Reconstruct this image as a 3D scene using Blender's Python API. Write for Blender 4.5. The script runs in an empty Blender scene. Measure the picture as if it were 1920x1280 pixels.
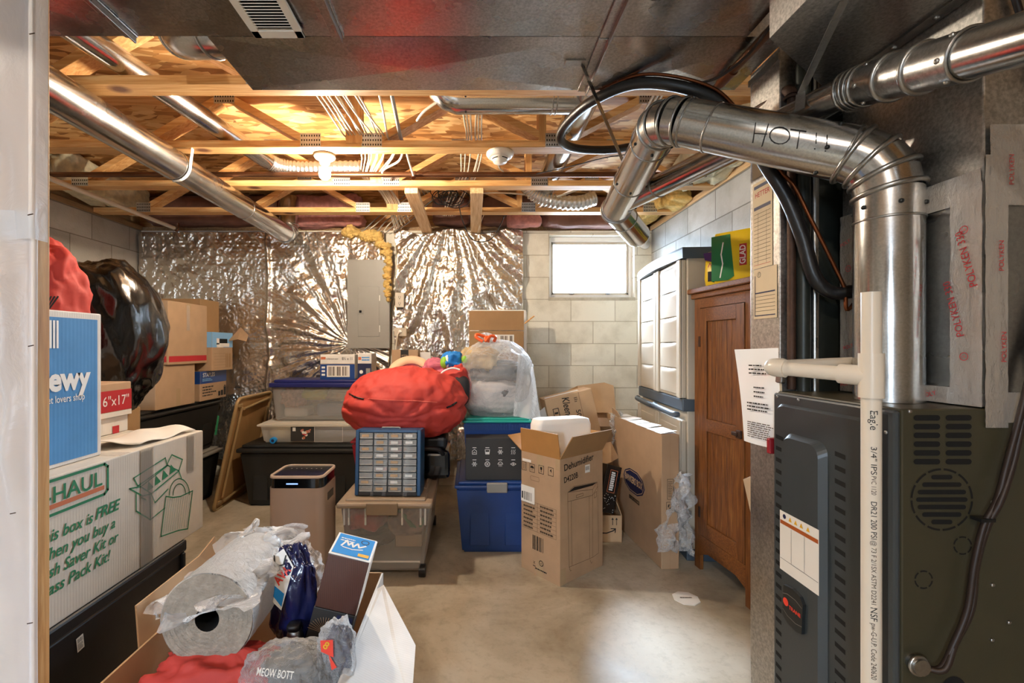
import bpy, bmesh, math, random
from mathutils import Vector, Matrix, Euler, noise
random.seed(7)
V = Vector
R = math.radians
PI = math.pi
C = bpy.context.scene.collection
SC = bpy.context.scene
# ---------------------------------------------------------------- camera
F_PX, CX, CY, EYE = 870.0, 885.0, 650.0, 1.27
cam_d = bpy.data.cameras.new('camera')
cam_d.sensor_width = 36.0
cam_d.lens = 36.0 * F_PX / 1920.0
cam_d.shift_x = (960 - CX) / 1920.0
cam_d.shift_y = (CY - 640) / 1920.0
cam_d.clip_start = 0.05
cam = bpy.data.objects.new('camera', cam_d)
C.objects.link(cam)
cam.location = (0, 0, EYE)
cam.rotation_euler = (PI / 2, 0, 0)
SC.camera = cam
# ---------------------------------------------------------------- world, exposure
SC.view_settings.view_transform = 'Standard'
SC.view_settings.look = 'None'
SC.view_settings.gamma = 1.0
SC.view_settings.use_curve_mapping = False
SC.view_settings.exposure = 0.27
SKY = 205.0
w = bpy.data.worlds.new('daylight')
SC.world = w
w.use_nodes = True
w.node_tree.nodes['Background'].inputs[0].default_value = (0.66, 0.82, 1.0, 1)
# overcast daylight: the sky brightens upward, the ground outside is dim
_tc = w.node_tree.nodes.new('ShaderNodeTexCoord'); _sp = w.node_tree.nodes.new('ShaderNodeSeparateXYZ'); _mr = w.node_tree.nodes.new('ShaderNodeMapRange')
w.node_tree.links.new(_tc.outputs['Generated'], _sp.inputs[0]); w.node_tree.links.new(_sp.outputs[2], _mr.inputs[0])
_mr.inputs[1].default_value = -.05; _mr.inputs[2].default_value = .9; _mr.inputs[3].default_value = SKY * .15; _mr.inputs[4].default_value = SKY * 1.5
w.node_tree.links.new(_mr.outputs[0], w.node_tree.nodes['Background'].inputs[1])
def portal(loc, rot, sx, sy):
    d = bpy.data.lights.new('portal', 'AREA'); d.shape = 'RECTANGLE'; d.size = sx; d.size_y = sy
    d.cycles.is_portal = True
    o = bpy.data.objects.new('daylight_portal', d); C.objects.link(o); o.location = loc; o.rotation_euler = rot
portal((1.10, 4.42, 2.02), (PI / 2, 0, PI), .80, .60)
portal((-1.6, -2.86, 1.5), (-PI / 2, 0, PI), .6, .6)
BULB = 1750.0          # emission strength of the bare bulbs
BULB_BACK = 1150.0
BULB_COL = (1.0, .86, .68)

def P(px, py, Y):
    return V(((px - CX) / F_PX * Y, Y, EYE - (py - CY) / F_PX * Y))
# ---------------------------------------------------------------- materials
def ramp(nt, fac, stops):
    r = nt.nodes.new('ShaderNodeValToRGB')
    e = r.color_ramp.elements
    while len(e) < len(stops): e.new(.5)
    for i, (p, c) in enumerate(stops):
        e[i].position = p; e[i].color = (c[0], c[1], c[2], 1)
    nt.links.new(fac, r.inputs[0]); return r.outputs[0]
def coords(nt, scale=(1, 1, 1), rot=(0, 0, 0), loc=(0, 0, 0), kind='Object'):
    tc = nt.nodes.new('ShaderNodeTexCoord'); mp = nt.nodes.new('ShaderNodeMapping')
    mp.inputs['Scale'].default_value = scale; mp.inputs['Rotation'].default_value = rot; mp.inputs['Location'].default_value = loc
    nt.links.new(tc.outputs[kind], mp.inputs[0]); return mp.outputs[0]
def nz(nt, vec, scale, detail=4, rough=.55, dist=0):
    n = nt.nodes.new('ShaderNodeTexNoise'); n.inputs['Scale'].default_value = scale; n.inputs['Detail'].default_value = detail
    n.inputs['Roughness'].default_value = rough; n.inputs['Distortion'].default_value = dist
    nt.links.new(vec, n.inputs['Vector']); return n.outputs[0]
def bump(nt, h, strength, dist, bs):
    b = nt.nodes.new('ShaderNodeBump'); b.inputs['Strength'].default_value = strength; b.inputs['Distance'].default_value = dist
    nt.links.new(h, b.inputs['Height']); nt.links.new(b.outputs[0], bs.inputs['Normal']); return b
def base(name):
    m = bpy.data.materials.new(name); m.use_nodes = True
    nt = m.node_tree; return m, nt, nt.nodes['Principled BSDF']
def lin(c):
    return tuple((x / 12.92 if x <= .04045 else ((x + .055) / 1.055) ** 2.4) for x in c)
def hx(h):
    return lin(tuple(int(h[i:i + 2], 16) / 255 for i in (0, 2, 4)))
def mat(name, col, rough=.6, metal=0, var=.12, scale=8, stretch=(1, 1, 1), bmp=0, bscale=60, bstretch=None, coat=0, spec=.5, rvar=0):
    if isinstance(col, str): col = hx(col)
    m, nt, bs = base(name)
    v = coords(nt, stretch)
    n = nz(nt, v, scale)
    lo = tuple(max(0, c * (1 - var)) for c in col); hi = tuple(min(1, c * (1 + var)) for c in col)
    nt.links.new(ramp(nt, n, [(.3, lo), (.7, hi)]), bs.inputs['Base Color'])
    bs.inputs['Roughness'].default_value = rough; bs.inputs['Metallic'].default_value = metal
    bs.inputs['Specular IOR Level'].default_value = spec
    if coat: bs.inputs['Coat Weight'].default_value = coat; bs.inputs['Coat Roughness'].default_value = .08
    if rvar:
        nt.links.new(ramp(nt, n, [(.3, (rough - rvar,) * 3), (.7, (rough + rvar,) * 3)]), bs.inputs['Roughness'])
    if bmp:
        bump(nt, nz(nt, coords(nt, bstretch or stretch), bscale, 5), bmp, .01, bs)
    return m
def plain(name, col, rough=.5, metal=0, coat=0):
    if isinstance(col, str): col = hx(col)
    m, nt, bs = base(name)
    bs.inputs['Base Color'].default_value = (*col, 1); bs.inputs['Roughness'].default_value = rough; bs.inputs['Metallic'].default_value = metal
    if coat: bs.inputs['Coat Weight'].default_value = coat
    return m
def wood(name, c1, c2, c3, stretch, rough=.6, knots=True, scale=1.0):
    m, nt, bs = base(name)
    v = coords(nt, stretch)
    a = nz(nt, v, 3.0 * scale, 6, .6, .6)
    col = ramp(nt, a, [(.28, hx(c1)), (.5, hx(c2)), (.72, hx(c3))])
    if knots:
        k = nt.nodes.new('ShaderNodeTexVoronoi'); k.inputs['Scale'].default_value = 2.2
        nt.links.new(coords(nt, tuple(.55 + .25 * (s > 5) for s in stretch)), k.inputs['Vector'])
        kr = ramp(nt, k.outputs['Distance'], [(.035, (1, 1, 1)), (.07, (0, 0, 0))])
        mx = nt.nodes.new('ShaderNodeMix'); mx.data_type = 'RGBA'
        nt.links.new(kr, mx.inputs[0]); nt.links.new(col, mx.inputs[6]); mx.inputs[7].default_value = (*hx('6a3c18'), 1); col = mx.outputs[2]
    nt.links.new(col, bs.inputs['Base Color']); bs.inputs['Roughness'].default_value = rough
    bump(nt, a, .12, .004, bs); return m
def block_wall(name, axis, x0, z0, c_lo, c_hi, mortar):
    m, nt, bs = base(name)
    tc = nt.nodes.new('ShaderNodeTexCoord'); sp = nt.nodes.new('ShaderNodeSeparateXYZ'); cb = nt.nodes.new('ShaderNodeCombineXYZ')
    nt.links.new(tc.outputs['Object'], sp.inputs[0])
    ax = nt.nodes.new('ShaderNodeMath'); ax.operation = 'SUBTRACT'; nt.links.new(sp.outputs[axis], ax.inputs[0]); ax.inputs[1].default_value = x0
    az = nt.nodes.new('ShaderNodeMath'); az.operation = 'SUBTRACT'; nt.links.new(sp.outputs[2], az.inputs[0]); az.inputs[1].default_value = z0
    nt.links.new(ax.outputs[0], cb.inputs[0]); nt.links.new(az.outputs[0], cb.inputs[1])
    b = nt.nodes.new('ShaderNodeTexBrick'); nt.links.new(cb.outputs[0], b.inputs['Vector'])
    b.inputs['Scale'].default_value = 1; b.inputs['Mortar Size'].default_value = .0045; b.inputs['Mortar Smooth'].default_value = .3
    b.inputs['Brick Width'].default_value = .406; b.inputs['Row Height'].default_value = .203; b.inputs['Bias'].default_value = 0
    b.inputs['Color1'].default_value = (*hx(c_lo), 1); b.inputs['Color2'].default_value = (*hx(c_hi), 1); b.inputs['Mortar'].default_value = (*hx(mortar), 1)
    n = nz(nt, coords(nt), 3.5, 8, .62); mx = nt.nodes.new('ShaderNodeMix'); mx.data_type = 'RGBA'; mx.blend_type = 'MULTIPLY'
    mx.inputs[0].default_value = .8
    nt.links.new(b.outputs['Color'], mx.inputs[6]); nt.links.new(ramp(nt, n, [(.3, (.70, .67, .60)), (.55, (1, 1, .98))]), mx.inputs[7])
    nt.links.new(mx.outputs[2], bs.inputs['Base Color']); bs.inputs['Roughness'].default_value = .92
    n2 = nz(nt, coords(nt), 90, 4)
    ad = nt.nodes.new('ShaderNodeMath'); ad.operation = 'MULTIPLY_ADD'; nt.links.new(b.outputs['Fac'], ad.inputs[0]); ad.inputs[1].default_value = -2.0; nt.links.new(n2, ad.inputs[2])
    bump(nt, ad.outputs[0], .5, .006, bs); return m
def osb_mat():
    m, nt, bs = base('osb')
    cols = None
    for i, (rot, sc) in enumerate([(.3, (9, 26, 9)), (1.5, (8, 24, 9)), (2.4, (10, 30, 9))]):
        v = nt.nodes.new('ShaderNodeTexVoronoi'); v.inputs['Scale'].default_value = 1
        nt.links.new(coords(nt, sc, (0, 0, rot)), v.inputs['Vector'])
        g = nt.nodes.new('ShaderNodeSeparateColor'); nt.links.new(v.outputs['Color'], g.inputs[0])
        c = ramp(nt, g.outputs[i], [(.0, hx('8a5a2c')), (.45, hx('c99355')), (1, hx('e8c48c'))])
        if cols is None: cols = c
        else:
            mx = nt.nodes.new('ShaderNodeMix'); mx.data_type = 'RGBA'
            st = ramp(nt, g.outputs[(i + 1) % 3], [(.5, (0, 0, 0)), (.52, (1, 1, 1))])
            nt.links.new(st, mx.inputs[0]); nt.links.new(cols, mx.inputs[6]); nt.links.new(c, mx.inputs[7]); cols = mx.outputs[2]
    nt.links.new(cols, bs.inputs['Base Color']); bs.inputs['Roughness'].default_value = .7
    return m
def concrete():
    m, nt, bs = base('concrete')
    a = nz(nt, coords(nt), 1.6, 9, .62, .5); b = nz(nt, coords(nt), 26, 6, .7)
    c = ramp(nt, a, [(.25, hx('7c6e5c')), (.42, hx('a2957f')), (.55, hx('bcb09b')), (.75, hx('cfc6b4'))])
    mx = nt.nodes.new('ShaderNodeMix'); mx.data_type = 'RGBA'; mx.blend_type = 'MULTIPLY'; mx.inputs[0].default_value = .6
    nt.links.new(c, mx.inputs[6]); nt.links.new(ramp(nt, b, [(.3, (.68, .66, .62)), (.5, (1, 1, 1))]), mx.inputs[7])
    nt.links.new(mx.outputs[2], bs.inputs['Base Color'])
    nt.links.new(ramp(nt, a, [(.3, (.35,) * 3), (.7, (.55,) * 3)]), bs.inputs['Roughness'])
    bump(nt, b, .15, .003, bs); return m
def galv(name, col='a9a8a6', rough=.3, grain=220, amp=.10, cvar=.18):
    m, nt, bs = base(name); col = hx(col)
    v = coords(nt); n = nz(nt, v, grain, 3, .7); n2 = nz(nt, v, 5, 3)
    lo = tuple(c * (1 - cvar) for c in col); hi = tuple(min(1, c * (1 + cvar)) for c in col)
    nt.links.new(ramp(nt, n, [(.35, lo), (.65, hi)]), bs.inputs['Base Color'])
    bs.inputs['Metallic'].default_value = 1
    nt.links.new(ramp(nt, n2, [(.3, (rough - .07,) * 3), (.7, (rough + .08,) * 3)]), bs.inputs['Roughness'])
    bump(nt, n, amp, .002, bs); return m
def foil(name, col='cfc4b4', rough=.24, s=1.0, amp=.55, metal=.93):
    m, nt, bs = base(name)
    v = coords(nt, (1.6, 1.6, .8)); n = nz(nt, v, 24 * s, 6, .62, 1.4); n2 = nz(nt, v, 110 * s, 3, .6)
    bs.inputs['Base Color'].default_value = (*hx(col), 1); bs.inputs['Metallic'].default_value = metal; bs.inputs['Roughness'].default_value = rough
    ad = nt.nodes.new('ShaderNodeMath'); ad.operation = 'MULTIPLY_ADD'; nt.links.new(n2, ad.inputs[0]); ad.inputs[1].default_value = .22; nt.links.new(n, ad.inputs[2])
    bump(nt, ad.outputs[0], amp, .03, bs); return m
def clear(name, col=(1, 1, 1), opac=.3, rough=.12, trans=0.0, bmp=0, bscale=30):
    """thin clear plastic: what is not reflected or scattered goes straight through"""
    m, nt, bs = base(name); out = nt.nodes['Material Output']
    bs.inputs['Base Color'].default_value = (*col, 1); bs.inputs['Roughness'].default_value = rough
    t = nt.nodes.new('ShaderNodeBsdfTransparent'); t.inputs[0].default_value = (1, 1, 1, 1)
    s = bs.outputs[0]
    if bmp: b_ = bump(nt, nz(nt, coords(nt), bscale, 5, .6, 1.0), bmp, .02, bs)
    if trans:
        tl = nt.nodes.new('ShaderNodeBsdfTranslucent'); tl.inputs[0].default_value = (*col, 1)
        m2 = nt.nodes.new('ShaderNodeMixShader'); m2.inputs[0].default_value = trans
        nt.links.new(s, m2.inputs[1]); nt.links.new(tl.outputs[0], m2.inputs[2]); s = m2.outputs[0]
    fr = nt.nodes.new('ShaderNodeFresnel'); fr.inputs[0].default_value = 1.45
    if bmp: nt.links.new(b_.outputs[0], fr.inputs['Normal'])
    ad = nt.nodes.new('ShaderNodeMath'); ad.operation = 'ADD'; ad.use_clamp = True; ad.inputs[1].default_value = opac; nt.links.new(fr.outputs[0], ad.inputs[0])
    mx = nt.nodes.new('ShaderNodeMixShader'); nt.links.new(ad.outputs[0], mx.inputs[0])
    nt.links.new(t.outputs[0], mx.inputs[1]); nt.links.new(s, mx.inputs[2]); nt.links.new(mx.outputs[0], out.inputs[0]); return m
def glow(name, col, strength):
    m, nt, bs = base(name)
    bs.inputs['Emission Color'].default_value = (*col, 1); bs.inputs['Emission Strength'].default_value = strength; return m
def corrugated(name, col, fl=260, axis=0, rough=.75, var=.07):
    m, nt, bs = base(name); col = hx(col)
    v = coords(nt); n = nz(nt, v, 9, 5)
    lo = tuple(c * (1 - var) for c in col); hi = tuple(min(1, c * (1 + var)) for c in col)
    nt.links.new(ramp(nt, n, [(.3, lo), (.7, hi)]), bs.inputs['Base Color']); bs.inputs['Roughness'].default_value = rough
    wv = nt.nodes.new('ShaderNodeTexWave'); wv.bands_direction = 'XYZ'[axis]; wv.inputs['Scale'].default_value = fl / 6.283; wv.inputs['Distortion'].default_value = .3
    nt.links.new(v, wv.inputs['Vector']); bump(nt, wv.outputs[1], .12, .002, bs); return m

M = {}
M['concrete'] = concrete()
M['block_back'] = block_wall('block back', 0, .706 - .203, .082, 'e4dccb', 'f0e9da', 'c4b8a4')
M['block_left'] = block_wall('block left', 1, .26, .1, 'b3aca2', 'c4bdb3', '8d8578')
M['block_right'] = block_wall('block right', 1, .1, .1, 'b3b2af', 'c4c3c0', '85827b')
M['osb'] = osb_mat()
M['pine'] = wood('pine', 'b87f45', 'd8a465', 'e8c48c', (1.2, 22, 22))
M['pine_z'] = wood('pine upright', 'b07a44', 'cf9c60', 'e2bc84', (22, 22, 1.2))
M['pine_y'] = wood('pine lengthwise', 'c09060', 'dcb483', 'ecd0a4', (22, 1.2, 22))
M['sill'] = wood('sill wood', '7a5a3a', '97754e', 'ad8a60', (20, 1.2, 20), knots=False)
M['oak'] = wood('oak', '4d2c17', '75451f', '93602f', (30, 30, 1.6), .42, False, 1.4)
M['oak_h'] = wood('oak rail', '4d2c17', '75451f', '93602f', (30, 1.6, 30), .42, False, 1.4)
M['galv'] = galv('galvanized', 'b4b3b1', .27, 130, .012, .2)
M['galv_pipe'] = galv('galvanized pipe', 'c3c2c0', .2, 200, .008, .12)
M['galv_dull'] = galv('galvanized dull', 'c2bfba', .4, 120, .03, .25)
M['steel'] = galv('bare steel', 'a8a6a2', .3, 100, .03, .1)
M['plate'] = galv('nail plate steel', 'c4c3c0', .42, 100, .02, .1)
M['foil'] = foil('foil facing', 'ded6ca', .2, 2.2, .12)
M['foil_tape'] = foil('foil tape', 'ded6cc', .24, 2.0, .2, .72)
M['flex'] = foil('flex duct foil', 'd6d4d0', .2, 3.0, .2)
M['kraft'] = corrugated('kraft', 'b09070')
M['kraft_dark'] = corrugated('kraft dark', '9c7850')
M['kraft_pale'] = corrugated('kraft pale', 'c4a27c')
M['kraft_grey'] = corrugated('kraft greyish', 'b5977a')
M['kraft_in'] = corrugated('kraft inside', 'a8773f')
M['haul'] = corrugated('white-washed kraft', 'cfc7ba', 200, 1)
M['white_card'] = corrugated('white card', 'e2ddd6', 240, 1)
M['blue_card'] = corrugated('blue card', '4a8cc6', 150, 1)
M['tape'] = plain('packing tape', 'b59a78', .25)
M['tape_clear'] = clear('clear tape', (.9, .86, .8), .14, .2)
M['ink'] = plain('black ink', '1a1714', .6)
M['ink_soft'] = plain('brown black ink', '4a3a2a', .7)
M['white'] = plain('white print', 'efece6', .5)
M['paper'] = mat('paper', 'e6e0d6', .7, var=.04)
M['paper_tan'] = mat('tan paper', 'd9c4a2', .7, var=.05)
M['green_ink'] = plain('green ink', '1f7a50', .6)
M['orange_ink'] = plain('orange ink', 'c4704a', .6)
M['red_ink'] = plain('red ink', 'b5242c', .55)
M['pale_blue'] = plain('pale blue print', '7fb2de', .6)
M['navy'] = plain('navy print', '1c2348', .5)
M['black_plastic'] = mat('black plastic', '17171a', .42, var=.15, bmp=.03)
M['black_tote'] = mat('black tote plastic', '1e1e1c', .5, var=.15, bmp=.05)
M['grey_lid'] = mat('grey tote lid', '8d867c', .5)
M['red_plastic'] = plain('red plastic', 'a3202a', .4)
M['blue_plastic'] = mat('blue plastic', '1a4080', .42, var=.08)
M['blue_dark'] = mat('navy plastic', '1f2466', .4, var=.08)
M['teal'] = plain('teal plastic', '1f9a8c', .4)
M['tan_lid'] = mat('taupe plastic', '9b8771', .45, var=.06)
M['clear_tote'] = clear('clear tote', (.86, .83, .78), .24, .2)
M['clear_tote2'] = clear('milky tote', (.92, .86, .76), .42, .35, .3)
M['clear_film'] = clear('clear film', (1, 1, 1), .07, .08, 0, .6, 18)
M['clear_bag'] = clear('clear bag', (.95, .95, .95), .20, .16, .25, .9, 34)
M['film_haze'] = clear('hazy film', (.97, .97, .97), .34, .14, .3, .7, 16)
M['sleeve_film'] = clear('sleeve film', (1, 1, 1), .08, .06)
M['cloudy_film'] = clear('cloudy film', (.96, .96, .95), .55, .28, .35, .5, 14)
M['poly'] = clear('poly sheeting', (.90, .93, .97), .74, .32, .4, .3, 9)
M['beige_plastic'] = mat('beige plastic', 'c4b8a5', .5, var=.04)
M['slate_plastic'] = mat('slate plastic', '4a5560', .45, var=.05)
M['champagne'] = mat('champagne plastic', 'b9a494', .38, var=.03)
M['gloss_black'] = plain('gloss black', '0b0c0f', .12, 0, .5)
M['led'] = glow('blue light bar', (.1, .35, 1.0), 1.2)
M['grey_paint'] = mat('grey enamel', '8f8b84', .42, var=.04)
M['furnace_door'] = mat('dark grey enamel', '3a3f41', .36, var=.06, bmp=.02, bscale=200)
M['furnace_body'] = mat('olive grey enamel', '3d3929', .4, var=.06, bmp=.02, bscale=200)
M['dark_edge'] = plain('dark edge', '1c2022', .4)
M['hole'] = plain('dark opening', '050505', .9)
M['pvc'] = mat('pvc', 'e2d6c4', .32, var=.03)
M['copper'] = mat('copper', '6e4028', .4, 1, .15)
M['copper_old'] = mat('tarnished copper', '6d4a34', .42, .9, .25)
M['iron'] = mat('rusty iron', '4a352a', .6, .5, .3, 30, bmp=.2)
M['black_pipe'] = mat('black steel', '1d1f1e', .4, .4, .2)
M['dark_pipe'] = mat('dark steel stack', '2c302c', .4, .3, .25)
M['foam'] = mat('black pipe foam', '121214', .35, 0, .2, bmp=.1)
M['white_cable'] = plain('white cable', 'e0d4c0', .4)
M['grey_cable'] = plain('grey cable', '8a8680', .4)
M['black_cable'] = plain('black cable', '101010', .4)
M['brown_cable'] = plain('brown cable', '2b1d15', .5)
M['bulb'] = glow('lit bulb', BULB_COL, BULB)
M['bulb_back'] = glow('lit bulb behind', (1.0, .92, .82), BULB_BACK)
M['porcelain'] = plain('porcelain', 'eee8dc', .3)
M['red_cloth'] = mat('red nylon', 'bc3a30', .7, 0, .08, 6, bmp=.10, bscale=30)
M['red_fabric'] = mat('red fabric', 'b52020', .6, 0, .12, 6, bmp=.1, bscale=40)
M['bag_black'] = mat('black bin bag', '0a0a0b', .2, 0, .2, 6, stretch=(1, 1, .35), bmp=.5, bscale=11, coat=.3)
M['pink_wool'] = mat('pink insulation', 'b9807a', .95, 0, .25, 25, bmp=.5, bscale=45)
M['yellow_wool'] = mat('yellow insulation', 'd6b26a', .95, 0, .25, 25, bmp=.5, bscale=45)
M['pale_wool'] = mat('pale insulation', 'd9cfae', .95, 0, .2, 20, bmp=.5, bscale=45)
M['kraft_face'] = mat('insulation facing', '7a564a', .7, 0, .25, 6, bmp=.2)
M['foam_white'] = mat('white foam', 'eeebe6', .8, 0, .03, bmp=.05, bscale=120)
M['tan_table'] = mat('tan hardboard', 'ab8250', .6, 0, .1)
M['tan_metal'] = mat('tan metal', 'b29468', .4, .3, .06)
M['yellow_pack'] = plain('yellow pack', 'e8c418', .3)
M['green_pack'] = plain('green pack', '12703c', .25)
M['purple'] = plain('purple print', '4a2a6a', .4)
M['dark_box'] = mat('charcoal card', '2f2d2b', .55, var=.06)
M['label_orange'] = plain('warning orange', 'a8521c', .5)
M['warn_yellow'] = plain('warning yellow', 'e0a818', .5)
M['logo_red'] = plain('logo red', 'e8402c', .5)
M['orange_tie'] = plain('orange tie', 'e8602c', .35)
M['bubble'] = clear('bubble film roll', (.97, .96, .94), .88, .2, .5, .8, 45)
M['bubble_end'] = mat('rolled film end', '958a7c', .5, 0, .2, 40, bmp=.5, bscale=90)
M['sky_blue_print'] = plain('sky blue print', '1e8ed8', .35)
def stripes(name, c1, c2, freq, axis=0):
    m, nt, bs = base(name)
    wv = nt.nodes.new('ShaderNodeTexWave'); wv.bands_direction = 'XYZ'[axis]; wv.inputs['Scale'].default_value = freq / 6.283; wv.inputs['Distortion'].default_value = .6
    nt.links.new(coords(nt), wv.inputs['Vector'])
    nt.links.new(ramp(nt, wv.outputs[0], [(.35, hx(c1)), (.65, hx(c2))]), bs.inputs['Base Color']); bs.inputs['Roughness'].default_value = .35
    return m
M['brown_stripes'] = stripes('fine brown layers', '2a1512', '6e4a40', 700)
M['glass'] = clear('window glass', (1, 1, 1), .02, .02)
# ---------------------------------------------------------------- mesh builder
WM = {}
_txt = {}
def text_mesh(s, bold, shear):
    k = (s, bold, shear)
    if k not in _txt:
        cu = bpy.data.curves.new('t', 'FONT'); cu.body = s; cu.size = 1; cu.align_x = 'CENTER'; cu.align_y = 'CENTER'
        cu.resolution_u = 3; cu.offset = bold; cu.shear = shear; cu.fill_mode = 'FRONT'
        o = bpy.data.objects.new('t', cu); me = o.to_mesh()
        _txt[k] = ([v.co.copy() for v in me.vertices], [tuple(p.vertices) for p in me.polygons])
        o.to_mesh_clear(); bpy.data.objects.remove(o); bpy.data.curves.remove(cu)
    return _txt[k]
def frame(o, u, v):
    o, u, v = V(o), V(u).normalized(), V(v).normalized(); n = u.cross(v).normalized(); v = n.cross(u)
    return Matrix(((u.x, v.x, n.x, o.x), (u.y, v.y, n.y, o.y), (u.z, v.z, n.z, o.z), (0, 0, 0, 1)))
def smooth_path(pts, sub=6):
    pts = [V(p) for p in pts]; out = []
    for i in range(len(pts) - 1):
        p0, p1, p2, p3 = pts[max(i - 1, 0)], pts[i], pts[i + 1], pts[min(i + 2, len(pts) - 1)]
        for k in range(sub):
            t = k / sub
            out.append(.5 * ((2 * p1) + (p2 - p0) * t + (2 * p0 - 5 * p1 + 4 * p2 - p3) * t * t + (3 * p1 - p0 - 3 * p2 + p3) * t ** 3))
    out.append(pts[-1]); return out
class MB:
    def __init__(s): s.v, s.f, s.m, s.s, s.mats = [], [], [], [], []
    def mi(s, m):
        m = M[m] if isinstance(m, str) else m
        if m not in s.mats: s.mats.append(m)
        return s.mats.index(m)
    def add(s, vs, fs, m, smooth=False, X=None):
        k = len(s.v); i = s.mi(m)
        s.v += [(X @ V(p)) if X is not None else V(p) for p in vs]
        for f in fs: s.f.append(tuple(a + k for a in f)); s.m.append(i); s.s.append(smooth)
        return s
    def box(s, lo, hi, m, bev=0, X=None, seg=2):
        lo, hi = V(lo), V(hi)
        bm = bmesh.new(); bmesh.ops.create_cube(bm, size=1)
        for v in bm.verts: v.co = V((lo[i] + (v.co[i] + .5) * (hi[i] - lo[i]) for i in range(3)))
        if bev: bmesh.ops.bevel(bm, geom=bm.edges[:], offset=min(bev, min(hi - lo) * .45), segments=seg, affect='EDGES', profile=.5)
        bm.verts.index_update()
        s.add([v.co.copy() for v in bm.verts], [tuple(v.index for v in f.verts) for f in bm.faces], m, False, X); bm.free(); return s
    def taper(s, lo, hi, top, m, X=None, bev=.0, opened=False):
        """tub: box whose footprint grows from lo/hi by `top` at the rim"""
        (x0, y0, z0), (x1, y1, z1) = lo, hi; t = top
        vs = [(x0, y0, z0), (x1, y0, z0), (x1, y1, z0), (x0, y1, z0), (x0 - t, y0 - t, z1), (x1 + t, y0 - t, z1), (x1 + t, y1 + t, z1), (x0 - t, y1 + t, z1)]
        fs = [(3, 2, 1, 0), (0, 1, 5, 4), (1, 2, 6, 5), (2, 3, 7, 6), (3, 0, 4, 7)] + ([] if opened else [(4, 5, 6, 7)])
        if bev:
            bm = bmesh.new(); bv = [bm.verts.new(v) for v in vs]
            for f in fs: bm.faces.new([bv[i] for i in f])
            es = [e for e in bm.edges if not (opened and e.is_boundary)]
            bmesh.ops.bevel(bm, geom=es, offset=bev, segments=2, affect='EDGES'); bm.verts.index_update()
            vs = [v.co.copy() for v in bm.verts]; fs = [tuple(v.index for v in f.verts) for f in bm.faces]; bm.free()
        return s.add(vs, fs, m, False, X)
    def tube(s, path, r, m, seg=12, caps=True, X=None, closed=False):
        path = [V(p) for p in path]; n = len(path)
        rs = r if isinstance(r, (list, tuple)) else [r] * n
        vs, fs = [], []; up = None
        for i, p in enumerate(path):
            if closed: d = path[(i + 1) % n] - path[i - 1]
            else:
                d = (path[min(i + 1, n - 1)] - path[max(i - 1, 0)])
            if d.length < 1e-9: d = V((0, 0, 1))
            d.normalize()
            if up is None:
                up = d.orthogonal().normalized()
            up = (up - d * up.dot(d)).normalized(); b = d.cross(up)
            st = 1.0
            if 0 < i < n - 1:
                a = (path[i] - path[i - 1]).normalized(); c = max(.5, a.dot(d)); st = 1 / c
            for k in range(seg):
                a = 2 * PI * k / seg; vs.append(p + (up * math.cos(a) + b * math.sin(a)) * rs[i] * (1 if st < 1.0001 else 1 + (st - 1) * .6))
        for i in range(n if closed else n - 1):
            j = (i + 1) % n
            for k in range(seg):
                l = (k + 1) % seg; fs.append((i * seg + k, i * seg + l, j * seg + l, j * seg + k))
        s.add(vs, fs, m, True, X)
        if caps and not closed:
            s.add(vs[:seg], [tuple(reversed(range(seg)))], m, False, X); s.add(vs[-seg:], [tuple(range(seg))], m, False, X)
        return s
    def cyl(s, p0, p1, r, m, seg=24, r2=None, caps=True, X=None): return s.tube([p0, p1], [r, r if r2 is None else r2], m, seg, caps, X)
    def lathe(s, prof, m, X=None, seg=32, smooth=True):
        vs, fs = [], []
        for r, z in prof:
            for k in range(seg): a = 2 * PI * k / seg; vs.append((r * math.cos(a), r * math.sin(a), z))
        for i in range(len(prof) - 1):
            for k in range(seg): l = (k + 1) % seg; fs.append((i * seg + k, i * seg + l, (i + 1) * seg + l, (i + 1) * seg + k))
        return s.add(vs, fs, m, smooth, X)
    def poly(s, pts, m, th=0, n=None):
        pts = [V(p) for p in pts]
        if not th: return s.add(pts, [tuple(range(len(pts)))], m)
        n = V(n).normalized() if n is not None else (pts[1] - pts[0]).cross(pts[-1] - pts[0]).normalized()
        k = len(pts); b = [p - n * th for p in pts]
        return s.add(pts + b, [tuple(range(k)), tuple(reversed(range(k, 2 * k)))] + [(i, i + k, (i + 1) % k + k, (i + 1) % k) for i in range(k)], m)
    def sheet(s, fn, nu, nv, m, th=0, smooth=True):
        g = [[V(fn(i / nu, j / nv)) for i in range(nu + 1)] for j in range(nv + 1)]
        vs = [p for row in g for p in row]; W = nu + 1
        fs = [(j * W + i, j * W + i + 1, (j + 1) * W + i + 1, (j + 1) * W + i) for j in range(nv) for i in range(nu)]
        if th:
            nr = [V((0, 0, 0)) for _ in vs]
            for f in fs:
                n_ = (vs[f[1]] - vs[f[0]]).cross(vs[f[3]] - vs[f[0]])
                for a in f: nr[a] = nr[a] + n_
            k = len(vs); vs2 = [p - n_.normalized() * th if n_.length > 0 else p for p, n_ in zip(vs, nr)]
            fs2 = [tuple(a + k for a in reversed(f)) for f in fs]
            rim = [i for i in range(W)] + [j * W + nu for j in range(1, nv + 1)] + [nv * W + i for i in range(nu - 1, -1, -1)] + [j * W for j in range(nv - 1, 0, -1)]
            ed = [(rim[i], rim[i] + k, rim[(i + 1) % len(rim)] + k, rim[(i + 1) % len(rim)]) for i in range(len(rim))]
            return s.add(vs + vs2, fs + fs2 + ed, m, smooth)
        return s.add(vs, fs, m, smooth)
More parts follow.
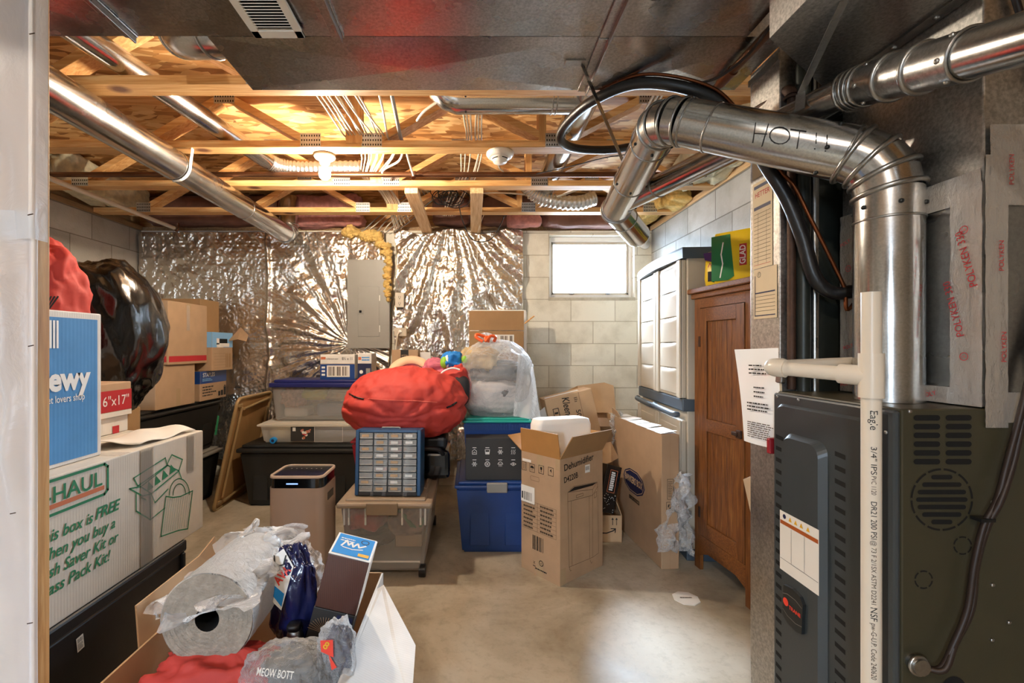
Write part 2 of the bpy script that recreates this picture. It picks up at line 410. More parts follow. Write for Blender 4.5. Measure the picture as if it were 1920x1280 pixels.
    def blob(s, c, rad, m, fn=None, p=2.6, pz=None, nu=72, nv=44, zmin=None, X=None):
        c = V(c); pz = pz or p; vs, fs = [], []
        sg = lambda t, e: math.copysign(abs(t) ** e, t)
        for j in range(nv + 1):
            ph = -PI / 2 + PI * j / nv
            for i in range(nu):
                th = 2 * PI * i / nu
                d = V((sg(math.cos(ph), 2 / pz) * sg(math.cos(th), 2 / p), sg(math.cos(ph), 2 / pz) * sg(math.sin(th), 2 / p), sg(math.sin(ph), 2 / pz)))
                k = fn(d) if fn else 1
                q = V((d.x * rad[0] * k, d.y * rad[1] * k, d.z * rad[2] * k)) + c
                if zmin is not None and q.z < zmin: q.z = zmin + (q.z - zmin) * .03
                vs.append(q)
        for j in range(nv):
            for i in range(nu):
                l = (i + 1) % nu; fs.append((j * nu + i, j * nu + l, (j + 1) * nu + l, (j + 1) * nu + i))
        return s.add(vs, fs, m, True, X)
    # printing on a face: F is frame(origin, right, up)
    def rect(s, F, x0, y0, x1, y1, m, d=.0012): return s.add([(x0, y0, d), (x1, y0, d), (x1, y1, d), (x0, y1, d)], [(0, 1, 2, 3)], m, False, F)
    def flat(s, F, pts, m, d=.0014): return s.add([(x, y, d) for x, y in pts], [tuple(range(len(pts)))], m, False, F)
    def stroke(s, F, pts, w, m, d=.0016, closed=False):
        pts = [V((x, y, 0)) for x, y in pts]; n = len(pts)
        for i in range(n if closed else n - 1):
            a, b = pts[i], pts[(i + 1) % n]; t = (b - a)
            if t.length < 1e-7: continue
            t.normalize(); q = V((-t.y, t.x, 0)) * w / 2; e = t * w * .4
            s.add([V((0, 0, d)) + p for p in (a - e - q, b + e - q, b + e + q, a - e + q)], [(0, 1, 2, 3)], m, False, F)
        return s
    def ring(s, F, cx, cy, r0, r1, m, d=.0016, a0=0, a1=2 * PI, n=24):
        vs = []
        for k in range(n + 1):
            a = a0 + (a1 - a0) * k / n; vs += [(cx + r0 * math.cos(a), cy + r0 * math.sin(a), d), (cx + r1 * math.cos(a), cy + r1 * math.sin(a), d)]
        return s.add(vs, [(2 * k, 2 * k + 1, 2 * k + 3, 2 * k + 2) for k in range(n)], m, False, F)
    def disc(s, F, cx, cy, r, m, d=.0016, ry=None, n=24): return s.flat(F, [(cx + r * math.cos(2 * PI * k / n), cy + (ry or r) * math.sin(2 * PI * k / n)) for k in range(n)], m, d)
    def text(s, F, x, y, t, size, m, bold=0, shear=0, rot=0, d=.0018, wid=None):
        vs, fs = text_mesh(t, bold, shear)
        xs = [v.x for v in vs]; k = 1.0
        if wid: k = wid / max(1e-6, (max(xs) - min(xs))) / size
        X = F @ Matrix.Translation((x, y, d)) @ Matrix.Rotation(rot, 4, 'Z') @ Matrix.Diagonal((size * k, size, 1, 1))
        return s.add(vs, fs, m, False, X)
    def lines(s, F, x0, y0, x1, y1, n, m, fill=.5, jag=.3, seed=1):
        rr = random.Random(seed); h = (y1 - y0) / n
        for i in range(n):
            y = y1 - (i + .5) * h; x = x0
            e = x1 - (x1 - x0) * rr.random() * jag
            while x < e:
                w_ = min(e - x, (x1 - x0) * (.05 + .16 * rr.random())); s.rect(F, x, y - h * fill / 2, x + w_ * .9, y + h * fill / 2, m); x += w_ + (x1 - x0) * .012
        return s
    def bars(s, F, x0, y0, x1, y1, n, m, seed=3):
        rr = random.Random(seed); st = (x1 - x0) / n
        for i in range(n):
            if rr.random() < .86: s.rect(F, x0 + i * st, y0, x0 + i * st + st * (.25 + .55 * rr.random()), y1, m, .0022)
        return s
    def build(s, name, parent=None, world=False, label=None, origin=None, kind=None):
        vs = s.v; loc = V((0, 0, 0))
        if parent is not None and world:
            I = WM[parent].inverted(); vs = [I @ p for p in vs]
        elif parent is None:
            if origin is None:
                xs, ys, zs = zip(*[(p.x, p.y, p.z) for p in vs])
                loc = V(((min(xs) + max(xs)) / 2, (min(ys) + max(ys)) / 2, min(zs)))
            else: loc = V(origin)
            vs = [p - loc for p in vs]
        me = bpy.data.meshes.new(name)
        me.from_pydata([tuple(p) for p in vs], [], s.f)
        for m in s.mats: me.materials.append(m)
        me.polygons.foreach_set('material_index', s.m); me.polygons.foreach_set('use_smooth', s.s)
        me.update()
        o = bpy.data.objects.new(name, me); C.objects.link(o); o.location = loc
        if parent is not None: o.parent = parent; WM[o] = WM[parent]
        else: WM[o] = Matrix.Translation(loc)
        if label: o['label'] = label
        if kind: o['kind'] = kind
        return o
def thing(name, label, cat, loc=(0, 0, 0), rotz=0, group=None, rot=None):
    o = bpy.data.objects.new(name, None); C.objects.link(o); o.empty_display_size = .05
    o.location = loc; e = Euler(rot or (0, 0, rotz)); o.rotation_euler = e
    o['label'] = label; o['category'] = cat
    if group: o['group'] = group
    WM[o] = Matrix.Translation(loc) @ e.to_matrix().to_4x4(); return o
def solo(mb, name, label, cat, group=None, kind=None):
    o = mb.build(name); o['label'] = label; o['category'] = cat
    if group: o['group'] = group
    if kind: o['kind'] = kind
    return o
def struct(mb, name): return mb.build(name, origin=(0, 0, 0), kind='structure')
def fbm(p, s, n=3):
    t, a = 0, 1.0; p = V(p) * s
    for _ in range(n): t += a * noise.noise(p); p = p * 2.03; a *= .5
    return t
def ridged(p, s, n=3):
    t, a = 0, 1.0; p = V(p) * s
    for _ in range(n): t += a * (1 - abs(noise.noise(p)) * 2); p = p * 2.1 + V((3.1, 1.7, .3)); a *= .5
    return t
def faces(w_, d_, h_):
    a, b = w_ / 2, d_ / 2
    return dict(front=frame((-a, -b, 0), (1, 0, 0), (0, 0, 1)), right=frame((a, -b, 0), (0, 1, 0), (0, 0, 1)), back=frame((a, b, 0), (-1, 0, 0), (0, 0, 1)),
                left=frame((-a, b, 0), (0, -1, 0), (0, 0, 1)), top=frame((-a, -b, h_), (1, 0, 0), (0, 1, 0)))
def carton(name, label, loc, w_, d_, h_, m, rotz=0, rot=None, tape='tape', group=None, seam=0, cat='box'):
    """closed corrugated box, base centre at loc; seam 0 = top seam along x, 1 = along y"""
    t = thing(name, label, cat, loc, rotz, group, rot)
    mb = MB().box((-w_ / 2, -d_ / 2, 0), (w_ / 2, d_ / 2, h_), m, .004)
    F = faces(w_, d_, h_)
    if seam == 0: mb.rect(F['top'], .004, d_ / 2 - .001, w_ - .004, d_ / 2 + .001, 'ink_soft', .0006)
    else: mb.rect(F['top'], w_ / 2 - .001, .004, w_ / 2 + .001, d_ - .004, 'ink_soft', .0006)
    mb.build('body', t)
    if tape:
        tp = MB(); k = .024
        if seam == 0:
            tp.rect(F['top'], 0, d_ / 2 - k, w_, d_ / 2 + k, tape, .001)
            for s_ in ('left', 'right'): tp.rect(F[s_], d_ / 2 - k, h_ - .06, d_ / 2 + k, h_, tape, .001)
        else:
            tp.rect(F['top'], w_ / 2 - k, 0, w_ / 2 + k, d_, tape, .001)
            for s_ in ('front', 'back'): tp.rect(F[s_], w_ / 2 - k, h_ - .06, w_ / 2 + k, h_, tape, .001)
        tp.build('packing_tape', t)
    return t, F
def cable(name, label, pts, r, m, cat='cable', group=None, seg=8, sub=6):
    return solo(MB().tube(smooth_path(pts, sub), r, m, seg), name, label, cat, group)
# ================================================================ SETTING
YB = 4.265      # inner face of the back wall
XL, XR = -3.04, 1.65
ZT = 2.337      # top of the block walls
struct(MB().box((-3.3, -3.1, -.1), (3.0, 4.6, 0), 'concrete'), 'floor')
struct(MB().box((-3.3, -3.1, 2.655), (3.0, 4.6, 2.68), 'osb'), 'ceiling')
WX0, WX1, WZ0, WZ1 = .71, 1.495, 1.725, 2.295
b = MB()
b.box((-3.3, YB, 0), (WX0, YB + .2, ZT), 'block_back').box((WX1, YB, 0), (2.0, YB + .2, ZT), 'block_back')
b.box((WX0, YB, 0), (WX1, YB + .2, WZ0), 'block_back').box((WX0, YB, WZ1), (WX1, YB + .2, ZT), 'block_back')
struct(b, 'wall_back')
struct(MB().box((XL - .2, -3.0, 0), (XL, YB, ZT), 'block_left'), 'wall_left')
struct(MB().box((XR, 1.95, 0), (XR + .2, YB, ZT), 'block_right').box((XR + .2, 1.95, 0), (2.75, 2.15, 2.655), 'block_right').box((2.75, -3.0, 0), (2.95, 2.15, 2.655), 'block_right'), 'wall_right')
b = MB()
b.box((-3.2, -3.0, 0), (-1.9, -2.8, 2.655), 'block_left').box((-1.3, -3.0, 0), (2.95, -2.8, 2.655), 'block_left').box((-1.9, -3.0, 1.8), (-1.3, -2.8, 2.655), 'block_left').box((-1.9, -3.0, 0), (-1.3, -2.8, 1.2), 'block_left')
struct(b, 'wall_behind')
# sill plates and rim boards on the walls
struct(MB().box((XL - .15, YB + .02, ZT), (XR + .2, YB + .16, ZT + .038), 'sill').box((XL - .15, YB + .12, ZT + .038), (XR + .2, YB + .16, 2.655), 'pine'), 'trim_1')
struct(MB().box((XL - .14, -2.8, ZT), (XL + .012, YB, ZT + .04), 'sill').box((XL - .14, -3.0, ZT + .04), (XL - .1, YB + .16, 2.655), 'pine_y'), 'trim_2')
struct(MB().box((XR - .012, 1.95, ZT), (XR + .14, YB, ZT + .04), 'pine_y').box((XR + .1, 1.95, ZT + .04), (XR + .14, YB + .16, 2.655), 'pine_y'), 'trim_3')
# window
wf = MB(); y0, y1 = YB + .07, YB + .12
fw = .03
wf.box((WX0, y0, WZ0), (WX0 + fw, y1, WZ1), 'white', .004).box((WX1 - fw, y0, WZ0), (WX1, y1, WZ1), 'white', .004)
wf.box((WX0 + fw, y0, WZ0), (WX1 - fw, y1, WZ0 + fw), 'white', .004).box((WX0 + fw, y0, WZ1 - .045), (WX1 - fw, y1, WZ1), 'white', .004)
win = struct(wf, 'window_1')
sh = MB()
a0, a1, c0, c1 = WX0 + fw, WX1 - fw, WZ0 + fw, WZ1 - .045
sh.box((a0, y0 + .012, c0), (a0 + .022, y1 - .008, c1), 'beige_plastic', .003).box((a1 - .022, y0 + .012, c0), (a1, y1 - .008, c1), 'beige_plastic', .003)
sh.box((a0, y0 + .012, c0), (a1, y1 - .008, c0 + .022), 'beige_plastic', .003).box((a0, y0 + .012, c1 - .022), (a1, y1 - .008, c1), 'beige_plastic', .003)
sh.build('sash', win, world=True)
MB().box((a0 + .02, y0 + .03, c0 + .02), (a1 - .02, y0 + .034, c1 - .02), 'glass').build('glass_pane', win, world=True)
lt = MB()
for x in (.93, 1.27): lt.box((x - .02, y0 + .0, c0 + .002), (x + .02, y0 + .014, c0 + .016), 'steel', .003)
lt.build('latch', win, world=True)
struct(MB().box((WX0 - .01, YB - .004, WZ0 - .03), (WX1 + .01, YB + .07, WZ0), 'concrete', .006), 'window_1_sill')

# ---------------------------------------------------------------- floor trusses
TZ = 2.345
TB = [-3.0, -2.62, -1.77, -.89, -.52, .45, 1.42]
def truss(label, y):
    t = thing('floor_truss', label, 'truss', (0, y, TZ), 0, 'floor trusses of the ceiling')
    MB().box((XL + .02, 0, 0), (XR - .02, .089, .038), 'pine', .002).build('bottom_chord', t)
    MB().box((XL + .02, 0, .272), (XR - .02, .089, .31), 'pine', .002).build('top_chord', t)
    def web(x0, z0, x1, z1):
        d = V((x1 - x0, 0, z1 - z0)); L = d.length; d.normalize(); up = V((-d.z, 0, d.x))
        X = Matrix(((d.x, 0, up.x, x0), (0, 1, 0, 0), (d.z, 0, up.z, z0), (0, 0, 0, 1)))
        MB().box((0, .001, -.019), (L, .088, .019), 'pine', .002, X).build('web', t)
    lo, hi = .045, .265
    for x0, x1 in ((-2.60, -2.22), (-1.75, -1.37), (-.50, -.11), (.48, .92)): web(x0, lo, x1, hi)
    for x0, x1 in ((-2.16, -1.80), (-1.30, -.91), (-.05, .42), (.99, 1.40)): web(x0, hi, x1, lo)
    MB().box((-.68, -.004, .02), (-.59, .034, .29), 'pine_z', .002).build('post', t)
    MB().box((.36, .0, .038), (.40, .089, .272), 'pine_z', .002).build('post', t)
    for x, z in ((-2.62, .03), (-1.77, .03), (-.87, .03), (-.54, .03), (.45, .03), (1.42, .03), (-2.19, .265), (-1.335, .265), (-.08, .265), (.955, .265)):
        p = MB().box((x - .055, -.0025, z - .03), (x + .055, -.0005, z + .045), 'plate')
        F = frame((x - .055, -.0025, z - .03), (1, 0, 0), (0, 0, 1))
        for i in range(8):
            for j in range(3): p.rect(F, .006 + i * .0135, .008 + j * .024, .012 + i * .0135, .018 + j * .024, 'hole', .0006)
        p.build('nail_plate', t)
    return t
truss('pine floor truss nearest the metal ducts, first of the four in view', 1.90)
truss('pine floor truss with the smoke detector and lamp under its bottom chord', 2.50)
truss('pine floor truss just beyond the dark copper pipe that runs across', 3.10)
truss('pine floor truss closest to the foil-covered wall', 3.70)
# two flat boards nailed under the last trusses
solo(MB().box((-.455, 3.13, 2.305), (-.366, 4.24, 2.343), 'pine_y', .002), 'ceiling_board', 'pale pine board running back to the foil, beside the black wire tangle on its left side', 'board', 'boards under the last trusses')
solo(MB().box((-.012, 3.13, 2.305), (.077, 4.24, 2.343), 'pine_y', .002), 'ceiling_board', 'pale pine board running back above the middle of the right foil blanket', 'board', 'boards under the last trusses')

# ---------------------------------------------------------------- insulation
def batt(lo, hi, m, label, seed, amp=.22, sc=6):
    lo, hi = V(lo), V(hi); c = (lo + hi) / 2; r = (hi - lo) / 2
    f = lambda d: 1 + amp * fbm(V((d.x * r.x, d.y * r.y, d.z * r.z)) + V((seed, 0, seed)), sc, 4)
    return solo(MB().blob(c, r, m, f, 6, nu=80, nv=40), 'insulation_batt', label, 'insulation')
batt((-2.95, 4.12, 2.37), (-1.75, 4.30, 2.62), 'kraft_face', 'brownish red faced insulation stuffed above the left foil blanket', 1, .12)
batt((-1.72, 4.12, 2.36), (-1.0, 4.30, 2.62), 'pink_wool', 'pink insulation batt above the wall between pipe elbow and panel', 2, .2)
batt((-.36, 4.14, 2.37), (-.02, 4.30, 2.62), 'kraft_face', 'dark faced insulation between the two pale ceiling boards', 3, .12)
batt((.09, 4.14, 2.37), (.62, 4.30, 2.62), 'kraft_face', 'mauve faced insulation above the right foil blanket', 4, .12)
batt((.30, 4.02, 2.325), (.58, 4.16, 2.45), 'pink_wool', 'pink fluffy tuft hanging out above the right foil blanket', 5, .35)
batt((.64, 4.13, 2.35), (1.58, 4.29, 2.62), 'kraft_face', 'greyish faced insulation above the basement window', 6, .12)
batt((-2.99, 2.25, 2.39), (-2.80, 3.05, 2.63), 'pale_wool', 'pale yellow insulation on the left wall top, nearer batt', 7, .2)
batt((-2.99, 3.2, 2.39), (-2.78, 4.05, 2.63), 'pale_wool', 'pale yellow insulation on the left wall top, in the far corner', 8, .2)
batt((1.46, 2.62, 2.37), (1.64, 3.35, 2.63), 'pale_wool', 'cream insulation bulging on the right wall top behind the flue pipes', 9, .35)
batt((1.46, 3.45, 2.37), (1.64, 4.2, 2.63), 'yellow_wool', 'yellowish insulation on the right wall top in the far corner', 10, .35)

# ---------------------------------------------------------------- foil blankets on the back wall
def blanket_left(u, v):
    x = -3.02 + u * 2.27; z = .25 + v * 2.06
    top = .0
    if u > .93: x -= (v - .55) * .10 * (u - .93) / .07 if v > .55 else 0
    p = V((x, z, 0)); n = fbm(p, 2.2, 4)
    cx, cz = -1.10, 1.30
    dx, dz = x - cx, z - cz; r = math.hypot(dx, dz); th = math.atan2(dz, dx)
    fan = math.sin(th * 26 + 3 * n + 1.3 * math.sin(r * 4)) * .008 * math.exp(-((r - .5) / .5) ** 2)
    fan2 = math.sin(th * 11 + 2 * n) * .010 * math.exp(-((r - .7) / .5) ** 2)
    ve = math.sin(x * 22 + 5 * n + z * 2.5) * .007 * max(0, 1 - v) * (1 if x < -1.2 else .4)
    seam = .022 * math.exp(-((x + 1.84 + .01 * math.sin(z * 9)) / .018) ** 2)
    k = math.exp(-((r - .5) / .6) ** 2)
    wr = .007 * (1 - k) * ridged(V((x * 1.3, z * .8, 3)), 9, 4) + .006 * k * ridged(V((th * 2.2, r * .5, 3)), 5, 3) + .003 * ridged(V((x, z, 5)), 26, 2) + .016 * n
    return (x, YB - .055 - fan - fan2 - ve - seam - wr, z)
solo(MB().sheet(blanket_left, 430, 380, 'foil', .006), 'foil_blanket', 'wide silver foil insulation blanket left of the grey electrical panel', 'insulation blanket')
def blanket_right(u, v):
    z = .25 + v * 2.09; x = -.70 + u * 1.16
    if v > .86: z -= (.05 * math.sin(u * 7) ** 2) * (v - .86) / .14
    x += .02 * math.sin(z * 7) * (1 if u < .1 else 0)
    p = V((x, z, 7)); n = fbm(p, 2.4, 4)
    g = (1 - v) ** .5
    cx, cz = -.18, 2.55
    th = math.atan2(x - cx, cz - z); r = math.hypot(x - cx, cz - z)
    fo = math.sin(th * 34 + 3 * n) * .013 * min(1, r * .9) + math.sin(th * 15 + 2 * n + 1) * .014 * min(1, r)
    wr = .006 * ridged(V((th * 3, r * .6, 9)), 4, 3) * min(1, r) + .004 * ridged(V((x * 1.6, z * .8, 9)), 14, 3) + .0025 * ridged(V((x, z, 5)), 30, 2) + .015 * n
    return (x, YB - .06 - fo - wr, z)
solo(MB().sheet(blanket_right, 250, 400, 'foil', .006), 'foil_blanket', 'bright gathered foil insulation blanket between electrical panel and block wall', 'insulation blanket')
# torn yellow wool between the two blankets
b = MB(); ry = random.Random(3)
pth = smooth_path([(-1.14, 4.17, 2.30), (-1.0, 4.16, 2.275), (-.88, 4.155, 2.25), (-.80, 4.155, 2.19), (-.76, 4.155, 2.10), (-.735, 4.155, 1.98), (-.75, 4.155, 1.84), (-.76, 4.16, 1.70)], 5)
for i, p in enumerate(pth):
    r = ry.uniform(.016, .042) * (1.15 if i < 16 else .8)
    b.blob(p + V((ry.uniform(-.02, .02), 0, ry.uniform(-.025, .025))), (r * ry.uniform(.8, 1.5), .035, r * ry.uniform(.7, 1.3)), 'yellow_wool', lambda d, i=i: 1 + .45 * fbm(d + V((i, 1, 2)), 2.6, 4), 2.2, nu=30, nv=20)
solo(b, 'insulation_wool', 'torn yellow insulation wool bulging around the electrical panel top', 'insulation')

# ---------------------------------------------------------------- electrical panel and outlet boxes
t = thing('breaker_box', 'tall grey electrical breaker panel on the foil-covered wall', 'electrical panel', (-.928, YB - .10, 1.262))
MB().box((-.185, -.0, 0), (.185, .098, .785), 'grey_paint', .004).build('cabinet', t)
MB().box((-.19, -.008, -.005), (.19, 0, .79), 'grey_paint', .003).build('cover', t)
d = MB().box((-.093, -.014, .10), (.098, -.008, .545), 'grey_paint', .003).box((.098, -.0125, .14), (.104, -.008, .20), 'white', .001).box((.098, -.0125, .42), (.104, -.008, .47), 'white', .001)
dd = d.build('door', t)
MB().box((-.098, -.02, .302), (-.04, -.014, .346), 'grey_paint', .002).box((-.08, -.024, .312), (-.058, -.02, .334), 'gloss_black', .002).build('latch', dd)
s = MB()
for x in (-.18, .18):
    for z in (.01, .395, .775): s.blob((x, -.009, z), (.005, .003, .005), 'steel', nu=10, nv=6)
s.build('screw', t)
t = thing('outlet_box', 'grey receptacle box right of the electrical panel, upper one', 'outlet', (-.645, YB - .13, 1.625))
MB().box((-.037, 0, 0), (.037, .07, .125), 'grey_paint', .004).build('box', t)
p = MB().box((-.039, -.005, -.002), (.039, 0, .127), 'beige_plastic', .003); F = frame((-.039, -.005, -.002), (1, 0, 0), (0, 0, 1))
for z in (.035, .09):
    p.rect(F, .03, z - .008, .033, z + .008, 'hole').rect(F, .045, z - .008, .048, z + .008, 'hole').disc(F, .039, z - .015, .004, 'hole')
p.build('cover_plate', t)
t = thing('junction_box', 'cream junction box with a white cable, below the receptacle box', 'junction box', (-.64, YB - .13, 1.365))
MB().box((-.055, 0, 0), (.055, .07, .075), 'beige_plastic', .004).build('box', t)
MB().cyl((-.0, -.012, .04), (0, 0, .04), .014, 'white', 16).build('cord_plug', t)
cable('power_cord', 'short white cord hanging from the cream junction box', [(-.64, YB - .145, 1.405), (-.66, YB - .155, 1.37), (-.675, YB - .15, 1.25), (-.665, YB - .15, 1.12)], .006, 'white_cable', 'cord')
# ---------------------------------------------------------------- lamp and detector
def lamp(loc, label, m, grp=None):
    t = thing('lamp_holder', label, 'lamp', loc)
    MB().lathe([(0, 0), (.058, 0), (.06, -.012), (.05, -.022), (.03, -.026), (.026, -.05), (.022, -.052), (0, -.052)], 'porcelain').build('base', t)
    MB().lathe([(.0, -.05), (.013, -.052), (.015, -.07), (.029, -.092), (.032, -.108), (.027, -.126), (.014, -.137), (0, -.14)], m, seg=24).build('bulb', t)
    return t
lamp((-.825, 2.60, TZ), 'bare lit bulb in a white porcelain holder under the truss', 'bulb')
lamp((-.4, -.8, 2.655), 'bare lit bulb on the ceiling behind the camera', 'bulb_back')
t = thing('smoke_detector', 'round white smoke detector under the truss', 'smoke detector', (.155, 2.57, TZ))
MB().lathe([(0, 0), (.075, 0), (.076, -.012), (.066, -.026), (.058, -.03), (0, -.03)], 'porcelain').build('base', t)
MB().lathe([(.052, -.03), (.05, -.036), (.04, -.038), (.04, -.046), (.036, -.056), (0, -.06)], 'porcelain').build('sensor_cap', t)
g = MB()
for k in range(4):
    a0 = k * PI / 2 + .2; pr = []
    for i in range(7):
        a = a0 + i * .17; pr.append((.0505 * math.cos(a), .0505 * math.sin(a)))
    g.add([(x, y, -.032) for x, y in pr] + [(x * .82, y * .82, -.0405) for x, y in pr], [(i, i + 1, i + 8, i + 7) for i in range(6)], 'hole')
g.build('vent_slot', t)
t = thing('vent_cover', 'small round white cap on the wall beside the window', 'cap', (1.585, YB, 2.215), rot=(PI / 2, 0, 0))
MB().lathe([(0, .02), (.02, .02), (.024, .016), (.045, .012), (.05, 0), (0, 0)], 'white').build('cap', t)
# ================================================================ DUCTS AND PIPES
def collar(mb, p, d, r, m, w_=.004, seg=28):
    p, d = V(p), V(d).normalized(); a = d.orthogonal().normalized(); b_ = d.cross(a)
    return mb.tube([p + (a * math.cos(2 * PI * k / seg) + b_ * math.sin(2 * PI * k / seg)) * r for k in range(seg)], w_, m, 8, False, None, True)
def bar(mb, p0, p1, w_, t_, m, nrm=(0, -1, 0)):
    p0, p1 = V(p0), V(p1); d = p1 - p0; L = d.length; d.normalize(); n = V(nrm); n = (n - d * n.dot(d)).normalized(); s_ = d.cross(n)
    X = Matrix(((d.x, s_.x, n.x, p0.x), (d.y, s_.y, n.y, p0.y), (d.z, s_.z, n.z, p0.z), (0, 0, 0, 1)))
    return mb.box((0, -w_ / 2, -t_ / 2), (L, w_ / 2, t_ / 2), m, 0, X)
def arc(p0, c, p1, rad, n=5):
    """polyline through corner c, rounded with n gores"""
    p0, c, p1 = V(p0), V(c), V(p1); a = (p0 - c).normalized(); b_ = (p1 - c).normalized()
    half = math.acos(max(-1, min(1, a.dot(b_)))) / 2; dist = rad / math.tan(half)
    q0, q1 = c + a * dist, c + b_ * dist; ctr = c + (a + b_).normalized() * (rad / math.sin(half))
    e0 = (q0 - ctr); e1 = (q1 - ctr); tot = e0.angle(e1); out = []
    for i in range(n + 1):
        k = i / n; out.append(ctr + (e0 * math.sin((1 - k) * tot) + e1 * math.sin(k * tot)) / math.sin(tot))
    return out
DZ = 2.13       # underside of the trunk ducts
def trunk(name, label, x0, x1, ya, yb, seams, m='galv'):
    t = thing(name, label, 'duct', ((x0 + x1) / 2, (ya + yb) / 2, DZ))
    xs = [x0] + seams + [x1]
    for i in range(len(xs) - 1):
        a, b_ = xs[i] + .001, xs[i + 1] - .001; c = ((a + b_) / 2, (ya + yb) / 2, DZ - .011)
        lo = [(a, ya, DZ), (b_, ya, DZ), (b_, yb, DZ), (a, yb, DZ)]; hi = [(p[0], p[1], 2.338) for p in lo]
        mb = MB().add(lo + hi + [c], [(1, 0, 8), (2, 1, 8), (3, 2, 8), (0, 3, 8), (4, 5, 6, 7), (0, 1, 5, 4), (1, 2, 6, 5), (2, 3, 7, 6), (3, 0, 4, 7)], m)
        mb.build('duct_section', t, True)
    for x in seams: MB().box((x - .018, ya, DZ - .007), (x + .018, yb - .002, DZ - .001), 'galv', .002).box((x + .008, ya, DZ - .022), (x + .013, yb - .002, DZ - .005), 'steel', .001).build('drive_cleat', t, True)
    return t
t = trunk('return_duct', 'nearest galvanized trunk duct overhead, the one with the white register', -2.2, .765, .35, 1.285, [-.94, -.37, .37])
r = MB(); RX0, RX1, RY0, RY1 = -.592, -.455, .95, 1.268
r.box((RX0, RY0, DZ - .018), (RX0 + .022, RY1, DZ - .010), 'porcelain', .002).box((RX1 - .022, RY0, DZ - .018), (RX1, RY1, DZ - .010), 'porcelain', .002)
r.box((RX0, RY1 - .03, DZ - .018), (RX1, RY1, DZ - .010), 'porcelain', .002).box((RX0, RY0, DZ - .018), (RX1, RY0 + .03, DZ - .010), 'porcelain', .002)
k = RY0 + .036
while k < RY1 - .034:
    X = Matrix.Translation((0, k, DZ - .014)) @ Matrix.Rotation(.6, 4, 'X')
    r.box((RX0 + .02, -.006, -.001), (RX1 - .02, .006, .001), 'porcelain', 0, X); k += .0105
r.rect(frame((RX0 + .02, RY1 - .03, DZ - .0105), (1, 0, 0), (0, -1, 0)), 0, 0, .097, .258, 'hole', .0)
r.build('register_grille', t, True)
trunk('supply_duct', 'second galvanized trunk duct, right behind the one with the register', -.735, .88, 1.287, 1.555, [.37])
# flange strips on the near duct's hangers
solo(bar(MB(), (-.735, 1.30, DZ - .004), (-.735, 1.555, DZ - .004), .012, .012, 'steel'), 'end_cleat', 'folded metal cleat on the left end of the second trunk duct', 'cleat')
# take-off from the plenum
t = thing('duct_transition', 'tapered metal duct transition hanging in front of the plenum top', 'duct', (.85, .9, 1.985))
pg = [(.69, .40), (1.008, .40), (1.008, 1.27), (.965, 1.275), (.69, 1.076)]
MB().poly([(x, y, 1.985) for x, y in reversed(pg)], 'galv_dull', .14).build('body', t, True)
st = MB(); bar(st, (1.0, .45, 1.982), (1.0, 1.27, 1.982), .03, .006, 'steel', (0, 0, 1))
for y in (.6, .7, .8, .9, 1.0, 1.1, 1.2): st.blob((1.0, y, 1.978), (.006, .006, .004), 'steel', nu=10, nv=6)
st.build('slip_joint', t, True)
# plenum
t = thing('plenum', 'tall galvanized plenum with foil-taped coil case above the furnace', 'plenum', (1.25, 1.1, 1.15))
PX0, PX1, PY0, PY1 = 1.018, 1.50, .923, 1.276
MB().box((PX0, PY0, 1.60), (PX1, PY1, 2.655), 'galv_dull', .003).build('plenum_box', t, True)
MB().box((PX0 - .002, PY0 - .002, 1.15), (PX1, PY1 + .002, 1.60), 'steel', .003).build('coil_case', t, True)
tp = MB(); Fx = frame((PX0 - .002, PY1, 1.15), (0, -1, 0), (0, 0, 1)); W_ = PY1 - PY0
def ftape(a, b_, c, d_):
    def fn(u, v):
        y, z = a + (c - a) * u, b_ + (d_ - b_) * v
        return Fx @ V((y, z, .002 + .0016 * (1 + fbm((y, z, 1), 45, 3))))
    tp.sheet(fn, 24, 24, 'foil_tape')
ftape(-.0, .0, W_, .035); ftape(0, .415, W_, .475); ftape(W_ - .06, .0, W_ + .002, .45); ftape(0, 0, .045, .45); ftape(0, .35, .07, .46)
Fy = frame((PX0 - .003, PY0 - .002, 1.15), (1, 0, 0), (0, 0, 1))
def ftape2(a, b_, c, d_):
    def fn(u, v):
        y, z = a + (c - a) * u, b_ + (d_ - b_) * v
        return Fy @ V((y, z, .002 + .0016 * (1 + fbm((y, z, 5), 45, 3))))
    tp.sheet(fn, 20, 24, 'foil_tape')
ftape2(0, -.04, .045, .5); ftape2(0, -.03, .30, .03); ftape2(.01, .40, .08, .56)
tp.build('foil_tape', t, True)
for z, y in ((.20, W_ - .05), (.30, W_ - .025)):
    pr = MB(); pr.text(Fx, y, z, 'POLYKEN 330', .022, 'red_ink', 0, 0, PI / 2 + .25, .006, .12); pr.build('tape_lettering', t, True)
for z, y in ((.1, W_ - .03), (.36, W_ - .03), (.33, .03), (.05, .2), (.43, .12)):
    pr = MB(); pr.ring(Fx, y, z, .007, .0085, 'red_ink', .006).text(Fx, y, z, 'UL', .008, 'red_ink', d=.006); pr.build('tape_lettering', t, True)
for y, z in ((.02, .02), (.25, .015), (.03, .12), (.02, .4)):
    pr = MB(); pr.text(Fx, y, z, 'POLY', .014, 'red_ink', 0, 0, .3, .006); pr.build('tape_lettering', t, True)
for y, z in ((.03, .3), (.035, .12), (.05, .47), (.12, .01)):
    pr = MB(); pr.text(Fy, y, z, 'POLYKEN', .014, 'red_ink', 0, 0, PI / 2, .006); pr.build('tape_lettering', t, True)
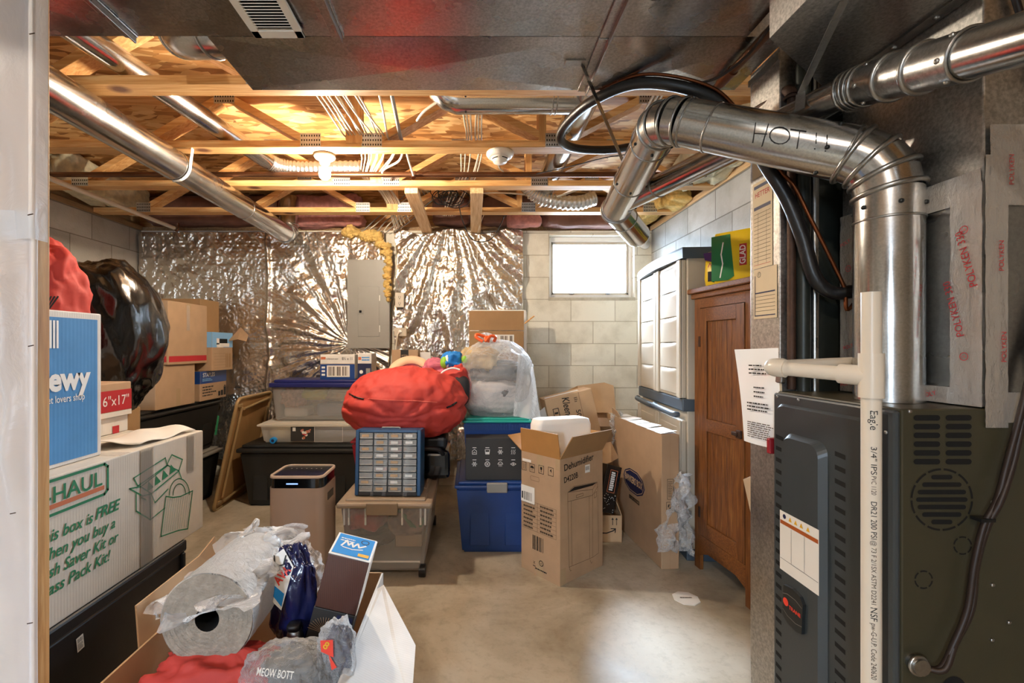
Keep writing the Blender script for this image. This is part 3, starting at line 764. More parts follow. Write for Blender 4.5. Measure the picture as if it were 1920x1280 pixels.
# ---------------------------------------------------------------- furnace flue
def pipe_seams(mb, a, b_, r, ks, m='steel', w_=.003):
    a, b_ = V(a), V(b_)
    for k in ks: collar(mb, a.lerp(b_, k), b_ - a, r, m, w_)
def screws(mb, a, b_, r, k, m='black_pipe'):
    a, b_ = V(a), V(b_); d = (b_ - a).normalized(); o = d.orthogonal().normalized(); q = d.cross(o); p = a.lerp(b_, k)
    for i in range(6):
        an = i * PI / 3 + .4; mb.blob(p + (o * math.cos(an) + q * math.sin(an)) * r, (.005, .005, .005), m, nu=8, nv=5)
f0, f1, f2, f3 = V((.950, 1.06, 1.148)), V((.950, 1.06, 1.692)), V((.556, 1.345, 1.932)), V((.667, 2.15, 1.907))
f4, f5 = V((.86, 2.42, 1.855)), V((1.50, 4.22, 2.29))
fr = .063
t = thing('flue_pipe', 'fat galvanized flue pipe marked HOT rising from the furnace', 'flue pipe', tuple(f0))
A1 = arc(f0, f1, f2, .11, 3); A2 = arc(f1, f2, f3, .09, 3)
mb = MB().cyl(f0, A1[0], fr, 'galv_pipe', 40); pipe_seams(mb, f0, A1[0], fr, (.86,), 'steel'); screws(mb, f0, A1[0], fr, .92); mb.build('riser', t, True)
mb = MB()
for i in range(3): mb.cyl(A1[i], A1[i + 1], fr + .001 * (i % 2), 'galv_pipe', 40)
for i, p in enumerate(A1): collar(mb, p, (A1[min(i + 1, 3)] - A1[max(i - 1, 0)]), fr + .002, 'steel', .006)
mb.build('elbow', t, True)
mb = MB().cyl(A1[-1], A2[0], fr, 'galv_pipe', 40); pipe_seams(mb, A1[-1], A2[0], fr, (.02, .80, .97), 'steel'); screws(mb, A1[-1], A2[0], fr, .12); mb.build('run', t, True)
mb = MB()
for i in range(3): mb.cyl(A2[i], A2[i + 1], fr + .001 * (i % 2), 'galv_pipe', 40)
for i, p in enumerate(A2): collar(mb, p, (A2[min(i + 1, 3)] - A2[max(i - 1, 0)]), fr + .001, 'steel', .004)
mb.build('elbow', t, True)
mb = MB().cyl(A2[-1], f3, fr, 'galv_pipe', 40); pipe_seams(mb, A2[-1], f3, fr, (.12, .55, .97), 'steel'); screws(mb, A2[-1], f3, fr, .06); screws(mb, A2[-1], f3, fr, .5); mb.build('run', t, True)
mb = MB().cyl(f3, f4, fr, 'galv_pipe', 40); collar(mb, f3, f4 - f2, fr + .002, 'steel', .006); collar(mb, f3.lerp(f4, .35), f4 - f3, fr, 'steel', .003)
mb.blob(f4, (fr, fr, fr), 'galv_pipe', nu=32, nv=18, p=2); mb.build('wye', t, True)
mb = MB().cyl(f4, f5, fr * .97, 'galv_pipe', 32); mb.build('chimney_run', t, True)
# marker writing, laid on the pipe surface
axis_a, axis_b = A1[-1], A2[0]
def on_pipe(px, py):
    e = V((0, 0, EYE)); d = (P(px, py, 1.0) - e).normalized(); ax = (axis_b - axis_a).normalized(); w0 = e - axis_a
    dp = d - ax * d.dot(ax); wp = w0 - ax * w0.dot(ax)
    A, B, Cc = dp.dot(dp), 2 * dp.dot(wp), wp.dot(wp) - (fr + .0015) ** 2
    D = max(0, B * B - 4 * A * Cc); return e + d * ((-B - math.sqrt(D)) / (2 * A))
wr = MB()
for st in ([(1417, 217), (1411, 255)], [(1441, 219), (1428, 262)], [(1414, 237), (1438, 238)], [(1500, 231), (1494, 266)], [(1482, 229), (1512, 233)], [(1531, 236), (1530, 256)], [(1551, 240), (1550, 260)], [(1527, 265), (1528, 267)], [(1547, 269), (1548, 271)],
           [(1462 + 19 * math.cos(a * .42), 241 + 16 * math.sin(a * .42)) for a in range(16)]):
    wr.tube([on_pipe(*(V(st[i]).lerp(V(st[i + 1]), k / 6) + V((0, 13)))) for i in range(len(st) - 1) for k in range(7)], .0012, 'ink', 5)
wr.build('marker_writing', t, True)
# second flue
g0, g1 = V((.645, 2.10, 1.90)), V((.900, 1.08, 1.875)); g2 = P(1836, 97, .82); g3 = g1 + (g2 - g1) * 1.7; gr = .042
t = thing('vent_pipe', 'thinner galvanized vent pipe crossing behind the fat flue pipe', 'flue pipe', tuple(g3))
bnd = arc(g0, g1, g3, .12, 3)
mb = MB().cyl(g0.lerp(g1, .03), bnd[0], gr, 'galv_pipe', 32); pipe_seams(mb, g0, g1, gr, (.06, .1, .30), 'steel'); screws(mb, g0, g1, gr, .12); mb.build('run', t, True)
a_, b_ = bnd[-1], g1.lerp(g2, .95)
mb = MB()
for i in range(3): mb.cyl(bnd[i], bnd[i + 1], gr + .002, 'galv', 32)
for i, p in enumerate(bnd): collar(mb, p, bnd[min(i + 1, 3)] - bnd[max(i - 1, 0)], gr + .003, 'steel', .004)
mb.cyl(a_, b_, gr + .003, 'galv', 32)
for k, w_ in ((.3, .006), (.6, .006), (1.0, .003)): collar(mb, a_.lerp(b_, k), b_ - a_, gr + .003, 'steel', w_)
screws(mb, a_, b_, gr + .002, .1, 'steel'); screws(mb, a_, b_, gr + .002, .93, 'steel'); mb.build('adjustable_elbow', t, True)
MB().cyl(b_, g3, gr, 'galv_pipe', 32).build('run', t, True)
# hanger straps
b = MB(); q0 = P(1078, 116, 1.40); q0.z = DZ - .003
q1 = P(1186, 322, 1.80)
bar(b, q0 + V((-.03, 0, 0)), q0 + V((.03, 0, 0)), .028, .004, 'steel', (0, 0, 1)); bar(b, q0 + V((.02, 0, -.002)), q1 + V((-.02, 0, .0)), .022, .002, 'steel', (.3, -1, .2))
solo(b, 'hanger_strap', 'bent metal strap from the second trunk duct down to the flue pipe', 'strap', 'pipe hanger straps')
b = MB(); s0 = V((.768, .957, 1.984)); s1 = g0.lerp(g1, .885) + V((-.036, -.02, .036))
bar(b, s0, s1, .016, .002, 'steel', (-.3, -1, 0)); bar(b, s1, s1 + V((-.012, -.012, -.05)), .022, .003, 'steel', (-1, -.6, 0))
solo(b, 'hanger_strap', 'metal strap from the duct transition down to the thinner vent pipe', 'strap', 'pipe hanger straps')
b = MB(); q = P(1100, 167, 1.53); q.z = DZ - .003
solo(bar(b, q + V((-.02, 0, 0)), q + V((.02, 0, 0)), .03, .005, 'steel', (0, 0, 1)), 'duct_clip', 'small metal clip on the far edge of the second trunk duct', 'clip')
# ---------------------------------------------------------------- round ducts at left
t = thing('round_duct', 'long fat round galvanized duct running back along the left side', 'duct', (-1.6, 2.6, 2.16))
mb = MB().cyl((-1.6, .75, 2.245), (-1.6, 2.48, 2.245), .079, 'galv_pipe', 40); mb.build('pipe_length', t, True)
mb = MB().cyl((-1.6, 2.48, 2.245), (-1.6, 3.25, 2.245), .078, 'galv_pipe', 40); collar(mb, (-1.6, 2.48, 2.245), (0, 1, 0), .079, 'steel', .002); mb.build('pipe_length', t, True)
mb = MB().cyl((-1.6, 3.25, 2.245), (-1.6, 4.0, 2.245), .077, 'galv_pipe', 40); collar(mb, (-1.6, 3.25, 2.245), (0, 1, 0), .078, 'steel', .002); mb.build('pipe_length', t, True)
e = arc((-1.6, 3.9, 2.245), (-1.6, 4.06, 2.245), (-1.6, 4.06, 2.6), .09, 3)
mb = MB().tube(e + [V((-1.6, 4.06, 2.58))], .079, 'galv_pipe', 32)
for p, d_ in zip(e, ((0, 1, 0), (0, 1, .6), (0, .6, 1), (0, 0, 1))): collar(mb, p, d_, .08, 'steel', .004)
mb.build('elbow', t, True)
b = MB(); c0 = V((-1.6, 2.50, 2.245))
ring = [c0 + V((math.cos(a) * .083, 0, math.sin(a) * .083)) for a in [PI * .02 - i * PI * .55 / 8 for i in range(9)]]
for i in range(8): bar(b, ring[i], ring[i + 1], .022, .002, 'white', ((ring[i] - c0)))
bar(b, ring[0], V((-1.515, 2.52, 2.36)), .022, .002, 'white', (1, 0, 0))
for p in (ring[-1],): b.blob(p, (.006, .006, .006), 'steel', nu=8, nv=6)
solo(b, 'hanger_strap', 'white strap holding the long fat round duct to the truss', 'strap', 'pipe hanger straps')
t = thing('round_duct', 'thinner round galvanized duct above the fat one, passing through the trusses', 'duct', (-1.4, 2.3, 2.40))
MB().cyl((-1.53, 1.3, 2.44), (-1.285, 2.95, 2.44), .05, 'galv_pipe', 32).build('pipe_length', t, True)
mb = MB(); pth = smooth_path([(-1.285, 2.93, 2.44), (-1.22, 3.0, 2.43), (-1.08, 3.02, 2.425), (-.9, 3.02, 2.43), (-.72, 3.02, 2.43)], 22)
rs = [.046 + .006 * math.sin(i * 1.7) for i in range(len(pth))]
mb.tube(pth, rs, 'flex', 20); mb.build('flex_hose', t, True)
t = thing('duct_boot', 'round elbow leaving the left end of the second trunk duct', 'duct', (-.9, 1.5, 2.2))
pts = smooth_path([(-.70, 1.42, 2.235), (-.80, 1.43, 2.24), (-.92, 1.50, 2.28), (-1.0, 1.60, 2.36), (-1.03, 1.66, 2.45), (-1.03, 1.68, 2.6)], 2)
mb = MB().tube(pts, .072, 'galv_pipe', 32)
for i in (2, 5, 8): collar(mb, pts[i], pts[i + 1] - pts[i - 1], .073, 'steel', .004)
mb.build('elbow', t, True)
t = thing('round_duct', 'round galvanized duct lying crosswise just beyond the second trunk duct', 'duct', (.2, 2.2, 2.38))
e = arc((.5, 2.22, 2.46), (-.15, 2.22, 2.46), (-.15, 2.22, 2.6), .09, 3)
MB().cyl((.52, 2.22, 2.46), (-.05, 2.22, 2.46), .072, 'galv_pipe', 32).build('pipe_length', t, True)
mb = MB().tube([V((-.05, 2.22, 2.46))] + e + [V((-.15, 2.22, 2.60))], .073, 'galv_pipe', 32); screws(mb, (0, 2.22, 2.46), (-.1, 2.22, 2.46), .073, .3); mb.build('elbow', t, True)
mb = MB(); collar(mb, (.40, 2.22, 2.46), (1, 0, 0), .073, 'steel', .003); collar(mb, (.38, 2.22, 2.46), (1, 0, 0), .073, 'steel', .003); mb.build('bead', t, True)
t = thing('round_duct', 'round galvanized duct running back between trusses behind the black hose loop', 'duct', (.55, 2.7, 2.39))
MB().cyl((.545, 2.05, 2.47), (.545, 3.45, 2.47), .07, 'galv_pipe', 32).build('pipe_length', t, True)
MB().cyl((.545, 3.42, 2.47), (.545, 3.52, 2.47), .078, 'galv_pipe', 32).build('end_cap', t, True)
pth = smooth_path([(.40, 3.42, 2.46), (.47, 3.45, 2.40), (.60, 3.47, 2.36), (.80, 3.5, 2.355), (.93, 3.52, 2.40)], 18)
solo(MB().tube(pth, [.05 + .006 * math.sin(i * 1.9) for i in range(len(pth))], 'flex', 20), 'flex_hose', 'ribbed silver flex hose sagging under the third and fourth trusses', 'hose')
# ---------------------------------------------------------------- water, gas and condensate pipes
solo(MB().cyl((-2.62, 1.2, 2.315), (-2.62, 4.08, 2.315), .016, 'pvc', 16), 'water_pipe', 'long thin cream pipe sloping along the left wall under the trusses', 'pipe')
solo(MB().tube(smooth_path([(-2.62, 4.085, 2.30), (-2.60, 4.09, 2.29), (-2.585, 4.09, 2.32), (-2.585, 4.09, 2.36)], 5), .006, 'copper', 8), 'pipe_hook', 'copper hook at the far end of the thin cream pipe', 'hook')
t = thing('copper_pipe', 'dark copper pipe running straight across between the second and third trusses', 'pipe', (-.6, 2.95, 2.36))
MB().cyl((-2.9, 2.97, 2.372), (1.5, 2.97, 2.372), .016, 'copper_old', 16).build('pipe_length', t, True)
MB().cyl((-.40, 2.97, 2.372), (-.36, 2.97, 2.372), .022, 'copper_old', 16).cyl((-.38, 2.97, 2.372), (-.37, 2.93, 2.335), .012, 'copper', 12).build('valve', t, True)
solo(MB().cyl((.788, .55, 2.105), (.788, 1.62, 2.105), .013, 'copper_old', 16).cyl((.788, 1.40, 2.105), (.788, 1.47, 2.105), .016, 'copper', 16), 'copper_pipe', 'brown pipe running under the right ends of the two trunk ducts', 'pipe')
t = thing('gas_pipe', 'rusty iron gas pipe with an elbow beside the thick dark stack', 'pipe', (.902, 1.31, 1.1))
MB().cyl((.902, 1.31, 1.15), (.902, 1.31, 1.985), .011, 'iron', 14).build('drop', t, True)
MB().cyl((.893, 1.33, 2.0), (.874, 1.80, 2.04), .011, 'iron', 14).build('run', t, True)
mb = MB().tube(arc((.902, 1.31, 1.9), (.902, 1.31, 2.0), (.893, 1.40, 2.003), .022, 4), .016, 'iron', 14); collar(mb, (.902, 1.31, 1.972), (0, 0, 1), .017, 'iron', .004); collar(mb, (.902, 1.338, 2.001), (0, 1, 0), .017, 'iron', .004); mb.build('elbow', t, True)
solo(MB().cyl((.928, 1.300, 0), (.928, 1.300, 2.13), .018, 'dark_pipe', 18), 'vent_stack', 'thick dark vertical stack pipe just beyond the furnace', 'pipe')
solo(MB().cyl((.960, 1.300, 0), (.960, 1.300, 2.13), .010, 'steel', 14), 'conduit', 'thin bright vertical conduit beside the thick dark stack', 'conduit')
solo(MB().box((.975, 1.312, 0), (1.30, 1.322, 1.98), 'dark_pipe', .001), 'shade_panel', 'dark panel standing in for deep shade between the conduit and the foil-taped coil case', 'panel')  # added dark sheet, stands in for the deep shade beside the coil case
# return drop
t = thing('return_drop', 'vertical sheet metal duct covered in paper forms, beside the furnace', 'duct', (1.05, 1.4, 0))
MB().box((.88, 1.327, 0), (1.28, 1.468, 2.128), 'galv_dull', .003).build('duct_body', t, True)
cl = MB(); bar(cl, (.878, 1.325, 2.10), (.878, 1.47, 2.10), .02, .006, 'steel', (1, 0, 0))
cl.build('flange', t, True)
MB().box((.872, 1.33, 1.165), (.88, 1.47, 1.20), 'galv_dull', .002).box((.865, 1.30, 1.167), (.88, 1.335, 1.198), 'steel', .004).build('band', t, True)
Fd = frame((.88, 1.468, 0), (0, -1, 0), (0, 0, 1))
def paper(label, x0, z0, x1, z1, deco):
    mb = MB().box((0, 0, 0), (1, 1, 1), 'paper_tan', 0, Fd @ Matrix.Translation((x0, z0, .0015)) @ Matrix.Diagonal((x1 - x0, z1 - z0, .0008, 1)))
    t = thing('paper_form', label, 'paper', tuple(Fd @ V((x0, z0, 0))), group='paper forms taped to the sheet metal duct')
    mb.build('sheet', t, True); q = MB(); deco(q); q.build('lettering', t, True)
def form_a(q):
    q.rect(Fd, .025, 1.755, .105, 1.765, 'navy', .003).text(Fd, .065, 1.735, 'HETTER', .022, 'red_ink', .01, 0, 0, .003, .07).lines(Fd, .04, 1.712, .09, 1.722, 2, 'red_ink', .5, .1)
    q.rect(Fd, .025, 1.69, .105, 1.70, 'navy', .003)
    for k in range(14): q.rect(Fd, .025, 1.52 + k * .012, .105, 1.5212 + k * .012, 'red_ink' if k == 0 else 'ink_soft', .003)
    for x in (.045, .085): q.rect(Fd, x, 1.52, x + .001, 1.68, 'ink_soft', .003)
def form_b(q):
    q.stroke(Fd, [(.03, 1.487), (.03, 1.365), (.125, 1.365)], .003, 'navy', .003).ring(Fd, .05, 1.49, .007, .0085, 'ink', .003).text(Fd, .05, 1.49, 'F', .012, 'ink', d=.003)
    q.lines(Fd, .07, 1.478, .125, 1.50, 4, 'ink_soft', .4, .2, 4).rect(Fd, .03, 1.432, .125, 1.436, 'navy', .003)
    for k in range(5): q.rect(Fd, .032, 1.378 + k * .011, .125, 1.379 + k * .011, 'ink_soft', .003)
    q.lines(Fd, .034, 1.44, .12, 1.465, 3, 'ink_soft', .3, .5, 6)
def form_c(q):
    q.lines(Fd, .02, 1.80, .10, 1.86, 6, 'ink_soft', .35, .3, 8).disc(Fd, .03, 1.85, .005, 'ink_soft', .003)
paper('tan service form headed HETTER on the sheet metal duct', .018, 1.51, .112, 1.775, form_a)
paper('tan service form with a purple border, below the HETTER form', .022, 1.355, .132, 1.508, form_b)
paper('faint paper above the HETTER form on the sheet metal duct', .015, 1.79, .11, 1.87, form_c)
# document sleeve
t = thing('document_sleeve', 'clear plastic sleeve of papers hanging in front of the oak cabinet', 'document sleeve', (.86, 1.4, .95))
pa, pb, pc, pd = P(1384, 655, 1.50), P(1470, 652, 1.31), P(1470, 845, 1.31), P(1402, 826, 1.46)
def slv(off, a, b_, c, d_):
    return lambda u, v: (a.lerp(b_, u)).lerp(d_.lerp(c, u), v) + V((-off + .004 * math.sin(u * 5 + v * 3), 0, 0))
MB().sheet(slv(.012, pa, pb, pc, pd), 12, 16, 'sleeve_film').build('sleeve', t, True)
MB().sheet(slv(.004, P(1390, 680, 1.49), P(1470, 678, 1.31), P(1470, 838, 1.31), P(1406, 822, 1.45)), 8, 10, 'paper_tan', .0008).build('papers', t, True)
Fs = frame(P(1406, 822, 1.45) + V((-.012, 0, 0)), P(1470, 838, 1.31) - P(1406, 822, 1.45), P(1390, 680, 1.49) - P(1406, 822, 1.45)) @ Matrix.Translation((0, 0, .008))
MB().lines(Fs, .03, .20, .12, .235, 3, 'ink', .35, .4, 2).lines(Fs, .05, .13, .10, .17, 3, 'ink', .3, .3, 3).lines(Fs, .02, .01, .13, .06, 8, 'ink_soft', .4, .2, 5).lines(Fs, .02, .09, .12, .12, 3, 'ink', .4, .3, 7).build('lettering', t, True)
solo(MB().box((.845, 1.318, .965), (.872, 1.333, 1.01), 'red_plastic', .004), 'gas_valve_handle', 'small red valve handle at the furnace corner', 'valve handle')
solo(MB().poly([P(1394, 898, 1.49), P(1414, 890, 1.47), P(1416, 985, 1.47), P(1412, 978, 1.475)], 'kraft_pale', .005), 'cardboard_piece', 'sliver of cardboard wedged between oak cabinet and sheet metal duct', 'cardboard')
# line set
hose = [(1.01, 1.219, 1.417), P(1560, 548, 1.24), P(1527, 518, 1.25), P(1503, 440, 1.26), P(1474, 370, 1.27), P(1440, 315, 1.285), P(1385, 232, 1.32), P(1320, 176, 1.37), P(1200, 156, 1.455), P(1110, 190, 1.60), P(1060, 235, 1.80), P(1052, 264, 1.90), P(1085, 279, 2.0), P(1150, 280, 2.1), P(1215, 268, 2.25)]
t = thing('refrigerant_line', 'black foam-insulated refrigerant hose looping from the coil case up under the ducts', 'hose', tuple(hose[0]))
pth = smooth_path(hose, 10)
MB().tube(pth, .0175, 'foam', 16).build('foam_sleeve', t, True)
MB().tube(smooth_path([(1.01, 1.216, 1.395)] + [P(1588, 580, 1.22), P(1583, 540, 1.225), P(1560, 490, 1.23), P(1520, 410, 1.235), P(1490, 350, 1.245), P(1462, 318, 1.262)] + [p + V((0, -.012, .02)) for p in hose[6:9]] + [p + V((0, -.016, .008)) for p in hose[9:12]], 8), .005, 'copper', 10).build('copper_tube', t, True)
cable('control_wire', 'thin black wire dangling under the right end of the trunk ducts', [P(1485, 0, 1.12), P(1440, 55, 1.20), P(1400, 105, 1.3), P(1340, 148, 1.38), P(1275, 158, 1.45), P(1200, 152, 1.48)], .004, 'brown_cable', 'wire')
# ---------------------------------------------------------------- furnace
FX, FX1, FY0, FY1, FZ = .851, 1.58, .92, 1.292, 1.147
t = thing('furnace', 'dark grey gas furnace with slotted front door', 'furnace', ((FX + FX1) / 2, (FY0 + FY1) / 2, 0))
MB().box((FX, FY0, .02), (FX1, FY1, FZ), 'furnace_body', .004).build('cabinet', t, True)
Ff = frame((FX, FY1, 0), (0, -1, 0), (0, 0, 1)); FW = FY1 - FY0
d = MB().box((0, .03, 0), (FW, FZ - .004, .012), 'furnace_door', .006, Ff)
d.stroke(Ff, [(FW - .024, .03), (FW - .024, FZ - .02)], .016, 'dark_edge', .0125)
def rpoly(x0, x1, z0, z1, r):
    pts = [(x0, z0), (x1, z0)]
    for i in range(7): a = i * PI / 12; pts.append((x1 - r + r * math.cos(a), z1 - r + r * math.sin(a)))
    for i in range(7): a = PI / 2 + i * PI / 12; pts.append((x0 + r + r * math.cos(a), z1 - r + r * math.sin(a)))
    return pts
def rise(mb, pts, m, d0, d1, inset=.006):
    cx_ = sum(p[0] for p in pts) / len(pts); cy_ = sum(p[1] for p in pts) / len(pts); n = len(pts)
    q = [(p[0] + (inset if p[0] < cx_ else -inset), p[1] + (inset if p[1] < cy_ else -inset)) for p in pts]
    mb.add([(x, y, d0) for x, y in pts] + [(x, y, d1) for x, y in q], [(i, (i + 1) % n, n + (i + 1) % n, n + i) for i in range(n)] + [tuple(range(n, 2 * n))], m, False, Ff)
rise(d, rpoly(.014, FW - .050, .04, FZ - .03, .03), 'furnace_door', .012, .020)
door = d.build('door_panel', t, True)
c = MB(); rise(c, rpoly(.060, .208, .045, 1.045, .03), 'furnace_door', .020, .036, .010); c.build('raised_panel', door, True)
for k in range(32):
    z = .06 + k * .031
    for x0 in (.024, .230):
        MB().add([(x0, z, .0206), (x0 + .030, z - .003, .0206), (x0 + .030, z + .008, .0206), (x0, z + .011, .0206)], [(0, 1, 2, 3)], 'hole', False, Ff).build('louver_slot', door, True)
lb = MB().rect(Ff, .065, .685, .203, .840, 'paper', .0368); q = .0372
lb.rect(Ff, .067, .806, .201, .816, 'label_orange', q).disc(Ff, .083, .828, .006, 'navy', q)
for x in (.105, .125, .145, .168): lb.flat(Ff, [(x - .006, .822), (x + .006, .822), (x, .834)], 'warn_yellow', q)
for i, x in enumerate((.069, .110, .157)): lb.lines(Ff, x, .722, x + .04, .802, 16, 'ink', .6, .12, i)
lb.lines(Ff, .075, .69, .195, .712, 4, 'ink_soft', .4, .2, 9)
for x in (.1085, .155): lb.rect(Ff, x, .716, x + .0008, .804, 'ink', q)
lb.rect(Ff, .067, .715, .201, .716, 'ink', q); lb.build('warning_label', door, True)
bd = MB(); pts = [(.085, .575), (.105, .563), (.135, .560), (.155, .566), (.160, .64), (.150, .655), (.12, .66), (.09, .655)]
bd.add([(x, z, .036) for x, z in pts] + [(x, z, .044) for x, z in pts], [tuple(range(8, 16))] + [(i, (i + 1) % 8, 8 + (i + 1) % 8, 8 + i) for i in range(8)], 'dark_edge', False, Ff)
bd.disc(Ff, .099, .615, .010, 'logo_red', .0446).text(Ff, .132, .608, 'TRANE', .013, 'logo_red', .02, 0, 0, .0446, .042).stroke(Ff, [(.088, .632), (.105, .638), (.135, .638), (.157, .630)], .001, 'grey_paint', .0446).stroke(Ff, [(.088, .592), (.105, .583), (.135, .580), (.157, .585)], .001, 'grey_paint', .0446)
bd.build('badge', door, True)
sc_ = MB()
for y, z in ((.018, FZ - .014), (FW - .02, FZ - .05), (.1, FZ - .013)): sc_.blob(Ff @ V((y, z, .012)), (.003, .004, .004), 'steel', nu=10, nv=6)
sc_.build('screw', t, True)
Fs2 = frame((FX, FY0, 0), (1, 0, 0), (0, 0, 1)); 
def fx(px): return (px - CX) / F_PX * FY0 - FX
def fz(py): return EYE - (py - CY) / F_PX * FY0
def slot(x0, x1, z, h=.0055):
    n = 6; pts = [(x1 - h + h * math.cos(-PI / 2 + PI * i / n), z + h * math.sin(-PI / 2 + PI * i / n)) for i in range(n + 1)] + [(x0 + h + h * math.cos(PI / 2 + PI * i / n), z + h * math.sin(PI / 2 + PI * i / n)) for i in range(n + 1)]
    MB().flat(Fs2, pts, 'hole', .001).build('vent_slot', t, True)
for j in range(6):
    z = fz(783 + j * 16.4); slot(fx(1712), fx(1762), z); slot(fx(1772), fx(1821), z)
cx_, cz_ = fx(1765), fz(936); rr = .062
sd = MB()
for k in range(12): sd.ring(Fs2, cx_, cz_, rr - .004, rr, 'hole', .001, k * PI / 6 + .03, k * PI / 6 + PI / 6 - .06, 6)
sd.build('knockout', t, True)
for k, hw in zip(range(-3, 4), (.021, .039, .048, .051, .048, .039, .021)): slot(cx_ - hw, cx_ + hw, cz_ + k * .0148, .0045)
for px, py in ((1804, 1022), (1731, 1086)):
    sd = MB()
    for k in range(6): sd.ring(Fs2, fx(px), fz(py), .0155, .0185, 'hole', .001, k * PI / 3 + .12, (k + 1) * PI / 3 - .12, 5)
    sd.build('knockout', t, True)
MB().disc(Fs2, fx(1788), fz(1290), .024, 'hole', .001).build('knockout', t, True)
for px, py in ((1860, 941), (1860, 1096), (1891, 1166), (1859, 1199), (1705, 771)): MB().blob(Fs2 @ V((fx(px), fz(py), .001)), (.004, .003, .004), 'steel', nu=10, nv=6).build('screw', t, True)
# wiring on the furnace side
side = lambda px, py, dy=.018: V((FX + fx(px), FY0 - dy, fz(py)))
t = thing('control_cable', 'pair of dark wires running down the furnace side to a connector', 'cable', (1.0, .9, .65))
for k, dx in ((0, 0), (1, 7)):
    pts = [side(1960 + dx, 520), side(1925 + dx, 640), side(1893 + dx, 774), side(1868 + dx * 1.6, 866), side(1850, 932, .018 + .006 * k), side(1826 + dx, 978), side(1808 + dx * .6, 1052), side(1796 + dx, 1132), side(1771 + dx * .3, 1195), side(1747, 1240, .018 + .006 * k), side(1722, 1243, .01)]
    MB().tube(smooth_path(pts, 6), .0055, 'brown_cable', 8).build('wire', t, True)
mb = MB().cyl(side(1712, 1240, 0), side(1712, 1240, .02), .016, 'steel', 12); collar(mb, side(1712, 1240, .012), (0, 1, 0), .017, 'steel', .004); mb.build('connector', t, True)
MB().box(side(1813, 964, .026), side(1840, 970, .006), 'black_cable').build('cable_tie', t, True)
cable('thermostat_wire', 'dark wire clipped to the plenum side near the picture edge', [(1.06, .913, 1.985), (1.13, .913, 1.75), (1.15, .913, 1.6), (1.13, .911, 1.45), (1.11, .911, 1.3), (1.12, .911, 1.2), (1.16, .913, 1.05)], .006, 'brown_cable', 'wire')
# ---------------------------------------------------------------- condensate pvc
pv = V((.746, .867, 0)); pr_ = .0155
t = thing('condensate_pipe', 'white printed PVC pipe standing in front of the furnace with a tee', 'pipe', tuple(pv))
MB().cyl(pv, pv + V((0, 0, 1.19)), pr_, 'pvc', 24).build('lower_pipe', t, True)
MB().cyl(pv + V((0, 0, 1.24)), pv + V((0, 0, 1.372)), pr_, 'pvc', 24, None, True).disc(frame(pv + V((0, 0, 1.3725)), (1, 0, 0), (0, 1, 0)), 0, 0, .012, 'hole', .0003).build('open_riser', t, True)
ta = V((pv.x, pv.y, 1.215)); el = V((.655, 1.025, 1.225)); ad = (el - ta).normalized()
mb = MB().cyl(pv + V((0, 0, 1.175)), pv + V((0, 0, 1.258)), .0195, 'pvc', 24).cyl(ta, ta + ad * .05, .019, 'pvc', 24); mb.build('tee', t, True)
MB().cyl(ta + ad * .03, el, .0145, 'pvc', 24).build('arm', t, True)
ce = V((1.0, 1.16, 1.232)); e = arc(ta, el, ce, .02, 4)
mb = MB().tube([e[0] - (e[0] - el).normalized() * -.012] + e + [e[-1] + (ce - el).normalized() * .02], .019, 'pvc', 20); mb.build('elbow', t, True)
MB().cyl(el + (ce - el).normalized() * .03, ce, .0145, 'pvc', 24).build('coil_arm', t, True)
Fp = frame((pv.x - .0, pv.y - pr_ - .0005, 0), (0, 0, -1), (1, 0, 0))   # reads downwards
def wrap_text(s_, z, size, m, wid, off=0):
    vs, fs = text_mesh(s_, 0, 0); xs = [v.x for v in vs]; k = wid / (max(xs) - min(xs)); out = []
    for v in vs:
        a = -PI / 2 - .50 + off + v.y * size / pr_
        out.append((pv.x + (pr_ + .0006) * math.cos(a), pv.y + (pr_ + .0006) * math.sin(a), z - v.x * k))
    MB().add(out, fs, m).build('pipe_lettering', t, True)
for s_, z0, z1, sz, m in (('Eagle', 770, 806, .016, 'ink'), ('3/4" IPS', 838, 890, .012, 'ink'), ('PVC 1120', 893, 928, .010, 'ink_soft'), ('DR21', 942, 970, .012, 'ink'), ('200 PSI', 975, 1012, .012, 'ink'), ('@ 73 F 2/1SX ASTM D2241', 1015, 1135, .010, 'ink_soft'), ('NSF', 1140, 1165, .014, 'ink'), ('pw-G-U.P. Code 240620', 1170, 1275, .011, 'ink_soft')):
    q = lambda py: EYE - (py - CY) / F_PX * (pv.y - pr_)
    wrap_text(s_, (q(z0) + q(z1)) / 2, sz, m, q(z0) - q(z1))
# ================================================================ BELONGINGS
def uv(t, F, px, py):
    """where the sight line of a photo pixel meets a face: local (x, y) on that face"""
    W_ = (WM[t] @ F) if t is not None else F
    e = V((0, 0, EYE)); d = P(px, py, 1.0) - e; n = V((W_[0][2], W_[1][2], W_[2][2])); o = W_.translation
    q = W_.inverted() @ (e + d * ((o - e).dot(n) / d.dot(n))); return (q.x, q.y)
def ptext(mb, t, F, a, b_, s_, size, m, bold=0, shear=0, d=.0018):
    x0, y0 = uv(t, F, *a); x1, y1 = uv(t, F, *b_)
    mb.text(F, (x0 + x1) / 2, (y0 + y1) / 2, s_, size, m, bold, shear, math.atan2(y1 - y0, x1 - x0), d, math.hypot(x1 - x0, y1 - y0))
def prect(mb, t, F, a, b_, m, d=.0012):
    x0, y0 = uv(t, F, *a); x1, y1 = uv(t, F, *b_); mb.rect(F, min(x0, x1), min(y0, y1), max(x0, x1), max(y0, y1), m, d)
def pstroke(mb, t, F, pts, w_, m, closed=False, d=.0016): mb.stroke(F, [uv(t, F, *p) for p in pts], w_, m, d, closed)
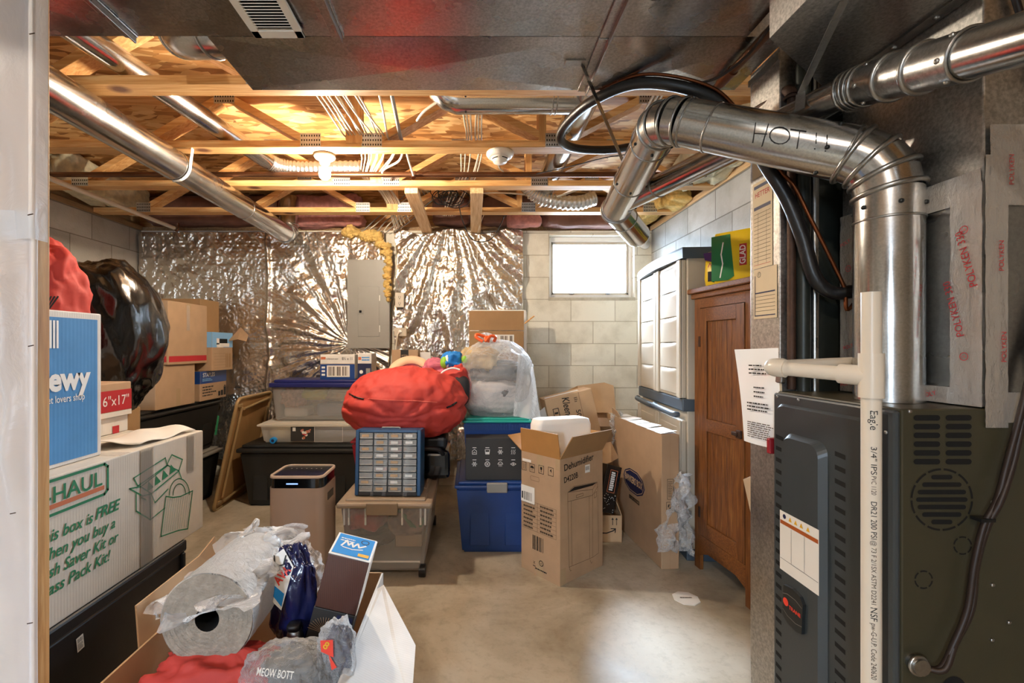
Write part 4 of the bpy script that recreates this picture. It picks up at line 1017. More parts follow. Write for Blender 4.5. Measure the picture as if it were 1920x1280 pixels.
def pflat(mb, t, F, pts, m, d=.0014): mb.flat(F, [uv(t, F, *p) for p in pts], m, d)
# ---------------------------------------------------------------- stud partition at the picture's left edge
solo(MB().box((-1.03, 1.000, 0), (-.9435, 1.037, 2.128), 'pine_z', .002), 'wall_stud', 'pine wall stud behind the plastic sheeting at the left picture edge', 'stud')
def poly_sheet(name_label, z0, z1, y0, seed, edge, wrap):
    t = thing('plastic_sheet', name_label, 'plastic sheeting', (-1.1, y0, z0))
    def fn(u, v):
        x = -1.45 + u * .55; z = z0 + v * (z1 - z0); n = fbm((x * 2.2, seed, z * .8), 2.2, 3)
        k = min(1, max(0, (-.95 - x) / .06))
        y = y0 - .002 - .014 * k * (1 + n) - .012 * k * math.sin(x * 34 + n * 5 + z * 2) - .004 * k * math.sin(x * 90 + 7 * n + z * 6)
        if x > -.94: y += min(wrap, (x + .94)); x = -.9405 + .002 * (1 + n) + edge
        return (x, y, z)
    MB().sheet(fn, 120, 90, 'poly').build('sheet', t, True)
    return t
ps = poly_sheet('lower cloudy plastic sheet stapled over the wall stud at the left edge', 0.01, 1.56, .996, 2, .0, .009)
ps2 = poly_sheet('upper cloudy plastic sheet overlapping the lower one at the left edge', 1.50, 2.125, .990, 9, .003, .036)
for tt, lst in ((ps2, ((60, 63), (57, 402))), (ps, ((58, 648), (24, 962), (56, 1168)))):
    m_ = MB()
    for px, py in lst: m_.tube([P(px - 5, py + 1, .955), P(px + 5, py - 1, .955)], .0011, 'iron', 6)
    m_.build('staple', tt, True)
# ---------------------------------------------------------------- left stack: storage cabinet, moving box, blue box
t = thing('storage_cabinet', 'low black storage cabinet under the big moving box at left', 'cabinet', (-1.40, 1.46, 0))
MB().box((-.28, -.365, .0), (.272, .365, .47), 'black_plastic', .006).build('body', t)
MB().box((-.285, -.37, .47), (.279, .368, .514), 'black_plastic', .008).build('lid', t)
MB().box((.272, .335, .36), (.285, .349, .47), 'black_plastic', .003).build('latch', t)
Fk = frame((.2722, -.365, 0), (0, 1, 0), (0, 0, 1)); lb = MB()
X0, Y0 = uv(t, Fk, 150, 1205)
Xl = Fk @ Matrix.Translation((X0, Y0, 0)) @ Matrix.Rotation(.12, 4, 'Z')
lb.rect(Xl, -.012, -.021, .012, .021, 'paper', .001).lines(Xl, -.009, -.017, .009, .002, 5, 'ink', .5, .2).bars(Xl, -.009, .005, .009, .017, 12, 'ink')
lb.build('sticker', t)
t, F = carton('moving_box', 'large white-washed moving box with green printing on the black cabinet', (-1.415, 1.52, .515), .57, .86, .405, 'haul', seam=1, tape=None)
R_ = F['right']; q = MB(); g_ = lambda zx, zy: (80 + zx / 2.56, 780 + zy / 2.56)
q.text(R_, .207, .353, 'U-HAUL', .062, 'green_ink', .012, 0, .0, .002, .235)
q.rect(R_, .01, .318, .335, .331, 'orange_ink')
q.stroke(R_, [(.005, .395), (.335, .395), (.348, .385), (.348, .313), (.335, .303), (.005, .303)], .008, 'green_ink')
for s_, v, x1 in (('This box is', .247, .288), ('When you buy a', .199, .374), ('Dish Saver Kit or', .151, .388), ('Glass Pack Kit!', .105, .354)):
    q.text(R_, (x1 + .105) / 2, v, s_, .046, 'green_ink', .014, .25, 0, .002, x1 - .105)
q.text(R_, .345, .251, 'FREE', .047, 'green_ink', .026, .25, 0, .002, .098)
for st, cl in (([(447, 368), (447, 455), (515, 497), (515, 375)], False), ([(415, 348), (468, 338), (520, 372), (478, 383)], True), ([(435, 297), (455, 335), (596, 235), (587, 200)], True), ([(596, 230), (618, 185), (670, 208), (652, 262)], False),
               ([(520, 372), (652, 262)], False), ([(470, 338), (600, 235)], False), ([(520, 375), (537, 415), (600, 350)], False), ([(515, 497), (585, 440)], False), ([(652, 262), (664, 297)], False), ([(596, 235), (652, 262)], False),
               ([(590, 385), (566, 577), (650, 548), (695, 540), (718, 358), (660, 385), (625, 390)], True)):
    pstroke(q, t, R_, [g_(*p) for p in st], .0045, 'green_ink', cl)
for k in range(4):
    x = 500 + k * 36; y = 340 - k * 27; pflat(q, t, R_, [g_(x, y + 22), g_(x + 30, y), g_(x + 6, y - 28)], 'green_ink')
pflat(q, t, R_, [g_(470, 385), g_(497, 398), g_(497, 407), g_(470, 394)], 'green_ink')
for rx, ry in ((48, 75), (30, 50)): pstroke(q, t, R_, [g_(655 + rx * math.cos(a * .2), 375 - ry * math.sin(a * .2)) for a in range(17)], .004, 'green_ink')
for k in range(11): pstroke(q, t, R_, [g_(600 + k * 10.5, 395 - k * 1.5), g_(578 + k * 11, 560 - k * 3)], .0012, 'green_ink')
q.build('lettering', t)
tp = MB().rect(R_, .49, .0, .56, .405, 'tape_clear', .0024).rect(R_, .75, .26, .80, .405, 'tape_clear', .0024).rect(F['top'], .0, .40, .57, .45, 'tape_clear', .001); tp.build('packing_tape', t)
t, F = carton('delivery_box', 'blue and white delivery box printed in white, on the big moving box', (-1.425, 1.30, .921), .45, .405, .455, 'white_card', seam=0, tape=None)
q = MB(); R_ = F['right']
q.rect(R_, .0, .012, .388, .435, 'blue_card', .001).rect(F['front'], .01, .012, .44, .435, 'blue_card', .001)
q.text(R_, .245, .252, 'chewy', .095, 'white', .04, 0, 0, .0022, .225).text(R_, .238, .196, 'where pet lovers shop', .030, 'white', .008, 0, 0, .0022, .20)
for k in range(5): q.rect(R_, .196 + k * .011, .345, .203 + k * .011, .425, 'white', .0022)  # white bars: striped label plus the painted glint of its clear tape
q.build('lettering', t)
# papers on the moving box
def leaf(pts, lift, label, m='paper', group=None):
    a, b_, c, d = [V(p) for p in pts]
    fn = lambda u, v: a.lerp(b_, u).lerp(d.lerp(c, u), v) + V((0, 0, lift * (math.sin(u * PI) * .6 + .4 * math.sin(v * 5 + u * 4) ** 2)))
    return solo(MB().sheet(fn, 14, 14, m, .0012), 'loose_paper', label, 'paper', group)
leaf([(-1.32, 1.53, .9235), (-1.16, 1.62, .9235), (-1.15, 1.93, .9235), (-1.36, 1.90, .9235)], .028, 'curled sheet of paper lying on the big moving box')
t, F = carton('flat_box', 'flat white box under the red-striped box behind the blue delivery box', (-1.62, 1.80, .9215), .36, .285, .068, 'white_card', tape=None)
MB().rect(F['right'], .20, .0, .235, .03, 'red_ink').build('lettering', t)
t, F = carton('shipping_box', 'kraft box with a red stripe and white numbers, half hidden by the black bag', (-1.625, 1.775, .991), .39, .345, .135, 'kraft_grey', tape=None)
q = MB().rect(F['right'], 0, .022, .345, .105, 'red_ink').rect(F['right'], 0, .0, .345, .02, 'white_card')
q.text(F['right'], .20, .062, '16"x16"x17"', .055, 'white', 0, 0, 0, .002, .25); q.build('lettering', t)
carton('shipping_box', 'kraft box on the floor behind the big moving box, carrying the black bag', (-1.96, 2.20, 0), .47, .43, .96, 'kraft_dark')
def bag_fn(seed, amp, sc, am2=.05):
    return lambda d: 1 + amp * fbm(d + V((seed, 0, 0)), 1.6, 3) + am2 * (ridged(d + V((0, seed, 0)), sc, 3) - .4)
solo(MB().blob((-1.775, 2.20, 1.32), (.255, .245, .345), 'bag_black', lambda d: 1 + .10 * fbm(d + V((3, 0, 0)), 1.3, 2) + .045 * (ridged(V((d.x + d.z * .5, d.y, d.z * .4)), 2.0, 3) - .3), 2.5, nu=150, nv=100), 'garbage_bag', 'bulging shiny black garbage bag behind the blue delivery box', 'garbage bag')
t = thing('jacket', 'crumpled red jacket thrown on the stack beside the black garbage bag', 'jacket', (-1.63, 1.72, 1.2))
MB().blob((-1.68, 1.73, 1.455), (.20, .13, .235), 'red_cloth', bag_fn(8, .16, 1.6, .06), 2.2, nu=100, nv=70).build('shell', t, True)
st = MB()
for k in range(3): st.tube([(-1.475 + k * .012, 1.60 - k * .004, 1.40), (-1.455 + k * .012, 1.605, 1.445)], .0025, 'ink', 6)
st.build('sleeve_stripe', t, True)
# ---------------------------------------------------------------- black totes and the boxes on them
def tote(name, label, lo, hi, top, m, lid_m, lid_h=.045, lip=.02, ribs=True, group=None, opened=False):
    (x0, y0, z0), (x1, y1, z1) = lo, hi
    t = thing(name, label, 'storage tote', ((x0 + x1) / 2, (y0 + y1) / 2, z0), group=group)
    b_ = MB().taper((x0 + top, y0 + top, z0), (x1 - top, y1 - top, z1 - lid_h), top, m, None, .012)
    if ribs:
        n = max(2, int((x1 - x0) / .22))
        for i in range(n):
            xx = x0 + top + (x1 - x0 - 2 * top) * (i + .5) / n
            b_.box((xx - .06, y0 + top * .55 - .006, z0 + .05), (xx + .06, y0 + top * .55 + .02, z1 - lid_h - .05), m, .006)
        n = max(2, int((y1 - y0) / .22))
        for i in range(n):
            yy = y0 + top + (y1 - y0 - 2 * top) * (i + .5) / n
            b_.box((x1 - top * .55 - .02, yy - .06, z0 + .05), (x1 - top * .55 + .006, yy + .06, z1 - lid_h - .05), m, .006)
    b_.build('tub', t, True)
    l = MB().box((x0 - lip, y0 - lip, z1 - lid_h), (x1 + lip, y1 + lip, z1 - lid_h * .45), lid_m, .01)
    l.box((x0 + .01, y0 + .01, z1 - lid_h * .5), (x1 - .01, y1 - .01, z1), lid_m, .012); l.build('lid', t, True)
    return t
tote('storage_tote', 'lower of two stacked black totes beside the folding table', (-2.70, 3.0, 0), (-2.17, 4.0, .42), .045, 'black_tote', 'grey_lid')
tt = tote('storage_tote', 'upper of two stacked black totes, with cardboard boxes on its lid', (-2.70, 3.0, .42), (-2.17, 4.0, .835), .045, 'black_tote', 'black_tote')
MB().poly([P(402, 815, 3.86), P(406, 815, 3.86), P(411, 780, 3.9), P(408, 778, 3.9)], 'green_ink', .002).build('tag', tt, True)
t, F = carton('cardboard_box', 'plain kraft box on the black tote, lower of the two kraft boxes', (-2.36, 3.375, .836), .42, .45, .305, 'kraft', seam=1)
MB().rect(F['right'], .22, .01, .27, .13, 'tape').build('label_tape', t)
t, F = carton('cardboard_box', 'kraft box with a red band, topmost beside the black garbage bag', (-2.365, 3.49, 1.142), .47, .48, .455, 'kraft', seam=0)
MB().rect(F['right'], .01, .02, .47, .062, 'red_ink').rect(F['front'], .01, .02, .46, .062, 'red_ink').build('lettering', t)
MB().rect(F['right'], .21, .25, .25, .44, 'tape_clear', .002).build('label_tape', t)
t, F = carton('copier_box', 'small kraft and blue office box under the file box on the tote', (-2.325, 3.865, .836), .35, .39, .238, 'kraft', tape=None)
q = MB(); R_ = F['right']; q.rect(R_, 0, .138, .39, .238, 'blue_plastic', .001).rect(F['front'], 0, .138, .35, .238, 'blue_plastic', .001)
q.text(R_, .12, .205, 'STAPLES', .045, 'white', .01, 0, 0, .002, .17).lines(R_, .03, .155, .18, .18, 2, 'pale_blue', .5, .2, 2)
q.lines(R_, .03, .03, .24, .12, 4, 'ink', .45, .4, 5).rect(R_, .26, .02, .29, .06, 'ink').rect(R_, .30, .02, .335, .065, 'ink').rect(R_, .345, .02, .38, .09, 'ink').ring(R_, .362, .09, .008, .016, 'ink')
q.build('lettering', t)
t, F = carton('file_box', 'blue and kraft file box with a torn handle hole on the tote stack', (-2.275, 3.90, 1.075), .36, .32, .315, 'kraft', tape=None)
q = MB(); R_ = F['right']; q.rect(R_, 0, .19, .32, .315, 'pale_blue', .001).rect(F['front'], 0, .19, .36, .315, 'pale_blue', .001)
q.rect(R_, .10, .225, .23, .262, 'hole', .002).rect(R_, .06, .19, .16, .225, 'white_card', .004).rect(R_, .06, .215, .10, .265, 'white_card', .004).rect(R_, .12, .195, .26, .225, 'paper', .003)
for k in range(6): q.rect(R_, .03, .02 + k * .024, .20, .021 + k * .024, 'ink_soft')
q.bars(R_, .20, .02, .30, .14, 5, 'kraft_dark'); q.build('lettering', t)
carton('cardboard_box', 'dark kraft box edge behind the topmost red-banded box', (-2.37, 3.915, 1.392), .32, .28, .27, 'kraft_dark', tape=None)
solo(MB().poly([P(428, 640, 4.0), P(452, 614, 4.02), P(466, 628, 4.0), P(462, 640, 3.98), P(446, 636, 3.98)], 'kraft', .006), 'cardboard_flap', 'torn bit of cardboard sticking up behind the file box', 'cardboard')
# folding table
t = thing('folding_table', 'tan folding card table standing on edge beside the black totes', 'table', (-1.95, 3.85, 0))
Ft = frame((-1.985, 3.56, .004), (.0, 1, 0), (.19, -.04, .86)); TW, TH = .60, .885
pts = []
for cx_, cy_, a0 in ((TW - .05, .05, -PI / 2), (TW - .05, TH - .05, 0), (.05, TH - .05, PI / 2), (.05, .05, PI)):
    for i in range(6): a = a0 + i * PI / 10; pts.append((cx_ + .05 * math.cos(a), cy_ + .05 * math.sin(a)))
n = len(pts)
MB().add([Ft @ V((x, y, -.012)) for x, y in pts] + [Ft @ V((x, y, -.004)) for x, y in pts], [tuple(reversed(range(n))), tuple(range(n, 2 * n))] + [(i, (i + 1) % n, n + (i + 1) % n, n + i) for i in range(n)], 'tan_table').build('tabletop', t, True)
MB().tube([Ft @ V((x, y, -.003)) for x, y in pts], .013, 'tan_metal', 10, False, None, True).build('rim', t, True)
for (a, b_) in (((.06, .10), (.06, .82)), ((.10, .06), (.54, .10)), ((.10, .80), (.52, .84)), ((.54, .14), (.54, .76))):
    MB().tube([Ft @ V((*a, .016)), Ft @ V((*b_, .016))], .010, 'tan_metal', 12).build('leg', t, True)
b_ = MB()
for x, y in ((.05, .06), (.05, .83), (.55, .06), (.55, .83)): b_.box((x - .03, y - .012, .0), (x + .03, y + .012, .012), 'tan_metal', .003, Ft)
b_.build('bracket', t, True)
# long trunk and clear totes
tote('storage_chest', 'long low black storage trunk against the foil-covered wall', (-1.835, 3.66, 0), (-.50, 4.12, .495), .05, 'black_tote', 'black_tote', .06)
solo(MB().box((-2.02, 4.0, 0), (-1.99, 4.08, .62), 'oak', .003), 'wood_board', 'narrow reddish board standing between black totes and folding table', 'board')
def clear_tote(name, label, lo, hi, top, m, lid_m, lid_h, extra=None):
    (x0, y0, z0), (x1, y1, z1) = lo, hi; t = thing(name, label, 'storage tote', ((x0 + x1) / 2, (y0 + y1) / 2, z0))
    b_ = MB().taper((x0 + top, y0 + top, z0 + .002), (x1 - top, y1 - top, z1 - lid_h), top, m, None, .012, True)
    b_.build('tub', t, True)
    MB().box((x0 - .02, y0 - .02, z1 - lid_h), (x1 + .02, y1 + .02, z1 - lid_h * .4), lid_m, .008).box((x0 + .01, y0 + .01, z1 - lid_h * .45), (x1 - .01, y1 - .01, z1), lid_m, .008).build('lid', t, True)
    return t
t = clear_tote('underbed_tote', 'flat milky clear tote with a clear lid on the black trunk', (-1.70, 3.72, .496), (-.76, 4.10, .662), .02, 'clear_tote2', 'clear_tote2', .03)
Ff_ = frame((-1.70, 3.712, .496), (1, 0, 0), (0, 0, 1)); q = MB()
q.rect(Ff_, .25, .02, .44, .135, 'dark_box').rect(Ff_, .265, .10, .29, .13, 'paper', .002)
for i in range(14):
    rr = random.Random(i); q.disc(Ff_, .33 + .08 * rr.random(), .035 + .08 * rr.random(), .005 + .009 * rr.random(), rr.choice(['orange_ink', 'paper', 'pink_wool', 'red_ink']), .002 + i * .0001)
q.stroke(Ff_, [(.44, .015), (.665, .015), (.665, .14), (.44, .14)], .003, 'paper', .002, True); q.build('paper_label', t, True)
MB().cyl((-1.59, 3.735, .522), (-1.59, 3.70, .522), .024, 'sky_blue_print', 16).cyl((-1.59, 3.70, .522), (-1.59, 3.698, .522), .012, 'navy', 12).build('wheel', t, True)
def wad(name, label, cat, c, r, m, seed, amp=.25, sc=3.0, p=3.0, zmin=None, nu=56, nv=36, group=None):
    return solo(MB().blob(c, r, m, bag_fn(seed, amp, sc, .08), p, nu=nu, nv=nv, zmin=zmin), name, label, cat, group)
M['cream_cloth'] = mat('cream cloth', 'd8c6a0', .8, 0, .08, bmp=.2, bscale=40); M['pink_cloth'] = mat('pink beads', 'd09a84', .6, 0, .3, 40, bmp=.6, bscale=70)
M['lime_cloth'] = mat('lime cloth', 'c8c43a', .7, 0, .08); M['blue_grey_cloth'] = mat('blue grey cloth', '8a93a8', .7, 0, .06); M['plaid'] = mat('plaid cloth', '7a5a48', .8, 0, .5, 24)
M['green_cloth'] = mat('green cloth', '3e6a3a', .8, 0, .1); M['dark_cloth'] = mat('dark cloth', '232326', .8, 0, .2)
wad('folded_cloth', 'white bundle inside the flat milky tote', 'cloth', (-1.57, 3.90, .57), (.10, .13, .055), 'cream_cloth', 2)
wad('folded_cloth', 'grey bundle in the right half of the flat milky tote', 'cloth', (-1.08, 3.90, .57), (.24, .13, .055), 'blue_grey_cloth', 4)
t = clear_tote('storage_tote', 'clear tote with a dark blue lid on the flat milky tote', (-1.63, 3.78, .664), (-.86, 4.12, 1.0), .02, 'clear_tote', 'blue_dark', .06)
wad('beaded_trim', 'pink shaggy wad inside the clear tote with the blue lid', 'trim', (-1.50, 3.93, .84), (.09, .09, .08), 'pink_cloth', 5, .3, 6)
wad('folded_cloth', 'lime yellow cloth inside the clear tote with the blue lid', 'cloth', (-1.31, 3.93, .875), (.11, .09, .05), 'lime_cloth', 6)
wad('folded_cloth', 'cream cloth inside the clear tote with the blue lid', 'cloth', (-1.06, 3.93, .87), (.15, .10, .055), 'cream_cloth', 7)
solo(MB().box((-1.30, 3.86, .69), (-1.02, 4.05, .80), 'blue_grey_cloth', .03), 'folded_cloth', 'folded blue grey cloth low in the clear tote with the blue lid', 'cloth')
solo(MB().box((-1.56, 3.84, .69), (-1.36, 4.02, .765), 'paper', .02), 'paper_bag', 'whitish paper packet low in the clear tote with the blue lid', 'packet')
t, F = carton('paper_box', 'white and blue office paper carton on the dark blue tote lid', (-1.115, 3.955, 1.001), .285, .22, .205, 'white_card', tape=None)
q = MB(); f_ = F['front']; q.rect(f_, 0, 0, .285, .125, 'blue_plastic', .001).rect(f_, .055, .02, .245, .115, 'paper', .002).bars(f_, .07, .03, .23, .105, 14, 'ink_soft').rect(f_, .005, .165, .045, .185, 'orange_ink', .002)
q.text(f_, .10, .17, 'multipurpose paper', .02, 'ink', 0, 0, 0, .002, .10).text(f_, .225, .17, '8½ x 11', .035, 'ink', .01, 0, 0, .002, .085).rect(f_, .0, .127, .285, .13, 'kraft', .002)
for z in (.03, .06, .09): q.rect(f_, .012, z, .04, z + .016, 'white', .002)
q.build('lettering', t)
t, F = carton('paper_box', 'smaller blue and white paper carton turned sideways next to the office paper carton', (-.895, 3.965, 1.001), .115, .20, .215, 'white_card', tape=None)
q = MB(); f_ = F['front']; q.rect(f_, 0, 0, .115, .13, 'navy', .001).rect(f_, .006, .16, .03, .185, 'orange_ink', .002).lines(f_, .035, .15, .10, .19, 2, 'sky_blue_print', .5, .1).disc(f_, .03, .06, .015, 'white', .002).rect(f_, .07, .03, .105, .09, 'grey_paint', .002)
q.build('lettering', t)
t, F = carton('delivery_box', 'small kraft delivery box with a black tape mark behind the red duffel bag', (-.56, 3.97, .9), .22, .2, .345, 'kraft', tape=None)
MB().rect(F['front'], .075, .0, .14, .345, 'ink', .001).text(F['front'], .108, .30, 'prime', .028, 'kraft', 0, 0, 0, .002, .05).build('lettering', t)
solo(MB().box((-.44, 3.93, .9), (-.35, 3.97, 1.225), 'white_card', .002), 'white_card', 'white card standing beside the small kraft delivery box', 'card')
carton('shipping_box', 'kraft box standing on the black trunk, hidden behind the red duffel bag', (-.56, 3.92, .496), .40, .34, .402, 'kraft_dark')
# ---------------------------------------------------------------- air purifier
t = thing('dehumidifier', 'champagne and black dehumidifier on the floor in front of the black trunk', 'appliance', (-.905, 2.50, 0))
def rrect(w_, d_, r, z, n=6):
    out = []
    for cx_, cy_, a0 in ((w_ / 2 - r, -d_ / 2 + r, -PI / 2), (w_ / 2 - r, d_ / 2 - r, 0), (-w_ / 2 + r, d_ / 2 - r, PI / 2), (-w_ / 2 + r, -d_ / 2 + r, PI)):
        for i in range(n + 1): a = a0 + i * PI / 2 / n; out.append(V((cx_ + r * math.cos(a), cy_ + r * math.sin(a), z)))
    return out
def loft(mb, rings, m, cap0=True, cap1=True, smooth=True, X=None):
    n = len(rings[0]); vs = [p for r in rings for p in r]
    fs = [(i * n + k, i * n + (k + 1) % n, (i + 1) * n + (k + 1) % n, (i + 1) * n + k) for i in range(len(rings) - 1) for k in range(n)]
    mb.add(vs, fs, m, smooth, X)
    if cap0: mb.add(rings[0], [tuple(reversed(range(n)))], m, False, X)
    if cap1: mb.add(rings[-1], [tuple(range(n))], m, False, X)
    return mb
w_, d_ = .285, .25
loft(MB(), [rrect(w_, d_, .04, .012), rrect(w_, d_, .04, .545)], 'champagne').build('body', t)
loft(MB(), [rrect(w_ - .008, d_ - .008, .038, .545), rrect(w_ - .008, d_ - .008, .038, .595)], 'gloss_black').build('band', t)
loft(MB(), [rrect(w_, d_, .04, .595), rrect(w_ - .002, d_ - .002, .04, .607), rrect(w_ - .02, d_ - .02, .032, .608), rrect(w_ - .022, d_ - .022, .03, .602)], 'champagne', True, False).build('rim', t)
loft(MB(), [rrect(w_ - .022, d_ - .022, .03, .600), rrect(w_ - .022, d_ - .022, .03, .603)], 'gloss_black').build('top_panel', t)
Fq = frame((-w_ / 2, -d_ / 2, 0), (1, 0, 0), (0, 0, 1))
MB().rect(Fq, .095, .564, .155, .571, 'led', -.003).build('light_bar', t)
Fz = frame((-w_ / 2, -d_ / 2, .6032), (1, 0, 0), (0, 1, 0)); q = MB()
for k in range(7): q.disc(Fz, .06 + k * .027, .17, .004, 'grey_paint', .0006)
q.build('touch_icons', t)
MB().box((w_ / 2 - .002, -.05, .46), (w_ / 2 + .0015, .05, .50), 'dark_edge', .001).build('hand_grip', t)
fo = MB()
for x in (-.1, .1):
    for y in (-.09, .09): fo.cyl((x, y, 0), (x, y, .014), .018, 'black_plastic', 12)
fo.build('foot', t)
# ---------------------------------------------------------------- rolling tote, organizer
t = thing('rolling_tote', 'clear wheeled storage tote with a taupe lid in front of the red duffel bag', 'storage tote', (-.475, 2.93, 0))
x0, x1, ya, yb = -.725, -.225, 2.52, 3.36
MB().taper((x0 + .045, ya + .03, .035), (x1 - .045, yb - .03, .395), .035, 'clear_tote', None, .02, True).build('tub', t, True)
l = MB().box((x0 - .01, ya - .02, .395), (x1 + .01, yb + .02, .425), 'tan_lid', .012).box((x0 + .03, ya + .02, .42), (x1 - .03, yb - .02, .436), 'tan_lid', .008)
l.box((x0 + .04, ya + .2, .43), (x0 + .06, yb - .2, .446), 'tan_lid', .004).box((x1 - .06, ya + .2, .43), (x1 - .04, yb - .2, .446), 'tan_lid', .004); l.build('lid', t, True)
MB().box((-.57, ya - .034, .365), (-.40, ya - .016, .432), 'tan_lid', .006).build('latch', t, True)
for x in (x0 + .03, x0 + .055, x1 - .055, x1 - .03, -.58, -.38): MB().box((x - .005, ya + .0, .30), (x + .005, ya + .012, .395), 'white_card', .003).build('rib', t, True)
MB().box((x0 + .06, ya + .018, .09), (x1 - .06, ya + .022, .10), 'white_card', .001).build('rib', t, True)
for x in (x0 + .06, x1 - .05):
    for y in (ya + .05, yb - .05): MB().cyl((x - .018, y, .034), (x + .018, y, .034), .034, 'black_plastic', 20).build('wheel', t, True)
wad('red_blanket', 'red blanket crumpled inside the clear wheeled tote', 'blanket', (-.60, 2.78, .30), (.10, .20, .075), 'red_fabric', 3, .25, 2.5)
wad('plaid_cloth', 'red and green patterned cloth inside the clear wheeled tote', 'cloth', (-.37, 2.80, .285), (.11, .22, .09), 'plaid', 6, .2, 2.5)
solo(MB().tube(smooth_path([(-.45, 2.60, .36), (-.38, 2.59, .33), (-.34, 2.585, .28), (-.30, 2.59, .26), (-.27, 2.60, .31)], 6), .012, 'green_cloth', 8), 'green_ribbon', 'green ribbon draped inside the clear wheeled tote', 'ribbon')
solo(MB().box((-.43, 2.60, .15), (-.28, 3.0, .22), 'kraft', .004), 'cardboard_box', 'small kraft carton inside the clear wheeled tote', 'box')
wad('dark_cloth', 'dark cloth bundle inside the clear wheeled tote', 'cloth', (-.56, 2.78, .19), (.11, .18, .06), 'dark_cloth', 8, .3, 3)
t = thing('drawer_organizer', 'blue small-parts organizer with clear drawers on the taupe tote lid', 'parts organizer', (-.468, 2.63, .4365), rotz=R(-1.5), rot=(R(-4), 0, R(-2)))
OW, OH, OD = .368, .362, .16; t.location = (-.468, 2.66, .4365); WM[t] = Matrix.Translation(t.location) @ t.rotation_euler.to_matrix().to_4x4()
cs = MB(); k = .02; M['organizer_blue'] = mat('organizer blue', '1f4a72', .4, var=.06)
cs.box((-OW / 2, -OD / 2, 0), (-OW / 2 + k, OD / 2, OH), 'organizer_blue', .003).box((OW / 2 - k, -OD / 2, 0), (OW / 2, OD / 2, OH), 'organizer_blue', .003)
cs.box((-OW / 2 + k, -OD / 2, 0), (OW / 2 - k, OD / 2, k), 'dark_box', .002).box((-OW / 2 + k, -OD / 2, OH - k * .7), (OW / 2 - k, OD / 2, OH), 'organizer_blue', .002).box((-OW / 2 + k, OD / 2 - .006, k), (OW / 2 - k, OD / 2, OH - k * .7), 'dark_box')
M['grey_clutter'] = mat('grey clutter', '6c6a66', .6, 0, .4, 14)
cw = (OW - 2 * k) / 4; ch = (OH - k * 1.7) / 9
for i in range(1, 4): cs.box((-OW / 2 + k + i * cw - .0025, -OD / 2 + .004, k), (-OW / 2 + k + i * cw + .0025, OD / 2 - .006, OH - k * .7), 'dark_box')
for j in range(1, 9): cs.box((-OW / 2 + k, -OD / 2 + .006, k + j * ch - .0015), (OW / 2 - k, OD / 2 - .006, k + j * ch + .0015), 'dark_box')
cs.build('case', t); rr = random.Random(4)
M['drawer_clear'] = clear('drawer plastic', (.75, .72, .66), .28, .12)
for i in range(4):
    for j in range(9):
        xa, za = -OW / 2 + k + i * cw + .004, k + j * ch + .003; dr = MB()
        dr.box((xa, -OD / 2 - .002, za), (xa + cw - .008, -OD / 2 + .002, za + ch - .006), 'drawer_clear', .001)
        dr.box((xa + .003, -OD / 2 + .006, za + .001), (xa + cw - .011, OD / 2 - .02, za + ch * rr.uniform(.3, .75)), 'red_plastic' if (i, j) in ((2, 7), (2, 6), (1, 3)) else rr.choice(['kraft_dark', 'iron', 'dark_box', 'grey_clutter', 'dark_box', 'grey_clutter', 'iron']), .002)
        if rr.random() < (.75 if i in (1, 2) else .3): dr.box((xa + .012, -OD / 2 - .0032, za + .008), (xa + cw - .03, -OD / 2 - .002, za + ch - .014), 'kraft_pale' if rr.random() < .7 else 'paper')
        dr.box((xa + .004, -OD / 2 - .007, za), (xa + cw - .012, -OD / 2 - .001, za + .005), 'drawer_clear', .001)
        dr.build('drawer', t)
hd = MB().tube(smooth_path([(-.05, 0, OH), (-.045, 0, OH + .006), (.045, 0, OH + .006), (.05, 0, OH)], 4), .004, 'grey_paint', 8); hd.build('carry_handle', t)
fm = MB(); Fo = frame((-OW / 2, -OD / 2, 0), (1, 0, 0), (0, 0, 1))
for x, w2 in ((.09, .016), (.155, .02), (.27, .024)): fm.add([(x, .0, .008), (x + w2, .0, .008), (x + w2 + .02, .34, .008), (x + .02, .34, .008)], [(0, 1, 2, 3)], 'clear_film', False, Fo)
fm.build('plastic_wrap', t)
# ---------------------------------------------------------------- red tub, duffel, soft things
t = tote('red_tub', 'red plastic tub behind the parts organizer, under the red duffel bag', (-.745, 2.86, .438), (-.43, 3.22, .705), .03, 'red_plastic', 'red_plastic', .03, .006, False)
t = thing('tool_case', 'black glossy tool case beside the red tub, under the red duffel bag', 'case', (-.27, 3.0, .438))
MB().box((-.395, 2.90, .438), (-.14, 3.18, .62), 'gloss_black', .03).build('body', t, True)
MB().tube(smooth_path([(-.36, 2.9, .60), (-.35, 2.86, .64), (-.22, 2.86, .64), (-.18, 2.9, .60)], 6), .014, 'black_plastic', 10).build('handle', t, True)
MB().box((-.38, 2.93, .62), (-.16, 3.16, .70), 'black_plastic', .02).build('lid', t, True)
t = thing('duffel_bag', 'big bright red duffel bag lying on the red tub', 'duffel bag', (-.42, 3.0, .70))
def duf(d):
    k = 1 + .05 * fbm(d + V((2, 0, 5)), 1.5, 2)
    a = math.atan2(d.x, d.z + .25)
    fold = .20 * (abs(math.sin(a * 5 + 1.5 * fbm(d, 1.6, 2))) ** .6 - .7) * max(0, .5 - abs(d.z - .05)) * (1 if d.y < .3 else .3)
    return k + fold + .045 * (ridged(V((d.x * 2.0, d.y, d.z * .8)), 2.0, 3) - .3)
mb = MB().blob((-.425, 3.02, .90), (.385, .30, .235), 'red_cloth', duf, 2.5, 2.0, 150, 100, .706); shell = mb.build('shell', t, True)
from mathutils.bvhtree import BVHTree
_bv = BVHTree.FromPolygons([tuple(p) for p in mb.v], mb.f)
